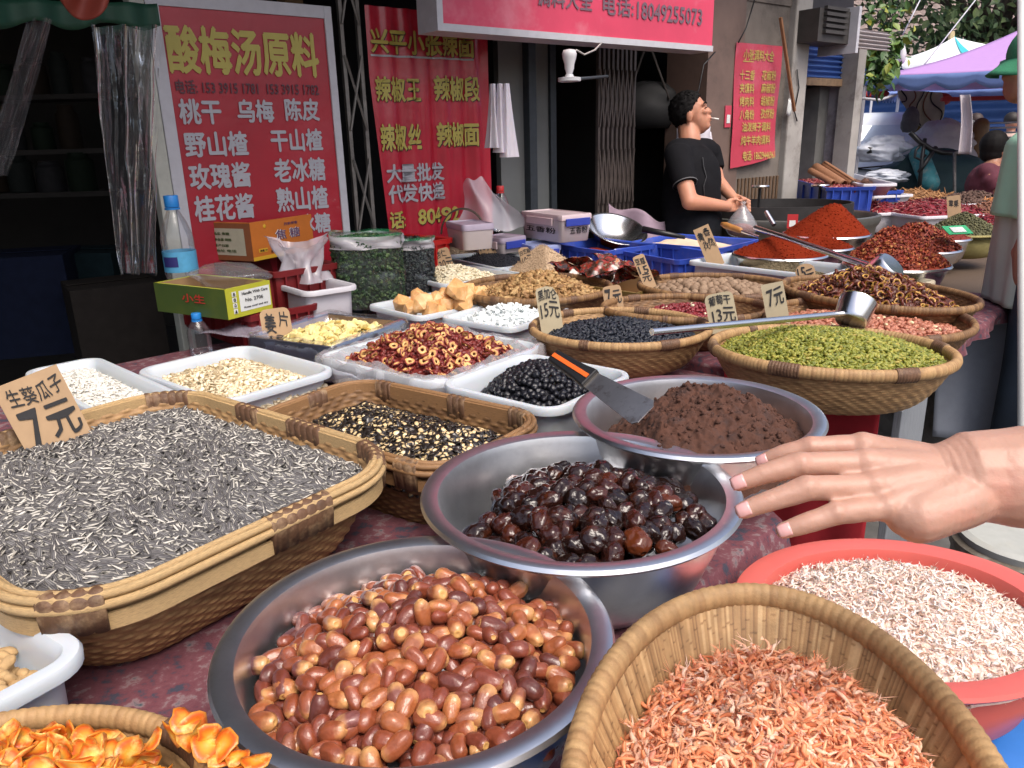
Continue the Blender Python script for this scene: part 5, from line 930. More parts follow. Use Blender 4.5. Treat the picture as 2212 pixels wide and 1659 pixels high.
# ------------------------------------------------------------------ price cards
cards = [
 (134, 964, .885, 128, 158, 12, [('生葵瓜子', .12, .66, .95, .90), ('7', .12, .06, .42, .58), ('元', .48, .10, .95, .56)], 'large card reading sunflower seeds 7 yuan stuck in the square basket', 'cut', 10),
 (603, 735, .84, 62, 66, 3, [('姜', .12, .24, .48, .86), ('片', .58, .40, .92, .86), ('18', .2, .0, .7, .17)], 'rounded card reading ginger slices above the yellow chips', 'round', 0),
 (1193, 712, .88, 48, 90, 8, [('黑加仑', .08, .68, .92, .93), ('15元', .1, .26, .93, .64)], 'card reading 15 yuan standing in the black raisins', 'snip', 0),
 (1328, 667, .87, 40, 48, 10, [('7', .1, .12, .42, .85), ('元', .50, .22, .95, .78)], 'card reading only 7 yuan in the red peanut basket', 'round', 0),
 (1564, 701, .90, 60, 66, 14, [('葡萄干', .12, .62, .88, .92), ('13元', .15, .06, .95, .52)], 'pale green card reading raisins 13 yuan behind the green raisins', 'round', 0),
 (1681, 690, .90, 46, 76, 14, [('7', .2, .4, .48, .82), ('元', .5, .38, .92, .86)], 'grey card reading 7 yuan with a green and white strip at its foot', 'cut', 0),
 (1745, 613, .89, 40, 42, 16, [('15', .1, .3, .52, .85), ('元', .5, .12, .92, .7)], 'oval card reading 15 yuan among dried chilli rings', 'oval', 0),
 (1402, 612, .90, 26, 62, 22, [('豆蔻', .1, .68, .9, .9), ('15', .1, .36, .9, .62), ('元', .15, .08, .85, .34)], 'narrow slanting card at the edge of the round brown nuts', 'round', 8),
 (1545, 566, .89, 34, 78, 25, [('香', .5, .70, .9, .92), ('莆', .1, .64, .45, .86), ('孜', .2, .38, .55, .6), ('然', .55, .4, .92, .64)], 'tall slanting card with four characters in the long white tray', 'cut', 0),
 (966, 586, .865, 34, 48, 14, [('杏仁', .1, .62, .75, .92), ('30元', .12, .1, 1., .55)], 'card reading 30 yuan in the almond flakes', 'round', 0),
 (952, 536, .87, 34, 32, 12, [('麦仁', .1, .6, .9, .92), ('7元', .15, .1, .9, .55)], 'small card reading 7 yuan in the wheat flakes', 'round', 0),
 (1056, 553, .87, 36, 62, 14, [('黑芝麻', .1, .68, .92, .92), ('13元', .1, .15, .95, .62)], 'card reading black sesame 13 yuan in the black heap', 'round', 0),
 (1142, 575, .88, 26, 40, 14, [('白芝麻', .05, .62, .95, .88), ('10元', .1, .1, .95, .55)], 'card reading 10 yuan beside the tan sesame', 'snip', 0),
 (1796, 404, .90, 18, 28, 20, [('花椒', .1, .5, .9, .85)], 'small blank-looking card in the brown tray before the blue crate', 'cut', 0),
 (2062, 471, .92, 26, 46, 10, [('草果', .15, .5, .85, .8)], 'tall pale card standing behind the green spice heap', 'cut', 0)]
for px, py, z, w, h, rl, ln, lab, shp, yw in cards: cd = card(px, py, z, w, h, rl, ln, lab, M_CARDG if w in (48, 60, 46) else M_CARD, shp, yw); 
M_GRN = mk('green print', (.03, .40, .16), .5, var=.05)
# strip with a green stripe leaning on the 7 yuan card
X0 = at(1690, 694, .89); t = empty('printed_strip', X0, math.atan2(-X0[0], X0[1])-.25, 'white strip with a green stripe leaning against a price card', 'strip')
mb = MB(); mb.box((-.012, -.012, .035), (.030, .002, .09), rotm(R(-15), R(-28), 0)); mb.build('strip', mk('white paper', (.75, .75, .73), .6, var=.03), t)
mb = MB(); mb.box((-.010, -.0135, .025), (.018, .001, .06), rotm(R(-15), R(-28), 0)); mb.build('stripe', M_GRN, t)

# ------------------------------------------------------------------ boxes, bags and bottles behind
M_KRAFT = mk('kraft board inside', (.33, .20, .095), .85, var=.12, nscale=20)
def open_box(v, zb, zt, name, label, cat, mats, th=.005, floor=True, flap=None):
    """mats: outside material per wall (front-left, right ...) and inside"""
    t = empty(name, (v.x, v.y, zb), v.rot, label, cat); H = zt-zb; out, ins = mats
    mb = MB()
    for sx, sy, lx, ly in ((0, -1, v.a, th), (0, 1, v.a, th), (-1, 0, th, v.b-th), (1, 0, th, v.b-th)): mb.box((sx*(v.a-th), sy*(v.b-th), H/2), (2*lx if lx > th else 2*th, 2*ly if ly > th else 2*th, H))
    mb.build('walls', out, t); mb = MB(); mb.box((0, 0, .006), (2*v.a-4*th-.002, 2*v.b-4*th-.002, .006)); mb.build('bottom', ins, t)
    mb = MB()
    for sx, sy, lx, ly in ((0, -1, v.a-2*th, .0008), (0, 1, v.a-2*th, .0008), (-1, 0, .0008, v.b-2*th-.003), (1, 0, .0008, v.b-2*th-.003)): mb.box((sx*(v.a-2*th-.0012), sy*(v.b-2*th-.0012), H/2), (2*lx if sx == 0 else .0016, 2*ly if sy == 0 else .0016, H-.002))
    mb.build('lining', ins, t); return t
def face_text(t, v, side, H, lines, mat, off=.0012):
    """writing on one wall of a box: side 'f' (-y) or 'r' (+x) or 'l' (-x)"""
    for tx, u0, v0, u1, v1 in lines:
        V, F = glyphs(tx, .012); 
        if side == 'f': X = np.column_stack([(-1+2*(u0+(u1-u0)*V[:, 0]))*v.a, -v.b-off-V[:, 2], (v0+(v1-v0)*V[:, 1])*H])
        elif side == 'r': X = np.column_stack([v.a+off+V[:, 2], (-1+2*(u0+(u1-u0)*V[:, 0]))*v.b, (v0+(v1-v0)*V[:, 1])*H])
        else: X = np.column_stack([-v.a-off-V[:, 2], (1-2*(u0+(u1-u0)*V[:, 0]))*v.b, (v0+(v1-v0)*V[:, 1])*H])
        link('lettering', npmesh('lettering', X, F, [mat], None, False), t)
def face_patch(t, v, side, H, u0, v0, u1, v1, mat, name='label_panel', off=.0006):
    def q(u, w): return ((-1+2*u)*v.a, -v.b-off, w*H) if side == 'f' else ((v.a+off, (-1+2*u)*v.b, w*H) if side == 'r' else (-v.a-off, (1-2*u)*v.b, w*H))
    mb = MB(); mb.quad([q(u0, v0), q(u1, v0), q(u1, v1), q(u0, v1)]); mb.build(name, mat, t)
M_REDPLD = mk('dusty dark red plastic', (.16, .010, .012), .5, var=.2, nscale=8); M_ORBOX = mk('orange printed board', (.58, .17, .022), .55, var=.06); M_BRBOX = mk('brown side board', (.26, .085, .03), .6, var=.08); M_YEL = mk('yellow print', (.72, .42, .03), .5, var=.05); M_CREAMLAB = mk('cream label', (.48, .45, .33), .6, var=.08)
M_LIME = mk('lime printed board', (.42, .42, .03), .5, var=.08); M_GRNSIDE = mk('green printed board', (0, 0, 0), .55, ramp=[(0, (.03, .07, .02)), (.5, (.06, .10, .02)), (1, (.16, .17, .02))], src='noise', nscale=4, var=.05); M_PURP = mk('purple print', (.12, .05, .12), .5, var=.05)
M_REDINK = mk('red print', (.50, .04, .03), .5, var=.05)
def pxof(X): d = np.asarray(X, float)-CO; w = d@FW; return 1106+FPX*(d@RT)/w, 829.5-FPX*(d@UP)/w
def box4(Lc, Fc, Rc, zt): # left, front and right top corners of a box as photographed
    q = [at(*p, zt)[:2] for p in (Lc, Fc, Rc)]; e1 = q[1]-q[0]; e2 = q[2]-q[1]; rot = math.atan2(e2[1], e2[0]); n = np.array([-math.sin(rot), math.cos(rot)]); a = np.linalg.norm(e2)/2; b = min(np.arange(.02, .40, .004), key=lambda b_: abs(pxof([*(q[1]+n*2*b_), zt])[0]-Lc[0])); c = q[1]+np.array([math.cos(rot), math.sin(rot)])*a+n*b; return Vessel(c[0], c[1], zt, rot, 'rec', a, b)
# lime green fruit box; its left wall shows dark green
v = box4((330, 590), (485, 626), (582, 605), .985); t = open_box(v, .89, .985, 'fruit_box', 'green and lime printed open cardboard box holding a clear bag', 'cardboard box', (M_LIME, M_KRAFT))
mb = MB(); mb.quad([(-v.a-.0008, v.b, 0), (-v.a-.0008, -v.b, 0), (-v.a-.0008, -v.b, .095), (-v.a-.0008, v.b, .095)]); mb.build('green_side', M_GRNSIDE, t)
face_patch(t, v, 'f', .095, .28, .16, .97, .86, M_WLAB); face_text(t, v, 'f', .095, [('Handle With Care', .34, .70, .92, .80), ('No. 2706', .40, .46, .80, .58), ('Keep cool and dry', .36, .24, .9, .32)], M_INK, .0014)
for k in range(4): face_patch(t, v, 'f', .095, .13, .14+.19*k, .22, .30+.19*k, M_WLAB, 'symbol_label'); face_text(t, v, 'f', .095, [('▲♻◎♨'[k], .15, .16+.19*k, .20, .28+.19*k)], M_INK, .0014)
face_text(t, v, 'l', .095, [('小生', .40, .45, .72, .75)], M_REDINK, .0022)
FBX = v
# red tray under both boxes
def crate(v, H, name, label, mat, group=None, ribs=True, zb=None, cat='crate'):
    t = v.root(name, H, label, cat, group); P, N_, s = outline('rec', v.a, v.b, 96, .015)
    mb = MB(); loft(mb, P, N_, [(.94, 0, 0), (.95, 0, .003), (.985, -.004, H-.022), (.985, .008, H-.021), (.99, .010, H), (.99, 0, H+.001), (.985, -.006, H-.004), (.95, -.006, .012), (.9, 0, .008)]); mb.build('shell', mat, t, 'auto')
    if ribs:
        mb = MB()
        for sy in (-1, 1):
            for k in np.arange(-3, 4): mb.box((k*v.a/3.6, sy*(v.b*.985+.002), H*.5), (.006, .012, H-.03))
        for sx in (-1, 1):
            for k in np.arange(-2, 3): mb.box((sx*(v.a*.985+.002), k*v.b/2.8, H*.5), (.012, .006, H-.03))
        mb.build('ribs', mat, t)
    return t
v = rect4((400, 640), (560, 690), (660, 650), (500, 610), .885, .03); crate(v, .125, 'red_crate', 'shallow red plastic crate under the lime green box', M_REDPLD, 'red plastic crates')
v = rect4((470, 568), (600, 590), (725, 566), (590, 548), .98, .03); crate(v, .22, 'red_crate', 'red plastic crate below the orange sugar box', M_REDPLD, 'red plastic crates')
v = rect4((690, 520), (900, 535), (935, 512), (770, 495), 1.0, .03); crate(v, .20, 'red_crate', 'red plastic crate of dark goods behind the green leaf bags', M_REDPL, 'red plastic crates')
M_DKSP = mk('dark dried goods', (.03, .02, .018), .7, var=.4, nscale=80, bump=.6)
stuff_in(v, 'dark_spice', [t_disc(.014, .003, 8, .6, s_, 1) for s_ in range(3)], M_DKSP, .02, mound(v, -.03, .03, 2), .85, 'dark dried spice in the red crate behind the bags', 'dried spice', .8)
# orange caramel sugar box
v = box4((451, 552), (549, 565), (694, 535), .985); t = open_box(v, .985, 1.13, 'sugar_box', 'torn orange printed cardboard box with a brown label side', 'cardboard box', (M_ORBOX, M_KRAFT))
H = .142; mb = MB(); mb.quad([(-v.a-.0008, v.b, 0), (-v.a-.0008, -v.b, 0), (-v.a-.0008, -v.b, H), (-v.a-.0008, v.b, H)]); mb.build('brown_side', M_BRBOX, t)
face_patch(t, v, 'l', H, .14, .14, .86, .86, M_CREAMLAB, off=.0016); face_text(t, v, 'l', H, [('品名 焦糖', .2, .68, .55, .76), ('净含量 规格', .2, .52, .58, .60), ('生产日期', .2, .36, .5, .44), ('地址 电话', .2, .22, .66, .30)], M_GRNSIDE, .0026)
face_patch(t, v, 'f', H, 0, 0, .42, .10, M_YEL, 'yellow_edge'); face_text(t, v, 'f', H, [('焦 糖', .32, .46, .68, .74)], mk('outlined white print', (.75, .72, .70), .5, var=.03), .0012); face_text(t, v, 'f', H, [('焦 糖', .33, .455, .685, .73)], M_PURP, .002)
face_text(t, v, 'f', H, [('西安市金海贸', .24, .14, .60, .22)], M_INK, .0014); face_text(t, v, 'f', H, [('万家传香', .46, .82, .66, .90)], M_PURP, .0014); face_patch(t, v, 'f', H, .08, .20, .20, .30, M_YEL, 'yellow_label'); face_text(t, v, 'f', H, [('净重 10', .09, .22, .19, .28)], M_INK, .002)
mb = MB(); mb.add(*t_disc(.008, .001, 14, 0, 1)[:2]); o = mb.build('round_mark', M_YEL, t, True, ((-1+2*.19)*v.a, -v.b-.0012, H*.88)); o.rotation_euler[0] = R(90)
mb = MB(); mb.grid(lambda a, b: np.array([-v.a+.01+a*(v.a*1.1), v.b-.006+.02*b, H-.001+b*(.03+.012*math.sin(a*9))]), 14, 4); mb.build('torn_flap', M_KRAFT, t, solid=.002)
# clear bag in the lime box
bag('plastic_bag', 'crumpled clear bag lying in the lime green box', at(510, 597, .985)+[-.02, .0, .0], .085, M_FILM, 3, (1.5, .8, .55))
o = bag('dark_tea', 'dark dried goods lying in the lime green box', (FBX.x, FBX.y, .925), .10, M_DKSP, 5, (1., .8, .3), amp=.15, cat='dried goods')
# white tub with a milky bag
VT = rect4((574, 606), (690, 642), (748, 606), (632, 580), .93, .04); tray(VT, .13, 'white plastic tub with a milky bag standing in it', M_WHITEPL2, 'plastic_tub')
mb = MB(); n = 40
def tubbag(u, w):
    t = u*2*math.pi; z = w*.15; r = .085*(1-.35*math.sin(w*3))+.012*math.sin(5*t+w*4)+.008*math.sin(9*t-w*7)+.02*w*w; return np.array([r*math.cos(t)*1.1, r*math.sin(t), z+.02*math.sin(2*t+1)*w])
mb.grid(tubbag, 48, 16, closed=True); tag(mb.build('plastic_bag', M_FILM2, None, True, at(655, 606, .925)), 'open milky plastic bag standing in the white tub', 'plastic bag')
# leaf bags
M_LEAFG = mk('green dried leaves', (0, 0, 0), .7, ramp=[(0, (.010, .030, .012)), (.5, (.028, .075, .024)), (1, (.09, .15, .05))], src='rnd', nscale=110, var=.2, bump=.9, bscale=220, coat=.5)
M_LEAFD = mk('dark dried flowers', (0, 0, 0), .6, ramp=[(0, (.008, .011, .016)), (.5, (.022, .03, .038)), (1, (.08, .11, .10))], src='rnd', nscale=90, var=.2, bump=.9, bscale=200, coat=.6, aniso=(1, 1, 3))
M_BAGGREEN = film('green bag film', (.02, .35, .12), .55, .25)
def leafbag(xl, xr, ytop, ybot, z0, label, mat, seed):
    L_, R_ = at(xl, ybot, z0), at(xr, ybot, z0); c = (L_+R_)/2; a = np.linalg.norm(R_-L_)/2; d = depth(c); H = (ybot-ytop)*d/FPX*1.02; c[1] += a*.7; t = empty('leaf_bag', c, 0, label, 'bag of leaves', 'bags of dried leaves'); P, N_, s = outline('rec', a*.97, a*.75, 80, a*.5)
    wob = lambda z, k: k*vnoise(s*14+z*9, np.full(80, z*22.), seed, 3)
    mb = MB(); V = [np.column_stack([P*(1.02 if 0 < q < 1 else .94)+N_*wob(q, .010)[:, None], np.full(80, H*.93*q)]) for q in np.linspace(0, 1, 14)]; mb.add(np.concatenate(V), [(i*80+j, i*80+(j+1) % 80, (i+1)*80+(j+1) % 80, (i+1)*80+j) for i in range(13) for j in range(80)]+[tuple(range(80))[::-1], tuple(13*80+j for j in range(80))]); mb.build('contents', mat, t, True)
    for nm, zz, mt, o_ in (('bag_film', (.0, 1.0), film('bag film', haze=.03, gl=.7), .006), ('green_rim', (.96, 1.03), M_BAGGREEN, .009)):
        mb = MB(); V = [np.column_stack([P*1.03+N_*(o_+wob(q*.9, .014))[:, None], H*q+.012*vnoise(s*9, np.full(80, q*3), seed+2, 2)]) for q in np.linspace(*zz, 12)]; mb.add(np.concatenate(V), [(i*80+j, i*80+(j+1) % 80, (i+1)*80+(j+1) % 80, (i+1)*80+j) for i in range(11) for j in range(80)]); mb.build(nm, mt, t, True)
    i_ = RNG.integers(0, 80, 1500); zz = RNG.uniform(.02, .9, 1500)*H; nn = np.column_stack([N_[i_], np.zeros(1500)])+RNG.normal(size=(1500, 3))*.35; nn /= np.linalg.norm(nn, axis=1)[:, None]; tt = RNG.normal(size=(1500, 3)); tt -= nn*(tt*nn).sum(1)[:, None]; tt /= np.linalg.norm(tt, axis=1)[:, None]
    me = merged('leaves', True, [t_disc(.0075, .001, 6, .8, s_, 1) for s_ in range(3)], mat, np.column_stack([P[i_]*1.0+N_[i_]*.006, zz]), np.stack([tt, np.cross(nn, tt), nn], 2), sc_(1500, .6, 1.3), None, None); me.parent = t; me['kind'] = 'stuff'
    mb = MB(); V = [np.column_stack([P*1.03+N_*(.010+wob(q*.9, .014))[:, None], H*q+.010*vnoise(s*9, np.full(80, q*3), seed+2, 2)]) for q in np.linspace(.83, 1.0, 8)]; mb.add(np.concatenate(V), [(i*80+j, i*80+(j+1) % 80, (i+1)*80+(j+1) % 80, (i+1)*80+j) for i in range(7) for j in range(80)]); mb.build('rim_band', M_FILM2, t, True)
    V_ = Vessel(c[0], c[1], z0+H*.93, 0, 'ell', a*.9, a*.7); 
    x, y = hexpts(V_, .011, .95, .4); P_, Q_ = frames(V_, x, y, lambda q, w: .012*(1-V_.rho(q, w)**2), .9); me = merged('leaf_top', True, [t_disc(.008, .001, 6, .8, s_, 1) for s_ in range(3)], mat, P_, Q_, sc_(len(P_)), None, None); me.parent = t; me.location = (0, 0, H*.93+.006); me['kind'] = 'stuff'
    return t
leafbag(726, 864, 514, 668, .80, 'tall clear bag packed with green dried leaves', M_LEAFG, 3)
leafbag(868, 934, 524, 640, .80, 'smaller bag of dark dried leaves behind the green one', M_LEAFD, 6)
# ginger slices in a dark box
v = Vessel(0, 0, 0, 0, 'rec', 1, 1); v = rect4((556, 729), (714, 752), (880, 692), (695, 676), .865); t = open_box(v, .76, .865, 'ginger_box', 'dark blue cardboard box lined with clear film full of ginger slices', 'cardboard box', (mk('dark blue board', (.03, .036, .065), .35, var=.15, coat=.5), M_KRAFT))
mb = MB(); P_, N_, s_ = outline('rec', v.a, v.b, 120, .01); rows = [np.column_stack([P_+N_*(o_+.006*vnoise(s_*18, np.full(120, z*40.), 3, 3))[:, None], np.full(120, z)+.006*vnoise(s_*14, np.full(120, o_*90), 5, 3)]) for o_, z in ((-.02, .07), (-.012, .115), (.002, .117), (.010, .10), (.012, .05), (.012, .02))]
mb.add(np.concatenate(rows), [(i*120+j, i*120+(j+1) % 120, (i+1)*120+(j+1) % 120, (i+1)*120+j) for i in range(5) for j in range(120)]); mb.build('film_lining', film('bag film'), t, True)
M_GING = mk('ginger slices', (.78, .65, .29), .5, var=.16, nscale=60, sss=.2, bump=.3)
hG2 = lambda x, y: -.035+.035*np.clip(1-((x-.01)/(v.a*.95))**2-(y/(v.b*.95))**2, -.2, 1)+.008*vnoise(x*18, y*18, 4, 3)
x, y = hexpts(v, .0235, .82, .3); P, Q = frames(v, x, y, hG2, .75); P[:, 2] += RNG.uniform(0, .008, len(P)); loose([tmesh('ginger_slice', t_disc(.017, .0025, 12, .5, s_), M_GING) for s_ in range(5)], 'ginger_slice', P, Q, sc_(len(P), .7, 1.25), 'pale yellow dried ginger slice in the dark blue box', 'ginger slice', 'dried ginger slices')
x, y = hexpts(v, .024, .82, .3); P, Q = frames(v, x, y, lambda a, b: hG2(a, b)-.006, .5); loose([tmesh('ginger_slice', t_disc(.018, .0025, 12, .4, 9+s_), M_GING) for s_ in range(3)], 'ginger_slice', P, Q, sc_(len(P), .9, 1.25), 'pale yellow dried ginger slice in the dark blue box', 'ginger slice', 'dried ginger slices')
# shiny sheet beside it
a, b, c_, d_ = at(428, 722, .84), at(600, 684, .84), at(640, 706, .82), at(560, 745, .82); mb = MB(); mb.grid(lambda u, w: (a*(1-u)+b*u)*(1-w)+(d_*(1-u)+c_*u)*w+np.array([0, 0, .016*math.sin(w*2.6+u)+.004*math.sin(u*17+w*9)]), 30, 12); tag(mb.build('plastic_sheet', film('grey glossy film', (.55, .5, .6), .6, .08), None, True, solid=.001), 'glossy folded plastic sheet behind the pumpkin seed tray', 'plastic sheet')
# bottles
M_PET = film('clear bottle plastic', (.8, .88, .92), .04, .05, .8); M_CAP = mk('blue cap', (.02, .22, .62), .35, var=.04); M_BLAB = mk('blue label', (.10, .38, .62), .4, var=.15, nscale=30); M_NAVY = mk('navy print', (.03, .03, .16), .4, var=.05); M_REDCAP = mk('red cap', (.5, .03, .03), .35, var=.04)
def bottle(px, ytop, ybot, z0, R_, label, cap, lab=None):
    X = at(px, ybot, z0); d = depth(X); H = (ybot-ytop)*d/FPX*1.04; t = empty('water_bottle', X, 0, label, 'bottle', 'plastic drink bottles'); mb = MB(); hb = H*.90
    pr = [(R_*.7, 0), (R_*.95, .004), (R_, .02)]+[(R_*(1-.04*(k % 2)), .02+(hb*.62-.02)*k/10) for k in range(1, 10)]+[(R_, hb*.62), (R_*.93, hb*.70), (R_*.72, hb*.82), (R_*.42, hb*.93), (R_*.36, hb*.95), (R_*.36, hb)]; mb.lathe(pr, 28); mb.build('bottle_body', M_PET, t, True)
    mb = MB(); mb.lathe([(R_*.42, hb-.004), (R_*.43, hb-.002), (R_*.43, H-.002), (R_*.40, H)], 24); mb.build('cap', cap, t, 'auto'); mb = MB(); mb.lathe([(R_*.46, hb-.012), (R_*.46, hb-.006)], 24); mb.build('neck_ring', cap, t, 'auto')
    if lab: mb = MB(); mb.lathe([(R_*1.015, hb*.30), (R_*1.015, hb*.52)], 28, cap=False); l_ = mb.build('label_band', M_BLAB, t, True); mb = MB(); mb.grid(lambda u, w: np.array([R_*1.03*math.sin(-.75+u*1.0), -R_*1.03*math.cos(-.75+u*1.0), hb*(.36+.11*w)]), 8, 2); mb.build('label_patch', M_NAVY, t, True)
    return t
bottle(402, 436, 642, .90, .055, 'large clear water bottle with blue label and cap against the red poster', M_CAP, True)
bottle(437, 678, 770, .76, .036, 'small empty clear bottle with bright blue cap', M_CAP)
bottle(1083, 408, 500, .98, .042, 'clear bottle with a red cap behind the spice box', M_REDCAP)
# powder box and blue-lidded boxes
M_CLRBOX = mk('cloudy storage box', (.50, .44, .44), .25, var=.06, nscale=6, coat=.3); M_LID = mk('pale lid', (.60, .48, .50), .3, var=.04); M_BLUECLIP = mk('blue clip', (.035, .06, .36), .35, var=.05)
def lidbox(Lc, Fc, Rc, zt, zb, label, txt=None, lid=M_LID, clip=True):
    v = box4(Lc, Fc, Rc, zt); H = zt-zb; t = empty('storage_box', (v.x, v.y, zb), v.rot, label, 'storage box', 'lidded storage boxes'); P, N_, s = outline('rec', v.a, v.b, 64, .02)
    mb = MB(); loft(mb, P, N_, [(.88, 0, 0), (.9, 0, .004), (.97, 0, H-.025)]); mb.build('box', M_CLRBOX, t, 'auto'); mb = MB(); loft(mb, P, N_, [(.985, 0, H-.027), (1, 0, H-.025), (1, 0, H-.006), (.98, 0, H), (.9, 0, H+.001), (.88, 0, H-.004)]); mb.build('lid', lid, t, 'auto')
    if clip:
        mb = MB(); mb.box((0, -v.b-.003, H-.035), (v.a*1.5, .008, .035)); mb.build('clip', M_BLUECLIP, t, bevel=.002); mb = MB(); mb.box((-v.a-.003, 0, H-.035), (.008, v.b*1.2, .035)); mb.build('clip', M_BLUECLIP if clip == 2 else M_LID, t, bevel=.002)
    if txt: face_text(t, v, 'f', H, [(txt, .3, .30, .85, .55)], M_INK, .001-v.b*.06); face_text(t, v, 'l', H, [(txt, .15, .30, .85, .52)], M_INK, .001-v.a*.06)
    return t
lidbox((1122, 455), (1213, 466), (1282, 460), 1.06, .93, 'cloudy storage box with a blue clip labelled five spice powder', '五香粉')
lidbox((1115, 527), (1150, 533), (1215, 528), .92, .84, 'low storage box with a pale blue lid beneath the five spice box', None, mk('pale blue lid', (.30, .36, .62), .3, var=.04))
lidbox((1030, 505), (1085, 516), (1140, 508), .955, .88, 'low storage box with a lilac lid beside the sesame trays', None, mk('lilac lid', (.42, .36, .46), .3, var=.04))
lidbox((960, 480), (1000, 487), (1070, 482), 1.06, .95, 'old cloudy storage box in front of the second poster', None, mk('lilac lid', (.42, .36, .46), .3, var=.04), False)
# woven sieve and milky bag by the second poster
X0 = at(1000, 505, 1.0); mb = MB(); mb.grid(lambda u, w: X0+np.array([.10*math.cos(math.pi*u)*1.0, .05*w, .11*math.sin(math.pi*u)+.0]), 40, 4); tag(mb.build('wire_sieve', mk('brown mesh rim', (.06, .045, .03), .6, var=.4, nscale=220), None, True, solid=.006), 'brown mesh hoop standing against the second poster', 'sieve')
mb = MB(); X1 = at(1050, 500, 1.0)
mb.grid(lambda u, w: X1+np.array([(u-.5)*.36*(1-.55*w)+.03*math.sin(w*4), .05+.04*math.sin(u*9+w*3)+.05*w, .24*w*(1-.5*(u-.35)**2*2)+.012*math.sin(u*14)]), 36, 20); tag(mb.build('plastic_bag', M_FILM2, None, True), 'milky plastic bag pulled up in front of the second poster', 'plastic bag')
# spice packets in a carton
VX = rect4((1208, 606), (1400, 640), (1470, 600), (1290, 580), .885); t = open_box(VX, .80, .885, 'packet_box', 'open carton with green and brown print holding shiny spice packets', 'cardboard box', (mk('olive carton', (.16, .105, .03), .5, var=.1), M_KRAFT))
face_patch(t, VX, 'l', .085, .1, .1, .9, .95, M_CREAMLAB); face_text(t, VX, 'l', .085, [('净含量 食品名称', .15, .66, .6, .8), ('生产日期 保质期', .15, .46, .6, .58), ('地址', .15, .28, .34, .4)], M_REDINK, .0016); face_text(t, VX, 'f', .085, [('山楂', .25, .2, .75, .85)], mk('pink print', (.6, .3, .35), .5, var=.03), .0014)
M_PKT = mk('spice packet print', (0, 0, 0), .2, ramp=[(.32, (.02, .010, .008)), (.46, (.075, .035, .022)), (.54, (.30, .03, .02)), (.60, (.06, .03, .02)), (.66, (.45, .33, .24)), (.72, (.50, .15, .02))], src='noise', nscale=26, var=.1, coat=.9, bump=.4, bscale=30)
pk = [(1240, 590, .90, .2), (1285, 585, .915, 1.2), (1335, 592, .905, .4), (1262, 568, .935, 2.2), (1318, 562, .945, .8), (1362, 580, .93, 1.6), (1300, 575, .95, .1), (1385, 590, .92, 2.7), (1222, 578, .915, 1.0)]
for k, (px, py, z, a) in enumerate(pk):
    X = at(px, py, z); mb = MB(); mb.grid(lambda u, w: np.array([(u-.5)*.14, (w-.5)*.10, .022*math.cos((u-.5)*3)*math.cos((w-.5)*3)+.006*math.sin(u*11+k)*math.sin(w*9+k)]), 18, 14); mb.grid(lambda u, w: np.array([(u-.5)*.14, (w-.5)*.10, -.014*math.cos((u-.5)*3)*math.cos((w-.5)*3)]), 10, 8); o = mb.build('spice_packet', M_PKT, None, True, X); o.rotation_euler = (R(25+8*math.sin(k*3)), R(14*math.sin(k*5)), a); tag(o, 'glossy red and dark printed spice packet heaped in the olive carton', 'spice packet', 'glossy spice packets')
# blue crates
GC = 'blue plastic crates'
B1 = rect4((1193, 527), (1304, 541), (1424, 529), (1288, 512), .90); crate(B1, .13, 'blue_crate', 'blue crate holding a little red powder below the tilted steel bowl', M_BLUEPL, GC)
B2 = rect4((1335, 539), (1480, 566), (1560, 545), (1424, 526), .89); crate(B2, .14, 'blue_crate', 'empty blue crate behind the shiny spice packets', M_BLUEPL, GC)
B3 = rect4((1355, 520), (1553, 538), (1640, 516), (1465, 506), .895); crate(B3, .13, 'blue_crate', 'blue crate of pale flour beside the man in black', M_BLUEPL, GC)
M_FLOUR = mk('pale flour', (.66, .52, .38), .9, var=.08, bump=.3, bscale=300); M_CHP = mk('chilli powder', (.18, .019, .005), .95, spec=.1, var=.30, nscale=160, bump=.7, bscale=420, dirt=((.23, .037, .008), 60, .5))
for vv, mt, nm, lab, hh in ((B1, M_CHP, 'chilli_powder', 'thin layer of red powder in a blue crate', -.055), (B3, M_FLOUR, 'pale_flour', 'pale flour heaped in the blue crate', -.022)):
    me, c = heap(vv, lambda x, y: hh-.01+.03*np.exp(-((x+.05)/.2)**2-(y/.1)**2)+.015*vnoise(x*10, y*10, 5, 3), .9, mt, 60, 20); tag(link(nm, me, None, c), lab, 'powder', None, 'stuff')
# tilted steel bowl
X0 = at(1332, 494, .95); t = empty('steel_bowl', X0, 0, 'tilted steel mixing bowl standing behind the blue crates', 'bowl'); mb = MB(); Rb = rotm(R(22), R(12), 0); mb.lathe([(.06, -.085), (.11, -.06), (.155, 0), (.165, .002), (.163, .004), (.153, .002), (.108, -.056), (.06, -.079), (.001, -.079)], 56, rot=Rb); mb.build('bowl', M_STEEL2, t, 'auto')
M_LILAC = mk('lilac cloth', (.30, .22, .28), .85, var=.1)
mb = MB(); a = pt(1315, 440, 4.3); b = pt(1450, 500, 4.2); mb.grid(lambda u, w: np.array([a[0]+(b[0]-a[0])*u, a[1]+.05*math.sin(u*7)-.1*w, (a[2]-.10*u-.02*math.sin(u*9))*(1-w)+.80*w]), 24, 12); tag(mb.build('cloth_sheet', M_LILAC, None, True, solid=.004), 'dusty lilac plastic cloth hanging behind the tilted bowl', 'cloth')
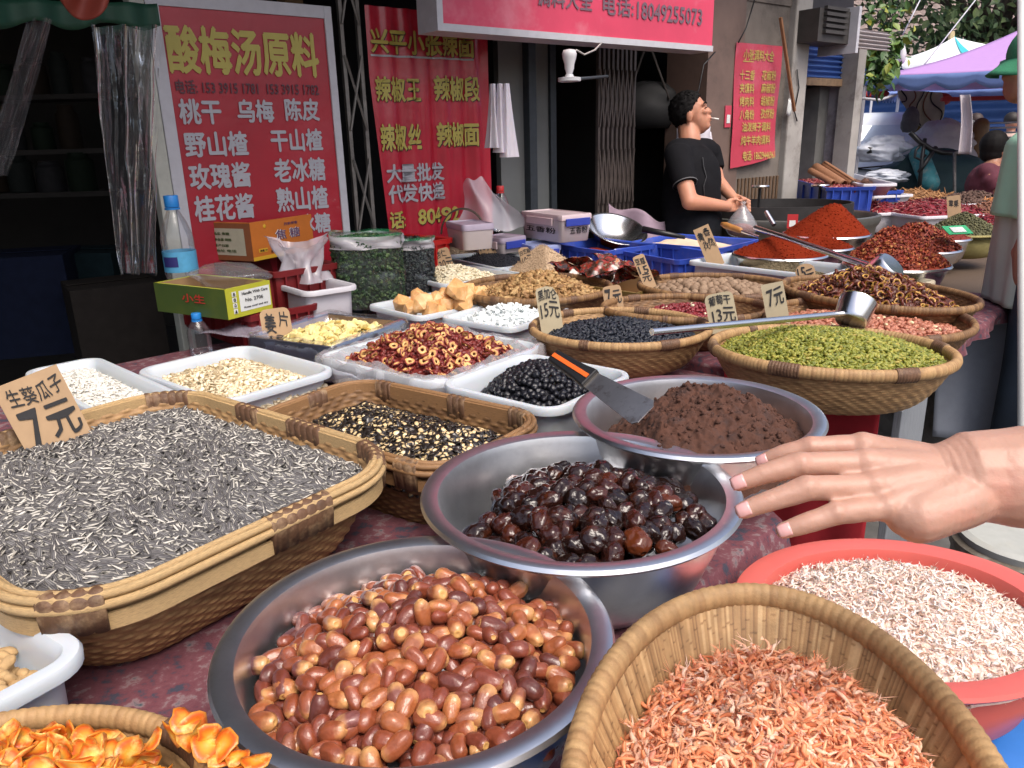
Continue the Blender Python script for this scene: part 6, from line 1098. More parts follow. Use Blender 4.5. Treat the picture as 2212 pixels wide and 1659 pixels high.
# ------------------------------------------------------------------ chilli powder and flakes in steel bowls
GB2 = 'steel bowls of chilli'
def cone(px0, px1, prim, yrim, z, apex, name, label, lab2, mat, tm=None, sp=.02, dig=None, Hb=.12, rough=.004, power=1.05, fine=None, flat=.7):
    a, b = at(px0, yrim, z), at(px1, yrim, z); c = (a+b)/2; rr = np.linalg.norm(b-a)/2*1.01; v = Vessel(c[0], c[1], z, 0, 'ell', rr, rr); basin(v, Hb, label, M_STEEL2, 'steel_bowl', .012, GB2, 'bowl')
    A = pt(apex[0], apex[1], depth(np.array([c[0], c[1], z]))); H = A[2]-z; off = np.clip((A[0]-c[0])/rr, -.3, .3)
    def f(x, y):
        r = np.clip(np.sqrt((x-off*rr*np.clip(1-np.hypot(x, y)/rr, 0, 1))**2+y*y)/(rr*.95), 0, 1.1); q = H*(1-r**power)-.016*np.exp(-(r/.14)**2)+rough*vnoise(x*30, y*30, 3, 3)
        if dig: q = q-dig[2]*np.exp(-((x-dig[0]*rr)/(dig[3]*rr))**2-((y-dig[1]*rr)/(dig[3]*rr))**2)
        return q
    if tm: o = stuff_in(v, name, tm, mat, sp, f, .94, lab2, 'chilli', flat, (0, .005))
    else:
        me, cc = heap(v, f, .95, mat, 120, 60); x, y = hexpts(v, fine or .016, .93, .45); P, Q = frames(v, x, y, f, .8); o = merged(name, True, [t_crumb(.0035, 1, .4, 5, 4)], mat, P, Q, sc_(len(P), .5, 1.5), lab2, 'chilli powder'); join_heap(o, me, cc)
    return v
M_CHF = mk('chilli flakes', (0, 0, 0), .6, ramp=[(0, (.13, .012, .006)), (.4, (.24, .026, .010)), (.75, (.33, .06, .018)), (.93, (.42, .12, .035)), (1, (.5, .26, .08))], src='rnd', var=.25)
FLK = [t_disc(.0062, .0012, 6, .9, s_, 1) for s_ in range(5)]
cone(1690, 1882, 0, 503, .92, (1796, 428), 'chilli_powder', 'steel bowl under the tallest cone of red chilli powder', 'tall smooth cone of red chilli powder', M_CHP)
cone(1712, 1845, 0, 532, .92, (1772, 500), 'chilli_powder', 'small steel bowl of chilli powder with a scooped hollow', 'low chilli powder heap with a dark scooped hollow', M_CHP, dig=(-.1, -.35, .05, .35))
cone(1582, 1790, 0, 546, .905, (1692, 498), 'chilli_powder', 'steel bowl behind the long white cumin tray', 'broad chilli powder heap behind the long white tray', M_CHP)
cone(1822, 2052, 0, 568, .915, (1918, 474), 'chilli_flakes', 'wide steel bowl in front heaped with coarse chilli flakes', 'biggest heap of coarse dark red chilli flakes', M_CHF, FLK, .0085, rough=.012, power=.95)
cone(1885, 2076, 0, 534, .915, (1978, 468), 'chilli_flakes', 'steel bowl of chilli flakes behind the biggest flake heap', 'chilli flake heap partly hidden by the biggest one', M_CHF, FLK, .0095, rough=.012, power=.95)
cone(1960, 2098, 0, 512, .915, (2030, 492), 'chilli_paste', 'steel bowl of dark red ground chilli behind the flakes', 'dark red ground chilli nearly level in its bowl', mk('dark ground chilli', (.16, .016, .008), .9, var=.2, bump=.5), dig=None)
M_GSP = mk('green spice', (0, 0, 0), .8, ramp=[(0, (.05, .05, .022)), (1, (.13, .125, .055))], src='rnd', var=.3)
VS2 = Vessel(*at(2080, 500, .92)[:2], .92, .2, 'ell', .20, .19); basin(VS2, .12, 'rolled open sack of green spice beside the far trays', mk('olive sack', (.30, .26, .10), .9, var=.2, bump=.6), 'spice_sack', .03, None, 'sack')
stuff_in(VS2, 'green_spice', [t_crumb(.0055, s_, .4, 6, 4) for s_ in range(3)], M_GSP, .010, mound(VS2, -.01, .10, 1.2), .94, 'dark green heap of dried spice leaves in the sack', 'spice', .8)
X0 = at(2068, 497, 1.0); t = empty('payment_tag', X0, 0, 'green plastic tag with a white square lying on the green spice', 'tag'); mb = MB(); mb.box((0, 0, 0), (.11, .06, .003), rotm(R(28), 0, .15)); mb.build('plate', M_GRN, t); mb = MB(); mb.box((0, -.004, .002), (.06, .036, .002), rotm(R(28), 0, .15)); mb.build('white_square', M_WLAB, t)
# pale trays of peppers farther on
M_RPEP = mk('dried red peppers', (0, 0, 0), .4, ramp=[(0, (.10, .006, .012)), (.5, (.21, .014, .02)), (.85, (.30, .04, .045)), (1, (.5, .28, .22))], src='rnd', var=.25, coat=.2)
CHI = [t_curl(.05, .0052, .7+.3*s_, 7, 6, s_, 1, False) for s_ in range(4)]; SHC = [t_curl(.022, .0048, .6+.2*s_, 5, 6, s_, 1, False) for s_ in range(3)]
M_BSPI = mk('brown spice seeds', (.16, .075, .045), .8, var=.35, nscale=120, bump=.6); M_CINN = mk('cinnamon chips', (0, 0, 0), .8, ramp=[(0, (.16, .07, .025)), (1, (.42, .22, .09))], src='rnd', var=.3); M_GARL = mk('pale roots', (.60, .48, .32), .7, var=.2); M_ORROOT = mk('orange root chips', (.55, .24, .08), .7, var=.25)
STK = [t_ell(5, 6, (.06, .006, .005)), t_ell(5, 6, (.045, .007, .004))]
def ftray(corners, z, label, H=.09): v = rect4(*corners, z, .03); tray(v, H, label, M_WHITEPL2, 'plastic_tray', .014); return v
F1 = ftray(((1768, 417), (1907, 430), (1925, 415), (1812, 406)), .96, 'pale tray with brown spice seeds before the blue crate'); stuff_in(F1, 'brown_seeds', [t_crumb(.007, s_, .4, 5, 4) for s_ in range(2)], M_BSPI, .018, mound(F1, -.03, .05, 1.6), .85, 'low brown heap of spice seeds in a pale tray', 'spice seeds')
F2 = ftray(((1768, 430), (1838, 444), (1862, 432), (1790, 423)), .94, 'small pale tray of long red chillies beside the powder cone'); stuff_in(F2, 'red_chillies', CHI, M_RPEP, .03, mound(F2, -.02, .04, 1.6), .85, 'long dark red chillies beside the tallest powder cone', 'dried chillies')
F3 = ftray(((1822, 450), (1925, 466), (1950, 452), (1860, 440)), .895, 'pale tray of short red pepper pieces behind the powder cone', .13); stuff_in(F3, 'pepper_pieces', SHC, M_RPEP, .02, mound(F3, -.01, .06, 1.5), .9, 'heap of short cut red pepper pieces with pale seeds', 'dried peppers', .8)
F4 = ftray(((1930, 460), (2070, 478), (2085, 452), (1960, 438)), .895, 'pale tray of long dried red chillies behind the flake heaps', .13); stuff_in(F4, 'red_chillies', CHI, M_RPEP, .026, mound(F4, -.0, .07, 1.5), .9, 'big heap of long dried red chillies in a pale tray', 'dried chillies', .6)
F5 = ftray(((1905, 430), (2030, 444), (2062, 424), (1940, 412)), .89, 'pale tray of brown cinnamon chips'); stuff_in(F5, 'cinnamon_chips', STK, M_CINN, .032, mound(F5, -.02, .07, 1.5), .9, 'heap of brown cinnamon chips in a pale tray', 'cinnamon chips', .5)
F6 = ftray(((2035, 436), (2130, 446), (2170, 432), (2075, 420)), .89, 'pale tray of dark star anise and pale roots'); stuff_in(F6, 'star_anise', [t_crumb(.014, s_, .9, 6, 4) for s_ in range(3)], mk('star anise', (.10, .055, .04), .8, var=.4), .024, mound(F6, -.03, .09, 1.5, .02, .02), .85, 'dark brown star anise heap in a pale tray', 'star anise', .8)
F7 = ftray(((2095, 462), (2190, 474), (2230, 452), (2130, 443)), .89, 'pale tray of reddish brown spice beside pale roots'); stuff_in(F7, 'brown_spice', [t_crumb(.008, s_, .4, 5, 4) for s_ in range(2)], mk('reddish spice', (.20, .085, .05), .85, var=.35), .018, mound(F7, -.02, .08, 1.4), .85, 'reddish brown spice heap beside the man in green', 'spice')
F8 = ftray(((2110, 486), (2180, 506), (2250, 480), (2170, 468)), .89, 'pale tray of red chillies beside the man in green'); stuff_in(F8, 'red_chillies', CHI, M_RPEP, .026, mound(F8, -.01, .08, 1.4), .88, 'red chilli heap beside the green shirt', 'dried chillies', .6)
F9 = ftray(((2140, 440), (2200, 446), (2240, 434), (2180, 428)), .89, 'pale tray of orange root chips at the far end'); stuff_in(F9, 'root_chips', STK, M_ORROOT, .03, mound(F9, -.02, .07, 1.5), .88, 'orange root chips in the farthest pale tray', 'root chips', .6)
B5 = rect4((1695, 385), (1830, 412), (1850, 398), (1725, 366), 1.06); crate(B5, .24, 'blue_crate', 'deep blue crate of red berries by the grey pillar', M_BLUEPL, GC); stuff_in(B5, 'red_berries', [t_crumb(.010, s_, .3, 6, 4) for s_ in range(2)], M_RPEP, .02, mound(B5, -.03, .02, 2), .85, 'red dried berries in the deep blue crate', 'berries')
B6 = rect4((1800, 412), (1890, 419), (1905, 408), (1845, 400), .99); crate(B6, .08, 'blue_crate', 'low blue crate of rolled dark bark', M_BLUEPL, GC)
stuff_in(B6, 'bark_rolls', [t_ell(5, 6, (.05, .018, .014)), t_crumb(.035, 2, .6, 7, 5)], mk('dark bark', (.10, .045, .03), .8, var=.45, nscale=20), .05, mound(B6, -.01, .06, 1.6), .85, 'rolled dark bark pieces in the low blue crate', 'bark', .8)
M_BARK = mk('cinnamon bark', (.26, .12, .06), .75, var=.3, nscale=20, aniso=(30, 30, 3), bump=.4)
v = rect4((1735, 366), (1890, 402), (1908, 392), (1765, 354), 1.075); tray(v, .09, 'long pale tray under the cinnamon bark rolls', M_WHITEPL2, 'plastic_tray', .02)
for k, (p0, p1) in enumerate((((1762, 362, 5.5), (1822, 400, 5.25)), ((1780, 356, 5.5), (1842, 396, 5.25)), ((1750, 368, 5.45), (1800, 396, 5.25)))):
    a, b = pt(*p0), pt(*p1); mb = MB(); ax = (b-a)/np.linalg.norm(b-a); s1 = np.cross(ax, [0, 0, 1]); s1 /= np.linalg.norm(s1); s2 = np.cross(s1, ax); r0 = .034-.006*k
    mb.grid(lambda u, w: a+(b-a)*w+(r0*(1-.25*u))*(math.cos(u*7.6+k)*s1+math.sin(u*7.6+k)*s2), 24, 6); tag(mb.build('cinnamon_roll', M_BARK, None, True, solid=.005), ['longest', 'thickest', 'thinnest'][[1, 0, 2][k]]+' cinnamon bark roll standing up out of the pale tray', 'bark roll', 'cinnamon bark rolls')
# ------------------------------------------------------------------ scoops
def scoop(a, b, label, r=.0095, cup=.052, L=.075, cdir=None, grip=None):
    a, b = np.asarray(a), np.asarray(b); t = empty('metal_scoop', b, 0, label, 'scoop', 'long metal scoops'); a = a-b; ax = -a/np.linalg.norm(a)
    mb = MB(); mb.tube([a, a*.5, a*.0], r, 14); mb.build('handle', M_STEEL2, t, 'auto')
    if grip is not None: mb = MB(); q = a*(1+.0); mb.tube([q*1.0, q*(1-grip*.2), q*(1-grip*.9), q*(1-grip)], [r*1.4, r*2., r*1.7, r*1.2], 14); mb.build('grip', mk('wooden grip', (.42, .19, .05), .5, var=.2, nscale=30), t, True)
    if cup:
        d = np.asarray(cdir, float); d /= np.linalg.norm(d); Rr = np.array(Vector(d).to_track_quat('Z', 'Y').to_matrix()); mb = MB(); c = Rr@np.array([0, 0, -L*.45])+ax*cup*.8
        mb.lathe([(cup*.8, 0), (cup*.93, .008), (cup, L), (cup*1.03, L), (cup*.97, L-.002), (cup*.9, .010), (.001, .006)], 40, c, rot=Rr); mb.build('cup', M_STEEL2, t, 'auto')
    return t
X1 = at(1822, 702, .925); scoop(pt(1408, 717, depth(X1)-.35), X1+[0, 0, .03], 'steel scoop lying across the raisin and peanut baskets', r=.0080, L=.066, cup=.047, cdir=(.45, .5, .72))
X2 = pt(1895, 580, 2.50); scoop(pt(1632, 492, 3.45), X2, 'steel scoop with its round bottom up over the chilli rings', cup=.055, cdir=(-.40, .42, -.62), r=.0115)
X3 = pt(1640, 512, 3.6); scoop(pt(1560, 484, 3.8), X3, 'thin scoop with a wooden grip stuck in chilli powder', r=.008, cup=0, grip=.55)
X4 = pt(1672, 486, 4.0); a = pt(1655, 458, 4.05); scoop(a, X4, 'short upright steel tube behind the chilli powder', r=.012, cup=0)
a, b = pt(1388, 495, 3.75), pt(1480, 513, 3.7); mb = MB(); mb.tube([a, (a+b)/2, b], [.016, .014, .009], 8); tag(mb.build('scoop_handle', M_BLKPL, None, True), 'black scoop handle resting on the blue flour crate', 'scoop')
# grey cloth over the end of the far table, concrete block, tin
mb = MB(); c0 = at(2052, 556, .765); 
def drape(u, w):
    p = np.array([1.60+.42*u, 2.86-.06*u+.25*(u > .55)*(u-.55), .765]); out = np.array([.3, -.95, 0]); k = max(0, w-.12)/.88
    return p+out*(.04*min(w/.12, 1)+.05*k+.02*math.sin(u*13)*k)+np.array([.18*k*u, 0, -.50*k])
mb.grid(drape, 40, 18); tag(mb.build('grey_cloth', M_GREYCLOTH, None, True, solid=.004), 'grey blue cloth hanging over the table end below chilli flakes', 'cloth')
M_CONC = mk('rough concrete', (.26, .25, .235), .95, var=.35, nscale=9, bump=1., bscale=60, dirt=((.09, .09, .085), 5, .7))
X = at(2068, 748, .60); mb = MB(); mb.grid(lambda u, w: np.array([0, 0, 0]), 2, 2) if False else None
mb = MB(); mb.box((.06, .22, -.29), (.36, .50, .60), rotm(0, 0, .35)); mb.box((.0, .18, -.52), (.42, .6, .16), rotm(0, 0, .2)); o = mb.build('concrete_block', M_CONC, None, loc=X, bevel=.02); tag(o, 'rough grey concrete block beside the table with the green raisins', 'concrete block')
bag('plastic_scrap', 'scrap of white plastic lying on the concrete block', X+np.array([.06, .25, .035]), .07, mk('white plastic scrap', (.7, .7, .72), .4, var=.1), 8, (1, .8, .5), cat='plastic scrap')
X = at(2165, 1150, .50); M_RUST = mk('weathered tin', (.20, .17, .13), .6, metal=.5, var=.3, dirt=((.55, .54, .50), 8, .6)); t = empty('paint_tin', (X[0]+.06, X[1], 0), 0, 'weathered round metal tin with a pale lid standing on the asphalt', 'tin'); mb = MB(); mb.lathe([(.15, 0), (.155, .01), (.15, .02), (.15, .44), (.156, .45), (.156, .47), (.148, .475)], 48); mb.build('body', M_RUST, t, 'auto'); mb = MB(); mb.lathe([(.140, .47), (.145, .492), (.13, .498), (.12, .486), (.001, .486)], 48); mb.build('lid', mk('pale tin lid', (.40, .41, .38), .5, var=.1, dirt=((.4, .38, .3), 6, .5)), t, 'auto')
# ------------------------------------------------------------------ far end of the street
M_BLUESH = mk('blue shutter', (.05, .12, .38), .4, metal=.2, var=.15, nscale=6); M_GREYSH = mk('pale shutter', (.42, .38, .38), .5, var=.1, nscale=5, dirt=((.25, .2, .18), 4, .5)); M_PALEW = mk('stained pale wall', (.34, .33, .36), .9, var=.15, nscale=3, dirt=((.10, .09, .09), 2.2, .8)); M_DKIRON = mk('dark iron', (.06, .055, .052), .6, metal=.3, var=.25, nscale=8)
u0, u1 = UX(1728), UX(1842); um = UX(1800)
t = empty('shuttered_doorway', W((u0+u1)/2, 0), 0, 'narrow doorway under a half rolled blue shutter past the pale pillar', 'doorway'); iv = Matrix.Translation(-Vector([float(v) for v in W((u0+u1)/2, 0)]))
def dp(n, mb, m, **k): o = mb.build(n, m, t, **k); o.matrix_parent_inverse = iv; return o
zs0, zs1 = ZX(1800, 180, -.1), ZX(1800, 103, -.1)
mb = MB(); n = 34; mb.grid(lambda a, b: W(u0+.04+(u1-u0-.1)*a, zs0+.03+(zs1-zs0-.03)*b, -.10+.012*math.sin(b*2*math.pi*6)), 3, 60); dp('blue_shutter', mb, M_BLUESH, smooth=True)
mb = MB(); wbx(mb, u0+.04, u1-.06, zs0-.02, zs0+.03, -.13, -.08); dp('shutter_bar', mb, mk('rusty tan bar', (.26, .17, .10), .7, var=.3))
mb = MB(); wbx(mb, u0, u1, 0, zs1+.35, -.42, -.38); dp('wall', mb, M_PALEW); mb = MB(); wbx(mb, u0, u0+.05, 0, zs1, -.38, -.02); dp('post', mb, M_DKIRON)
mb = MB(); wbx(mb, um+.10, um+.26, 0, zs0-.02, -.36, -.20); dp('post', mb, mk('grey steel post', (.16, .16, .15), .7, var=.25, nscale=8)); mb = MB(); wbx(mb, u1-.09, u1+.02, 0, zs1+.02, -.10, .03); dp('post', mb, M_CONCP); mb = MB(); wbx(mb, u1-.05, u1+.01, 0, zs1+.3, -1.2, -.10); dp('wall', mb, M_PALEW)
mb = MB(); wbx(mb, u0, u1, zs1, zs1+.36, -.38, -.1); dp('lintel', mb, M_DKIRON)
mb = MB(); wbx(mb, UX(1785, 250, -.3), UX(1815, 250, -.3), ZX(1800, 255, -.3), ZX(1800, 212, -.3), -.36, -.30); dp('meter_box', mb, mk('brown meter box', (.11, .065, .045), .7, var=.3), bevel=.004)
# iron box and pale shutter housing above
A0 = W(UX(1727, 60, .25), 0, .25); ua, ub, uc = UX(1768, 60, .2), UX(1838, 60, .2), UX(1908, 90, .2); z0_, z1_ = ZX(1800, 92, .2), ZX(1800, 20, .2)
t = empty('shutter_housing', W(ub, z0_, .2), 0, 'dark louvred box and pale ribbed shutter housing over the doorway', 'shutter box'); iv = Matrix.Translation(-Vector([float(v) for v in W(ub, z0_, .2)]))
mb = MB(); wbx(mb, ua, ub-.02, z0_, z1_, .0, .2)
for k in range(5): wbx(mb, ua+.05, ub-.08, z0_+.05+k*(z1_-z0_)/5.6, z0_+.07+k*(z1_-z0_)/5.6, .2, .225)
dp('louvred_box', mb, M_DKIRON); mb = MB(); wbx(mb, ub-.02, ub+.012, z0_-.06, z1_+.03, -.02, .26); dp('edge_strip', mb, M_GFR)
zc0, zc1 = ZX(1870, 106, .25), ZX(1870, 62, .25); mb = MB(); mb.grid(lambda a, b: W(ub+.012+(uc-ub)*a, zc0+(zc1-zc0)*b, .24+.014*math.sin(b*2*math.pi*5)-.06*(b > .8)*(b-.8)), 3, 50); dp('pale_shutter', mb, M_GREYSH, smooth=True)
# vine
M_VINE = mk('vine leaves', (0, 0, 0), .5, ramp=[(0, (.03, .075, .018)), (.5, (.06, .14, .03)), (.85, (.13, .22, .04)), (1, (.30, .30, .04))], src='rnd', var=.15, sss=.1)
def leaves(name, label, cat, C_, n, size, mat, parent=None, kind=None):
    L = (np.array([(0, 0, 0), (.35, .22, .05), (.6, .2, .04), (1, 0, -.06), (.6, -.2, .04), (.35, -.22, .05), (.5, 0, -.02)])*[1, 1.3, 1], np.array([(0, 6, 1, 1), (1, 6, 2, 2), (2, 6, 3, 3), (3, 6, 4, 4), (4, 6, 5, 5), (5, 6, 0, 0)])[:, :3], np.zeros((7, 3)))
    nn = RNG.normal(size=(n, 3))*.7+[.3, -.6, .5]; nn /= np.linalg.norm(nn, axis=1)[:, None]; t_ = RNG.normal(size=(n, 3))*.6+[0, 0, -.8]; t_ -= nn*(t_*nn).sum(1)[:, None]; t_ /= np.linalg.norm(t_, axis=1)[:, None]
    o = merged(name, False, [L], mat, C_, np.stack([t_, np.cross(nn, t_), nn], 2), size*sc_(n, .6, 1.3), label, cat)
    if parent is not None: del o['kind']; o.parent = parent; o.matrix_parent_inverse = parent.matrix_basis.inverted()
    if parent is not None and 'category' in o: del o['category']
    return o
vp = [(1905, -10, 6.3), (1915, 30, 6.25), (1918, 75, 6.2), (1913, 115, 6.15), (1900, 150, 6.15), (1893, 172, 6.15)]
root = empty('hanging_vine', pt(1915, 60, 6.2), 0, 'leafy green vine hanging down beside the pale shutter housing', 'vine'); VP_ = np.array([pt(*p) for p in vp]); cc_ = []
for k in range(430):
    f = RNG.random()**.85*(len(vp)-1); i = min(int(f), len(vp)-2); p = VP_[i]*(1-f+i)+VP_[i+1]*(f-i); w = .155*(1-.13*f); cc_.append(p+RNG.normal(size=3)*[w*.75, .07, .06])
leaves('vine_leaves', None, None, np.array(cc_), 430, .085, M_VINE, root)
mb = MB(); mb.tube(VP_-np.array(root.location), .008, 5); mb.build('stem', mk('vine stem', (.12, .10, .05), .8), root)
# tree and the tiled roof behind
M_CROWN = mk('tree leaves', (0, 0, 0), .6, ramp=[(0, (.022, .05, .018)), (.5, (.045, .085, .028)), (1, (.10, .14, .045))], src='rnd', var=.2)
M_TILE = mk('roof tiles', (.22, .17, .15), .85, var=.35, nscale=7, bump=.5, dirt=((.38, .30, .26), 5, .7)); M_HBR = mk('house brick', (.25, .2, .18), .9, var=.2)
H0 = pt(2090, 60, 19); t = empty('tiled_house', (H0[0], H0[1]+2, 0), 0, 'house with a brown tiled roof behind the tree', 'house'); mb = MB(); mb.box((0, 2, 1.6), (13, 5, 3.2)); mb.build('wall', M_HBR, t)
def tl(u, w): return np.array([-7+14*u, -1.2+3.4*w, 2.9+2.6*w+.035*abs(math.sin(u*math.pi*60))])
mb = MB(); mb.grid(tl, 361, 3); 
for r_ in range(14): mb.grid(lambda u, w, r_=r_: tl(u, (r_+w*.9)/14)+np.array([0, 0, .05*(1-w)]), 361, 2)
mb.build('roof', M_TILE, t)
t = empty('leafy_tree', pt(2080, 330, 14)*[1, 1, 0], 0, 'large dense green tree in front of the tiled roof', 'tree'); tb = np.array(t.location); mb = MB(); top = np.array([.2, .2, 3.3]); mb.tube([(0, 0, 0), (.05, 0, 1.6), top], [.2, .16, .12], 10)
for k in range(9): a = k*2.4; q = top+[1.5*math.cos(a), 1.0*math.sin(a), .5+.22*k]; mb.tube([top*.8, (top*.8+q)/2+[0, 0, .2], q], [.09, .06, .03], 6)
mb.build('trunk', mk('bark', (.06, .045, .035), .9, var=.3), t, True); C_ = []
for k in range(46):
    c = np.array([RNG.uniform(-2.3, 2.6), RNG.uniform(-1.2, 1.2), RNG.uniform(2.3, 5.2)]); c[2] += -.12*abs(c[0]); C_.append(tb+c+RNG.normal(size=(150, 3))*[.34, .3, .22])
leaves('crown', None, None, np.concatenate(C_), 46*150, .17, M_CROWN, t)
# market tents
def tent(name, label, A, B, Cc, D, apex, val, mats, pole=True, sc=8, stripes=None):
    c = np.mean([A, B, Cc, D], 0); t = empty(name, (c[0], c[1], 0), 0, label, 'market tent', 'market tents'); o = np.array([c[0], c[1], 0]); q = [np.array(p)-o for p in (A, B, Cc, D)]; ap = np.array(apex)-o
    for i in range(4):
        a, b = q[i], q[(i+1) % 4]; mb = MB(); mb.grid(lambda u, w: (a*(1-u)+b*u)*(1-w)+ap*w-np.array([0, 0, .35*w*(1-w)+.05*math.sin(u*math.pi)*(1-w)]), 20, 12); mb.build('roof_panel', mats[0], t, True, solid=.003)
        mb = MB(); L = np.linalg.norm(b-a); n = max(3, int(L/.32)); mb.grid(lambda u, w: a+(b-a)*u-np.array([0, 0, .05*math.sin(u*math.pi)+w*(val*.6+val*.5*abs(math.sin(u*math.pi*n)))])+np.cross((b-a)/L, [0, 0, 1])*(-.02), n*10, 4); mb.build('valance', mats[1], t, True, solid=.003)
        if pole: mb = MB(); mb.tube([a, a*[1, 1, 0]], .018, 8); mb.build('pole', M_GFR, t)
        if stripes is not None:
            mb = MB(); mb.grid(lambda u, w: (a*(1-u)+b*u)*(1-w)+ap*w-np.array([0, 0, .35*w*(1-w)+.05*math.sin(u*math.pi)*(1-w)-.012]), 6, 12) if False else mb.grid(lambda u, w: (a*(1-(.46+.09*u))+b*(.46+.09*u))*(1-w)+ap*w-np.array([0, 0, .35*w*(1-w)+.05*(1-w)-.02]), 4, 12); mb.build('stripe', stripes, t, True)
    return t
M_TPINK = mk('lilac pink tent cloth', (.46, .26, .55), .7, var=.05, sss=.0); M_TBLUE = mk('blue valance cloth', (.20, .30, .62), .8, var=.06); M_TWHITE = mk('white tent cloth', (.82, .84, .86), .7, var=.04); M_TEAL = mk('teal tent stripe', (.05, .45, .50), .7, var=.05)
zE = 1.88; A = at(1870, 167, zE) if False else pt(1870, 168, 7.0); A[2] = zE; Bp = np.array([A[0]+1.6, A[1]-2.5, zE]); Cp = pt(1942, 201, 9.8); Cp[2] = zE; Dp = Bp+Cp-A
tent('market_tent', 'lilac pink market tent with a scalloped blue valance', A, Cp, Dp, Bp, (A+Dp)/2+[0.1, 0, .52], .12, (M_TPINK, M_TBLUE))
A = pt(1890, 150, 11.5); A[2] = 2.40; tent('market_tent', 'white market tent with teal stripes behind the pink one', A, A+[1.0, 2.2, 0], A+[3.6, 1.2, 0], A+[2.6, -1., 0], A+[1.45, .6, .36], .15, (M_TWHITE, M_TWHITE), True, 8, M_TEAL)
mb = MB(); mb.tube([pt(2055, 70, 12.2), pt(2055, 95, 12.2)], .05, 8); tag(mb.build('tent_pole_top', mk('bamboo pole', (.45, .36, .2), .7)), 'short bamboo pole end above the white tent', 'pole')
# blue hoarding
M_HOARD = mk('blue corrugated sheet', (.03, .085, .26), .5, metal=.2, var=.15, nscale=4); P0, P1 = pt(1840, 300, 12.5), pt(2420, 300, 11.5)
mb = MB(); mb.grid(lambda u, w: np.array([P0[0]+(P1[0]-P0[0])*u, P0[1]+(P1[1]-P0[1])*u+.03*math.sin(w*60), .0+2.35*w]), 4, 120); tag(mb.build('metal_hoarding', M_HOARD, None, True), 'blue ribbed metal hoarding across the street end', 'hoarding')
# white van
M_VANW = mk('white van paint', (.72, .76, .82), .3, var=.04, nscale=3, coat=.6, dirt=((.5, .5, .52), 3, .3)); M_GLASS = mk('pale windscreen glass', (.60, .70, .82), .05, var=.05, coat=1., spec=1.); M_TYRE = mk('tyre', (.02, .02, .02), .8)
vc = pt(1950, 350, 9.0); vz = Vector((float(vc[0])-.02, float(vc[1]), 0)); rzv = -.10; t = empty('white_van', vz, rzv, 'white minivan facing us behind the tricycle', 'van')
prof = [(0, .28), (-.02, .75), (.10, .92), (.55, 1.52), (.75, 1.62), (3.2, 1.64), (3.35, 1.5), (3.4, .3)]
mb = MB(); w = .74; V = []
for s_, wd in ((-1, 1), (-1, 1), (1, 1), (1, 1)): pass
def van_v(x, z, s): k = 1-.16*max(0, (z-.9)/.75); return (s*w*k, x, z)
n = len(prof); V = [van_v(x, z, -1) for x, z in prof]+[van_v(x, z, 1) for x, z in prof]; mb.add(V, [tuple(range(n)), tuple(range(2*n-1, n-1, -1))]+[(i, n+i, n+(i+1) % n, (i+1) % n) for i in range(n)]); mb.build('body', M_VANW, t, 'auto', bevel=.05)
def onfront(z): return .10+(.55-.10)*(z-.92)/.60
mb = MB(); mb.quad([(-.60, onfront(.96)-.03, .96), (.60, onfront(.96)-.03, .96), (.55, onfront(1.47)-.03, 1.47), (-.55, onfront(1.47)-.03, 1.47)]); ws_ = mb.build('windscreen', M_GLASS, t)
mb = MB(); mb.tube([(-.55, onfront(.97)-.05, .98), (.1, onfront(1.0)-.05, 1.02)], .010, 6); mb.tube([(-.3, onfront(.97)-.05, .96), (-.55, onfront(1.0)-.05, .99)], .008, 6); mb.build('wiper', M_BLKPL, t)
mb = MB(); mb.box((0, -.01, .40), (1.4, .06, .18)); mb.build('bumper', mk('van bumper', (.45, .46, .5), .5), t, bevel=.02)
for s_ in (-1, 1): mb = MB(); mb.ell((s_*.58, .0, .72), (.12, .05, .08)); mb.build('headlight', M_GLASS, t, True)
for s_ in (-1, 1):
    for yy in (.55, 2.8): mb = MB(); mb.lathe([(.05, -.09), (.27, -.09), (.29, -.06), (.29, .06), (.27, .09), (.05, .09)], 24, (s_*.66, yy, .29), rot=rotm(0, R(90), 0)); mb.build('wheel', M_TYRE, t, 'auto')
# cargo tricycle, sacks, cylinder, rods
M_SACK = mk('pale sack cloth', (.52, .47, .50), .85, var=.12, nscale=8, bump=.4, bscale=60); M_SACK2 = mk('white plastic sheet', (.66, .70, .78), .35, var=.08, coat=.3); M_CARGO = mk('dark green tarp sheet', (.02, .055, .06), .7, var=.25, nscale=5); M_TEALC = mk('peeling teal paint', (.05, .25, .28), .6, var=.2, dirt=((.45, .42, .36), 14, .6))
bag('white_sack', 'big pale full sack standing between the van and tent pole', pt(2030, 325, 7.6), .30, M_SACK, 4, (1.05, .8, .95), n=60, m=40, amp=.34, cat='sack')
bag('plastic_cover', 'white plastic sheet bundled over the tricycle in front of the van', pt(1908, 325, 7.2), .19, M_SACK2, 7, (1.15, .8, .7), n=60, m=40, amp=.6, cat='plastic sheet')
bag('plastic_cover', 'small white plastic bundle lying behind the bark crate', pt(1920, 382, 7.0), .13, M_SACK2, 9, (1.3, .8, .5), n=50, m=30, amp=.55, cat='plastic sheet')
bag('tarp_bundle', 'dark green tarp bundle under the pale sack', pt(2010, 395, 7.4), .42, M_CARGO, 5, (1.25, .8, .75), n=50, m=30, amp=.3, cat='tarp')
bag('grey_cloth_bundle', 'grey cloth hanging from the striped sheet under the tent', pt(1966, 262, 7.9), .15, mk('grey cloth', (.17, .165, .165), .9, var=.15), 6, (.6, .35, .95), amp=.2, cat='cloth')
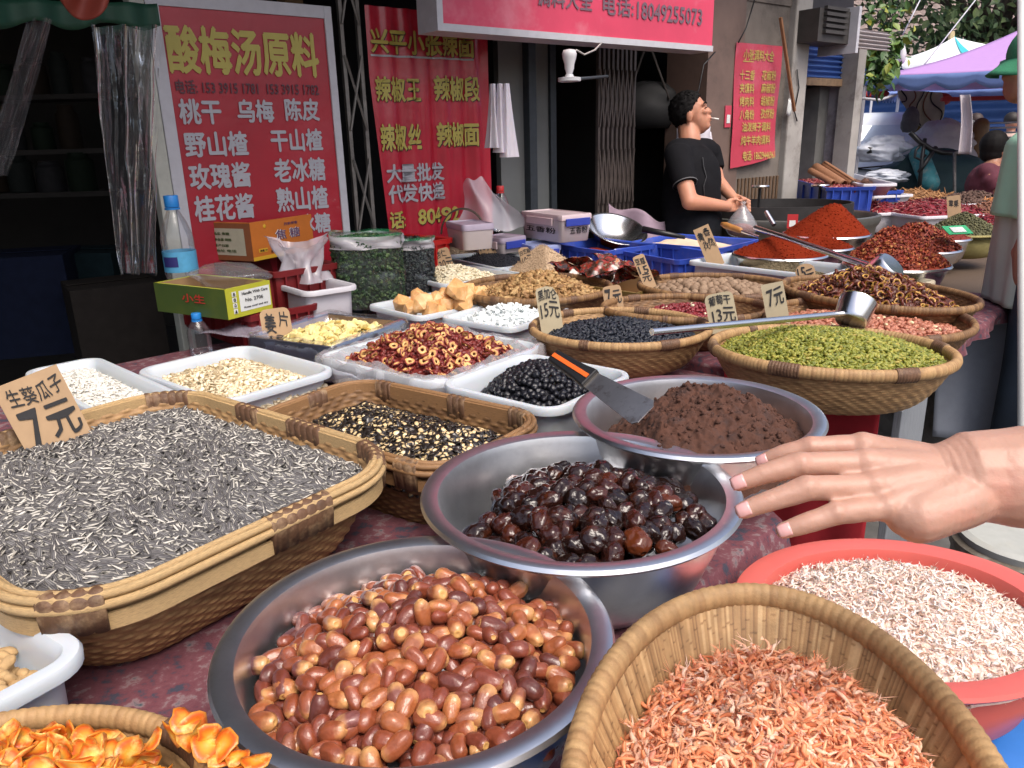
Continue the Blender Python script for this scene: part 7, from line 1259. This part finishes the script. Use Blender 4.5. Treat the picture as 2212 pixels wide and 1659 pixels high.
mb = MB(); a, b = pt(1992, 352, 7.0), pt(2012, 392, 6.9); a, b = pt(1985, 335, 7.1), pt(2008, 395, 6.9); mb.cap(a, b, .085, .085, 16); tag(mb.build('gas_cylinder', M_TEALC, None, True), 'peeling teal gas cylinder leaning behind the handlebar', 'gas cylinder')
t = empty('tricycle_frame', pt(2010, 320, 6.8), 0, 'black handlebar frame with a wrapped strap before the pale sack', 'tricycle'); o3 = pt(2010, 320, 6.8)
for nm, pts, rr in (('handlebar', ((1966, 286), (1985, 305), (2010, 322), (2035, 330), (2075, 331)), .022), ('fork', ((1998, 300), (1992, 340), (1985, 415)), .018), ('strap', ((1992, 308), (1978, 325), (1976, 340), (1988, 345), (2000, 335)), .012), ('brace', ((2022, 318), (2000, 350), (1985, 372)), .02)): mb = MB(); mb.tube([pt(*p, 6.8)-o3 for p in pts], rr, 7); mb.build(nm, M_BLKPL, t, True)
mb = MB(); mb.tube([pt(1875, 325, 7.1)-o3, pt(1895, 322, 7.15)-o3], .03, 8); mb.build('handle_grip', M_BLKPL, t, True)
M_PLAID = mk('cream plaid cloth', (.55, .52, .38), .9, var=.06); t = empty('plaid_cloth', pt(1985, 205, 7.9), 0, 'cream cloth with wavy dark lines hanging under the tent', 'cloth'); o3 = pt(1985, 205, 7.9)
def pl(u, w): return np.array([-.22+.46*u+.05*w-.0*w, .03*math.sin(u*9+w*4), .05-.03*u-.36*w*(1-abs(u-.62)**1.5*1.3)])
mb = MB(); mb.grid(pl, 30, 20); mb.build('cloth', M_PLAID, t, True)
for k in range(5): mb = MB(); mb.tube([pl(.08+.19*k+.09*math.sin(w*5+k), w)+[0, -.012, 0] for w in np.linspace(0, .98, 14)], .007, 5); mb.build('stripe', [M_BLKPL, M_BARK][k % 2], t, True)
mb = MB(); mb.tube([pt(1762+95, 212, 6.6), pt(1900, 216, 6.7), pt(1935, 205, 6.9)], .012, 6); tag(mb.build('white_cable', M_GFR, None, True), 'white cable looping from the doorway post to the tent', 'cable')
for k, (p0, p1) in enumerate((((2115, -10, 8), (1965, 180, 8)), ((1990, -5, 8), (1950, 75, 8)), ((1940, 130, 8), (1880, 172, 7)))): mb = MB(); mb.tube([pt(*p0), pt(*p1)], .007, 5); tag(mb.build('tent_rope', M_GFR, None, True), ['thin pale rope slanting across the tiled roof', 'thin rope close beside the vine', 'short tent rope tied near the vine tip'][k], 'rope', 'tent ropes')
X = pt(1957, 180, 8); mb = MB(); mb.lathe([(.02, 0), (.04, .03), (.04, .10), (.02, .16), (.008, .24)], 12); tag(mb.build('hanging_lamp', mk('pale lamp', (.6, .6, .58), .4), None, True, pt(1953, 84, 8)-[0, 0, .24]), 'small pale lamp hanging on a wire before the tree', 'lamp')
mb = MB(); 
mb.grid(lambda u, w: pt(2076+16*u, 205+128*w, 6.3-.03*math.sin(u*9))+np.array([.012*math.sin(w*4)+.03*w*(u-.3), .04*math.sin(u*6), 0]), 12, 20); tag(mb.build('white_drape', M_SACK, None, True, solid=.005), 'pale cloth wrapped round the tent pole', 'cloth')
mb = MB(); mb.tube([pt(2062, 330, 6.7), pt(2062, 470, 6.7)], .014, 8); mb.tube([pt(2062, 332, 6.7), pt(2080, 326, 6.7)], .014, 8); tag(mb.build('chair_rail', M_GATE, None, True), 'bent steel rail standing beside the pale draped pole', 'rail')
X = pt(2115, 300, 7.5); mb = MB(); mb.cap(X+[0, 0, -.25], X+[0, 0, .12], .085, .075, 16); tag(mb.build('brown_jar', mk('brown paste jar', (.24, .13, .05), .4, var=.2, nscale=20), None, True), 'tall brown jar standing behind the seated woman', 'jar')
X = pt(2120, 350, 7.6); t = empty('food_cart', (X[0], X[1], 0), -.2, 'pale food cart behind the seated woman', 'cart'); mb = MB(); mb.box((0, 0, .62), (.75, .5, .78)); mb.build('body', mk('beige cart panel', (.40, .36, .29), .7, var=.15), t, bevel=.02); mb = MB(); mb.box((0, 0, 1.05), (.8, .55, .05)); mb.build('top', M_BLKPL, t)
mb = MB(); X = pt(2165, 265, 8.4)
for zz in np.linspace(0, .26, 6): mb.tube([X+[-.25, 0, zz-.26], X+[.28, 0, zz-.26]], .010, 5)
for xx in (-.25, .28): mb.tube([X+[xx, 0, -.3], X+[xx, 0, .0]], .013, 5)
tag(mb.build('wire_rack', M_GFR, None, True), 'white wire rack behind the people at the far stall', 'rack')
mb = MB(); a = pt(2072, 210, 7.2); mb.box(pt(2140, 212, 7.0), (.9, .03, .035)); tag(mb.build('red_rail', M_REDPL), 'red rail under the tent edge', 'rail')
for k, (px, py, c_) in enumerate(((1963, 205, (.5, .04, .03)), (2030, 215, (.5, .05, .05)), (1990, 262, (.55, .4, .03)), (1975, 275, (.2, .13, .03)))): bag('market_bundle', ['small red bundle hung under the tent corner', 'red cloth bundle beside the plaid cloth', 'yellow helmet-like bundle behind the pale sack', 'olive bundle on the cart behind the pale sack'][k], pt(px-(70 if k == 0 else 0), py, 8.2), .10, mk('bundle %d' % k, c_, .7, var=.2), 20+k, (1.2, .8, .7), amp=.2, cat='bundle')
# green plastic chair part and white pole at the edge
mb = MB(); Xp = pt(2208, -60, 2.35); Xb = pt(2210, 1000, 2.0); dX = (Xb-Xp)/(Xp[2]-Xb[2]); mb.tube([Xp-dX*.5, Xp+dX*Xp[2]], .013, 12); tag(mb.build('white_pole', mk('white pole paint', (.62, .63, .60), .5, var=.06), None, True), 'thin white pole standing in front of the man in green', 'pole')

# ------------------------------------------------------------------ people
M_SKIN = mk('warm skin', (.52, .24, .15), .5, var=.08, nscale=14, sss=.25, bump=.12, bscale=220); M_SKINT = mk('tanned skin', (.36, .17, .11), .5, var=.10, nscale=12, sss=.2); M_HAIR = mk('black hair', (.010, .009, .009), .7, spec=.15, var=.3, nscale=60, bump=.6, bscale=200); M_BLKSH = mk('black t-shirt', (.010, .010, .012), .9, spec=.1, var=.2, nscale=12, bump=.3, bscale=40); M_TROU = mk('dark trousers', (.010, .011, .014), .9, spec=.1, var=.2)
def person(name, label, loc): return empty(name, loc, 0, label, 'person')
# --- man in black, head tipped back, holding a bag
D = 4.4; base = pt(1497, 505, D); base[2] = 0; man = person('person', 'man in a black t-shirt smoking with his head tipped back', base)
q = lambda px, py, dd=0: pt(px, py, D+dd)-base
hc = q(1492, 246); f_ = np.array([.92, -.28, .28]); f_ /= np.linalg.norm(f_); up_ = np.array([-.30, .06, .95]); up_ -= f_*(up_@f_); up_ /= np.linalg.norm(up_); sd_ = np.cross(up_, f_)
HR = np.stack([f_, sd_, up_], 1); hp = lambda x, y, z: hc+HR@np.array([x, y, z])
mb = MB(); mb.ell(hp(-.012, 0, .022), (.098, .076, .096), HR, 20, 14); mb.ell(hp(.035, 0, -.04), (.058, .060, .085), HR, 16, 12); mb.ell(hp(.062, 0, -.088), (.030, .034, .026), HR); mb.cap(hp(.082, 0, .012), hp(.101, 0, -.020), .011, .015, 10); mb.ell(hp(.094, 0, -.052), (.014, .022, .008), HR); mb.ell(hp(.090, 0, -.066), (.014, .020, .008), HR); mb.ell(hp(.078, 0, .028), (.02, .052, .012), HR)
for s in (-1, 1): mb.ell(hp(.076, s*.034, -.012), (.02, .02, .018), HR); mb.ell(hp(-.006, s*.083, -.014), (.020, .011, .033), HR@rotm(0, .25, 0))
nb = q(1490, 303); mb.cap(hp(-.03, 0, -.05), nb, .058, .062, 16)
# torso and arms (near arm px, far arm px)
sh_n, sh_f = q(1462, 328, -.17), q(1530, 324, .19); el_n, el_f = q(1490, 436, -.26), q(1550, 392, .16); wr_n, wr_f = q(1570, 446, -.16), q(1588, 432, .06)
mb.cap(sh_n, el_n, .052, .044, 14); mb.cap(el_n, wr_n, .045, .029, 14); mb.cap(sh_f, el_f, .050, .043, 14); mb.cap(el_f, wr_f, .043, .028, 14)
mb.ell(q(1494, 395), (.145, .165, .20), None, 20, 14); mb.ell(q(1494, 470), (.16, .16, .22), None, 20, 14); mb.cap(q(1472, 324, -.10), q(1520, 322, .12), .055, .055)
hip = q(1494, 520); hip[2] = .84
for s in (-1, 1): mb.cap(hip+[0, s*.09, 0], np.array([hip[0], hip[1]+s*.10, .46]), .085, .06); mb.cap(np.array([hip[0], hip[1]+s*.10, .46]), np.array([hip[0], hip[1]+s*.10, .08]), .058, .04); mb.ell(np.array([hip[0]+.05, hip[1]+s*.10, .04]), (.12, .045, .04))
# hands: palm and curled fingers
def fist(mb, w, d, side, sp, r=.0085):
    d = np.asarray(d, float); d /= np.linalg.norm(d); side = np.asarray(side, float); side /= np.linalg.norm(side); nrm = np.cross(d, side); c = w+d*.05
    for k in range(4):
        o = side*(.030-.020*k)*sp; mb.cap(w+o*.6, c+o+d*.02, .014, .012, 8); k1 = c+o+d*.045; k2 = k1+d*.014+nrm*.026; k3 = k2-d*.020+nrm*.012; mb.cap(c+o+d*.015, k1, r*1.15, r, 8); mb.cap(k1, k2, r, r*.95, 8); mb.cap(k2, k3, r*.95, r*.8, 8)
    th = w+side*.030*sp+d*.02; mb.cap(th, th+d*.035+nrm*.022, .012, .009, 8); mb.cap(th+d*.035+nrm*.022, th+d*.05+nrm*.035-side*.015*sp, .009, .008, 8)
fist(mb, wr_n, q(1605, 438, -.06)-wr_n, (0, .35, 1), 1); fist(mb, wr_f, q(1612, 442, .02)-wr_f, (0, .3, 1), 1)
remeshed(mb, 'body', M_SKIN, .0065, man, 3)
sk = MB(); bd = lambda a: a
sk.ell(q(1494, 394), (.165, .185, .215), None, 22, 16); sk.ell(q(1492, 440), (.168, .18, .30), None, 22, 16); sk.cap(q(1466, 331, -.13), q(1524, 328, .15), .083, .080); sk.ell(q(1494, 368), (.155, .18, .15)); sk.cap(q(1494, 470), q(1494, 520), .17, .165, 20)
for a, b, r0, r1 in ((sh_n, el_n, .075, .066), (sh_f, el_f, .072, .064)): 
    m = a+(b-a)*.66; T_ = (b-a)/np.linalg.norm(b-a); sk.tube([a-T_*.03, a, a+(m-a)*.5, m], [.045, r0, r0*.97, r1], 16)
remeshed(sk, 'shirt', M_BLKSH, .010, man, 5)
mb = MB(); mb.tube([sh_n+(el_n-sh_n)*.645, sh_n+(el_n-sh_n)*.662], [.0685, .0675], 20, caps=False); mb.build('sleeve_hem', mk('grey stitching', (.12, .12, .125), .9), man, True)
M_PRT = mk('grey chest print', (.035, .036, .040), .8, var=.3, nscale=30)
mb = MB(); pc = q(1527, 380, -.15); 
mb = MB()
for s in (-1, 1):
    mb.tube([q(1518, 340, -.185), q(1517+3, 360, -.195), q(1526, 382, -.19), q(1520, 402, -.195), q(1522, 425, -.19)] if s < 0 else [q(1538, 336, -.13), q(1538, 356, -.13), q(1532, 380, -.16), q(1538, 402, -.14), q(1540, 420, -.14)], .003, 5)
mb.build('chest_print', M_PRT, man, True)
mb = MB(); mb.cap(hip+[0, 0, .06], hip+[0, 0, .0], .165, .15, 20)
for s in (-1, 1): mb.cap(hip+[0, s*.085, 0], np.array([hip[0], hip[1]+s*.10, .10]), .115, .075)
remeshed(mb, 'trousers', M_TROU, .014, man, 4)
mb = MB(); mb.ell(hp(-.014, 0, .024), (.100, .081, .099), HR, 64, 44); V_ = np.concatenate(mb.V); lo = (V_-hc)@HR; ed_ = 1.25*lo[:, 0]-.012+.006*np.sin(lo[:, 1]*160); keep = (lo[:, 2] > ed_) & (lo[:, 2] > -.060)
mb.F = [f for f in mb.F if all(keep[i] for i in f)]; mb.M = [0]*len(mb.F); mb.V = [V_+RNG.normal(size=V_.shape)*.0030+((V_-hc)/np.linalg.norm(V_-hc, axis=1)[:, None])*.004*(lo[:, 2:3] > .05)]; mb.build('hair', M_HAIR, man, True, solid=.008)
for s in (-1, 1): mb = MB(); mb.tube([hp(.084, s*.052, .030), hp(.093, s*.034, .036), hp(.097, s*.018, .030)], [.003, .005, .004], 6); mb.build('eyebrow', M_HAIR, man, True); mb = MB(); mb.ell(hp(.091, s*.034, .006), (.008, .016, .0035), HR); mb.build('eye', M_HAIR, man, True)
mb = MB(); mb.ell(hp(.098, 0, -.059), (.010, .018, .004), HR); mb.build('mouth', mk('lip', (.30, .09, .07), .5), man, True)
mb = MB(); a = hp(.104, -.004, -.058)+base; mb.tube([a, a+HR@np.array([.038, -.010, -.018])], .0045, 8); tag(mb.build('cigarette', mk('cigarette paper', (.75, .72, .68), .6), None, True), 'lit white cigarette in the mouth of the man in black', 'cigarette')
X = pt(1602, 483, D-.10); mb = MB(); mb.lathe([(.001, -.075), (.06, -.07), (.085, -.04), (.085, -.005), (.06, .04), (.025, .085), (.012, .105), (.02, .12)], 30); o = mb.build('plastic_bag', M_FILM3, None, True, X); tag(o, 'small clear bag of red chilli held by the man in black', 'plastic bag')
mb = MB(); mb.ell((0, 0, -.035), (.076, .076, .036), None, 20, 10); mb.build('chilli_fill', M_CHP, o, True)
mb = MB(); mb.grid(lambda u, w: pt(1455, 275, D+.15)+np.array([.02+.2*u, .02*math.sin(u*7), -.12*w-.04*w*u]), 8, 6); mb.grid(lambda u, w: pt(1515, 285, D+.2)+np.array([.0+.06*u+.03*w, .02*math.sin(u*7), -.13*w]), 8, 6); tag(mb.build('white_bag', mk('white bag film', (.68, .64, .70), .5), None, True, solid=.004), 'white plastic bag hanging on the wall behind the neck of the man', 'plastic bag')
# --- man in green with cap, cut by the picture edge
D2 = 2.62; M_GSH = mk('pale green shirt', (.40, .76, .55), .75, var=.06, nscale=8, bump=.25, bscale=25); M_GCAP = mk('green mesh cap', (.035, .22, .11), .8, var=.25, nscale=200, bump=.6, bscale=300); M_NAVYT = mk('dark blue trousers', (.022, .035, .055), .85, var=.3, nscale=6, bump=.3, bscale=18)
base = pt(2290, 600, D2); base[2] = 0; g = person('person', 'man in a pale green shirt and green cap cut by the edge of the view', base); q = lambda px, py, dd=0: pt(px+68, py-16, D2+dd)-base
mb = MB(); hc = q(2172, 160); mb.ell(hc, (.085, .095, .125), None, 20, 14); mb.ell(hc+[-.055, -.01, -.06], (.05, .055, .06)); mb.cap(hc+[-.08, -.01, .01], hc+[-.105, -.012, -.03], .014, .018); mb.ell(hc+[-.085, -.01, -.07], (.018, .026, .012)); mb.ell(hc+[.03, -.088, -.01], (.028, .012, .036)); mb.cap(hc+[.02, 0, -.06], q(2225, 255), .06, .066); mb.ell(q(2230, 380), (.17, .13, .30)); mb.ell(q(2230, 560), (.17, .13, .25)); sh = q(2215, 300, -.12); el = q(2235, 470, -.2); mb.cap(sh, el, .055, .046); mb.cap(el, q(2262, 600, -.22), .046, .03); fist(mb, q(2262, 600, -.22), (0.2, 0, -1), (0, 1, 0), 1); sh2 = q(2235, 300, .14); mb.cap(sh2, q(2300, 470, .2), .055, .046); mb.cap(q(2300, 470, .2), q(2320, 590, .1), .046, .03); fist(mb, q(2320, 590, .1), (.2, 0, -1), (0, 1, 0), 1)
hz = q(2235, 640)
for s in (-1, 1): mb.cap(hz+[0, s*.08, 0], np.array([hz[0]-.02, hz[1]+s*.09, .06]), .08, .05); mb.ell(np.array([hz[0]-.07, hz[1]+s*.09, .04]), (.12, .045, .04))
remeshed(mb, 'body', M_SKINT, .009, g, 3)
mb = MB(); mb.ell(hc+[.01, 0, .045], (.105, .108, .10), None, 20, 14); remeshed(mb, 'cap', M_GCAP, .008, g, 2)
mb = MB(); mb.grid(lambda u, w: hc+np.array([-.075-.085*w*math.sin(math.pi*u)**.5, -.085+.17*u, .035-.055*w-.02*abs(u-.5)]), 16, 6); mb.build('cap_brim', M_GCAP, g, True, solid=.006)
mb = MB(); mb.ell(hc+[.035, -.02, -.01], (.072, .085, .075)); remeshed(mb, 'hair', M_HAIR, .008, g, 2)
mb = MB(); yb = q(2200, 690)[2]; ctr = q(2235, 400)
def shirt(u, w):
    t_ = u*2*math.pi; z = q(2230, 262)[2]*(1-w)+yb*w; rx = .075+.125*min(1, w/.13)**.6-.03*w; ry = .07+.12*min(1, w/.16)**.6+.03*w; fo = .010*math.sin(t_*7+w*3)*w+.006*math.sin(t_*13+1)*w; return np.array([ctr[0]+(rx+fo)*math.cos(t_)+.01, ctr[1]+(ry+fo)*math.sin(t_), z])
mb.grid(lambda u, w: shirt(u, w*.52)+(shirt(u, w*.52)-ctr)*[.10*w, .10*w, 0], 80, 24, closed=True); mb.build('shirt', M_GSH, g, True, solid=.004)
mb = MB(); mb.grid(lambda u, w: shirt(u, .46+.54*w), 80, 24, closed=True); mb.build('long_undershirt', mk('pale undershirt', (.50, .58, .50), .8, var=.08, nscale=8, bump=.4, bscale=22), g, True, solid=.004)
mb = MB(); mb.tube([sh+[.02, .03, .04], sh, sh+(el-sh)*.5, sh+(el-sh)*.95], [.06, .085, .085, .09], 20, caps=False); mb.tube([sh2+[.02, -.03, .04], sh2, sh2+(q(2300, 470, .2)-sh2)*.9], [.06, .085, .09], 20, caps=False); mb.build('sleeve', M_GSH, g, True, solid=.004)
mb = MB(); mb.grid(lambda u, w: np.array([hz[0]+(.165-.02*w)*math.cos(u*6.283)+.006*math.sin(u*30+w*5), hz[1]+(.15-.01*w)*math.sin(u*6.283)+.006*math.sin(u*25), hz[2]+.12-(hz[2]+.06)*w]), 60, 24, closed=True); mb.build('trousers', M_NAVYT, g, True)
# --- seated woman in maroon on a steel chair
D3 = 6.1; base = pt(2140, 470, D3); base[2] = 0; w_ = person('person', 'seated woman in a maroon top with short dark hair seen from behind', base); q = lambda px, py, dd=0: pt(px, py, D3+dd)-base; M_MAR = mk('maroon top', (.10, .02, .035), .85, var=.15)
mb = MB(); hc = q(2152, 318); mb.ell(hc, (.085, .09, .115), None, 18, 12); mb.cap(hc+[.07, 0, -.02], hc+[.095, 0, -.045], .014, .014); mb.ell(hc+[.05, 0, -.06], (.05, .05, .05)); mb.cap(hc-[0, 0, .06], q(2142, 365), .055, .06); mb.ell(q(2132, 410), (.13, .17, .22)); sh = q(2140, 385, -.14); mb.cap(sh, q(2165, 435, -.15), .05, .042); mb.cap(q(2165, 435, -.15), q(2195, 410, -.1), .042, .028); fist(mb, q(2195, 410, -.1), (.5, 0, .8), (0, 1, 0), 1, .008)
hb = q(2125, 470); hb[2] = .50
for s in (-1, 1): mb.cap(hb+[0, s*.09, 0], hb+[.40, s*.10, -.02], .08, .06); mb.cap(hb+[.40, s*.10, -.02], hb+[.42, s*.10, -.44], .055, .04)
remeshed(mb, 'body', M_SKINT, .010, w_, 3); mb = MB(); mb.ell(q(2132, 400), (.15, .185, .18)); mb.ell(q(2127, 450), (.155, .18, .20)); mb.tube([sh-[.02, 0, -.03], sh, sh+(q(2165, 435, -.15)-sh)*.45], [.05, .075, .07], 16); mb.cap(q(2132, 372, -.1), q(2135, 372, .1), .075, .075); remeshed(mb, 'top', M_MAR, .012, w_, 4)
mb = MB(); mb.ell(hc+[-.022, 0, .02], (.105, .105, .115)); mb.ell(hc+[-.03, 0, -.05], (.085, .09, .07)); remeshed(mb, 'hair', M_HAIR, .010, w_, 2)
mb = MB()
for s in (-1, 1): mb.cap(hb+[0, s*.085, 0], hb+[.40, s*.10, -.02], .10, .075); mb.cap(hb+[.40, s*.10, -.02], hb+[.42, s*.10, -.42], .07, .055)
remeshed(mb, 'trousers', M_TROU, .014, w_, 3)
t = empty('steel_chair', base, 0, 'bent steel tube chair under the seated woman', 'chair'); hbx = hb
mb = MB(); mb.box(hbx+[.1, 0, -.115], (.40, .40, .03)); mb.build('seat', M_BLKPL, t, bevel=.008); mb = MB(); mb.tube([hbx+[-.1, -.2, -.13], hbx+[-.14, -.2, .16], hbx+[-.12, 0, .18], hbx+[-.14, .2, .16], hbx+[-.1, .2, -.13]], .012, 8); mb.build('backrest', M_STEEL2, t, True)
for sx, sy in ((-.1, -.2), (-.1, .2), (.3, -.2), (.3, .2)): mb = MB(); mb.tube([hbx+[sx, sy, -.13], np.array([hbx[0]+sx*1.2, hbx[1]+sy, 0])], .012, 8); mb.build('leg', M_STEEL2, t, True)
# --- far shoppers
for px, pyt, Dd, col, lab, hair in ((2096, 258, 9.2, (.55, .52, .40), 'far shopper in a cream waistcoat beside the tent pole', (.10, .10, .10)), (2112, 244, 10.2, (.42, .38, .55), 'far shopper in a lilac checked shirt', (.03, .015, .012)), (2190, 242, 10.0, (.50, .36, .30), 'far bare armed shopper behind the wire rack', (.02, .015, .012))):
    base = pt(px, pyt, Dd); top = base[2]; base[2] = 0; p_ = person('person', lab, base); H = top; mb = MB(); mb.ell((0, 0, H-.12), (.08, .085, .115), None, 14, 10); mb.cap((0, 0, H-.2), (0, 0, H-.30), .05, .06); mb.ell((0, 0, H-.50), (.14, .19, .27)); mb.cap((0, -.19, H-.36), (.05, -.23, H-.62), .05, .04); mb.cap((.05, -.23, H-.62), (.25, -.2, H-.66), .04, .03); mb.cap((0, .19, H-.36), (.05, .23, H-.62), .05, .04); mb.cap((.05, .23, H-.62), (.25, .18, H-.66), .04, .03); fist(mb, np.array([.25, -.2, H-.66]), (1, 0, 0), (0, 1, 0), 1, .01); fist(mb, np.array([.25, .18, H-.66]), (1, 0, 0), (0, 1, 0), 1, .01)
    for s in (-1, 1): mb.cap((0, s*.09, H-.75), (0, s*.1, .06), .085, .045)
    remeshed(mb, 'body', M_SKINT, .014, p_, 2); mb = MB(); mb.ell((0, 0, H-.46), (.165, .215, .22)); mb.cap((0, 0, H-.5), (0, 0, H-.72), .17, .17); mb.cap((0, -.19, H-.36), (.03, -.22, H-.52), .072, .068); mb.cap((0, .19, H-.36), (.03, .22, H-.52), .072, .068); remeshed(mb, 'shirt', mk('shirt %d' % px, col, .85, var=.15, nscale=30), .018, p_, 3); mb = MB(); mb.ell((-.012, 0, H-.085), (.092, .096, .09)); mb.build('hair', mk('hair %d' % px, hair, .6, var=.2), p_, True); mb = MB()
    for s in (-1, 1): mb.cap((0, s*.09, H-.75), (0, s*.1, .10), .11, .07)
    remeshed(mb, 'trousers', M_TROU, .018, p_, 2)

# ------------------------------------------------------------------ the hand reaching in
M_HAND = mk('pale hand skin', (.45, .255, .185), .45, var=.07, nscale=26, sss=.25, bump=.25, bscale=170, dirt=((.54, .21, .155), 11, .5)); M_NAIL = mk('pink nails', (.66, .36, .34), .25, var=.03, coat=.5)
hb = pt(2090, 1040, .585); arm = person('person', 'bare forearm and open hand reaching over the stall', hb); J = lambda px, py, d: pt(px, py, d)-hb
mb = MB(); wr = J(2082, 1028, .585); wr2 = J(2150, 1029, .583); fa = J(2300, 1034, .575); fb = J(2700, 1075, .56)
def flatcap(a, b, ra, rb, fl, up, n=16):         # oval limb: thinner across `up`
    a, b = np.asarray(a), np.asarray(b); t = (b-a)/np.linalg.norm(b-a); u = up-t*(up@t); u /= np.linalg.norm(u); s = np.cross(t, u); V = []; K = 9
    for k in range(K):
        f = k/(K-1); c = a+(b-a)*f; r = ra+(rb-ra)*f
        for j in range(n): an = 2*math.pi*j/n; V.append(c+r*(math.cos(an)*s+math.sin(an)*u*fl))
    mb.add(V, [(i*n+j, i*n+(j+1) % n, (i+1)*n+(j+1) % n, (i+1)*n+j) for i in range(K-1) for j in range(n)]+[tuple(range(n))[::-1], tuple((K-1)*n+j for j in range(n))])
BK = np.array([.05, -.78, .62]); BK /= np.linalg.norm(BK)      # the way the back of the hand faces
flatcap(J(2000, 1024, .590), wr, .020, .0345, .76, BK); flatcap(wr, wr2, .0345, .0370, .80, BK); flatcap(wr2, fa, .0370, .0435, .82, BK); flatcap(fa, fb, .0435, .050, .82, BK); mb.ell(J(2085, 1034, .585), (.030, .025, .026)); mb.cap(J(1985, 1118, .567), J(2090, 1080, .572), .0195, .020, 14)
fingers = [ # MCP, PIP, DIP, tip, radii
 ((1862, 964, .612), (1752, 966, .616), (1690, 982, .622), (1648, 996, .628), (.0100, .0089, .0078, .0064)),
 ((1868, 1002, .592), (1728, 1003, .592), (1650, 1024, .594), (1596, 1043, .597), (.0106, .0096, .0085, .0071)),
 ((1886, 1052, .578), (1742, 1055, .573), (1662, 1082, .574), (1607, 1102, .577), (.0104, .0094, .0083, .0070)),
 ((1912, 1096, .568), (1806, 1109, .562), (1746, 1129, .563), (1694, 1146, .566), (.0096, .0087, .0077, .0065))]
for a, b, c, d, r in fingers:
    A_, B_, C_, D_ = J(*a), J(*b), J(*c), J(*d); mb.cap(A_, B_, r[0], r[1], 14); mb.cap(B_, C_, r[1]*1.03, r[2], 14); mb.cap(C_, D_, r[2], r[3], 14); mb.ell(B_+BK*.001, (r[1]*1.10, r[1]*1.06, r[1]*1.06)); mb.cap(wr+(A_-wr)*.22, A_, .0165, r[0]*1.18, 14); mb.ell(A_+BK*.0015, (r[0]*1.15,)*3)
pk0, id0 = J(*fingers[3][0]), J(*fingers[0][0]); mb.cap(J(2060, 1075, .575), J(1960, 1112, .568), .021, .0165, 16); mb.cap(J(2060, 1018, .596), J(1930, 985, .610), .018, .015, 16)
mb.cap(J(2035, 1030, .618), J(1945, 1030, .650), .015, .0125, 14); mb.cap(J(1945, 1010, .655), J(1880, 1022, .668), .0120, .0105, 14); mb.cap(J(1880, 1022, .668), J(1835, 1028, .672), .0105, .0085, 14)
hand = remeshed(mb, 'body', M_HAND, .0017, arm, 9, fac=.55)
hv = np.empty(len(hand.data.vertices)*3, np.float32); hand.data.vertices.foreach_get('co', hv); hv = hv.reshape(-1, 3).astype(float); hn = np.empty_like(hv, dtype=np.float32).ravel(); hand.data.vertices.foreach_get('normal', hn); hn = hn.reshape(-1, 3); up_w = np.clip(hn@BK*1.4, 0, 1); dis = np.zeros(len(hv))
for a, b, c, d, r in fingers:                     # knuckle creases, tendons
    A_, B_, C_, D_ = J(*a), J(*b), J(*c), J(*d)
    for q_, ax, amp_, wd in ((B_, (C_-A_), .00045, .0085), (C_, (D_-B_), .0003, .0065), (A_, (B_-A_), .0002, .010)):
        ax = ax/np.linalg.norm(ax); t_ = (hv-q_)@ax; dd = np.linalg.norm(hv-q_, axis=1); dis -= amp_*up_w*np.clip(1-(dd/(r[1]*1.7))**2, 0, 1)*(np.exp(-(t_/.0009)**2)+.8*np.exp(-((t_-.0032)/.0009)**2)+.8*np.exp(-((t_+.0032)/.0009)**2))
    s0 = wr+(A_-wr)*.25; L_ = np.linalg.norm(A_-s0); ax = (A_-s0)/L_; t_ = np.clip((hv-s0)@ax, 0, L_); dd = np.linalg.norm(hv-s0-t_[:, None]*ax, axis=1); dis += .0007*up_w*np.exp(-((dd-.016)/.006)**2)*np.sin(np.pi*np.clip(t_/L_, 0, 1))
ax = (wr2-J(1960, 1040, .58)); ax /= np.linalg.norm(ax); t_ = (hv-J(2030, 1035, .585))@ax                     # folds of skin over the bent wrist
dis -= .0004*up_w*np.exp(-(t_/.017)**2)*(np.sin(t_/.0042*3.1416+2.2*vnoise(hv[:, 0]*60, hv[:, 2]*60, 3, 2))**2); dis += .0006*vnoise(hv[:, 0]*75, hv[:, 2]*75, 5, 3)
hv += hn*dis[:, None]; hand.data.vertices.foreach_set('co', hv.astype(np.float32).ravel()); hand.data.update()
for a, b, c, d, r in fingers:
    C_, D_ = J(*c), J(*d); ax = (D_-C_)/np.linalg.norm(D_-C_); u = BK-ax*(BK@ax); u /= np.linalg.norm(u); s = np.cross(ax, u); L_ = r[3]*1.55
    mb = MB(); mb.grid(lambda p, w: D_+ax*(-.0045+L_*w*.95)+s*((p-.5)*2*r[3]*.74*(1-.35*max(0, w-.75)*4*.5))+u*(r[3]*.98*math.sqrt(max(0, 1-((p-.5)*1.5)**2))-r[3]*.30*max(0, w-.45)**1.2*1.6), 9, 7); mb.build('nail', M_NAIL, arm, True, solid=.0007)
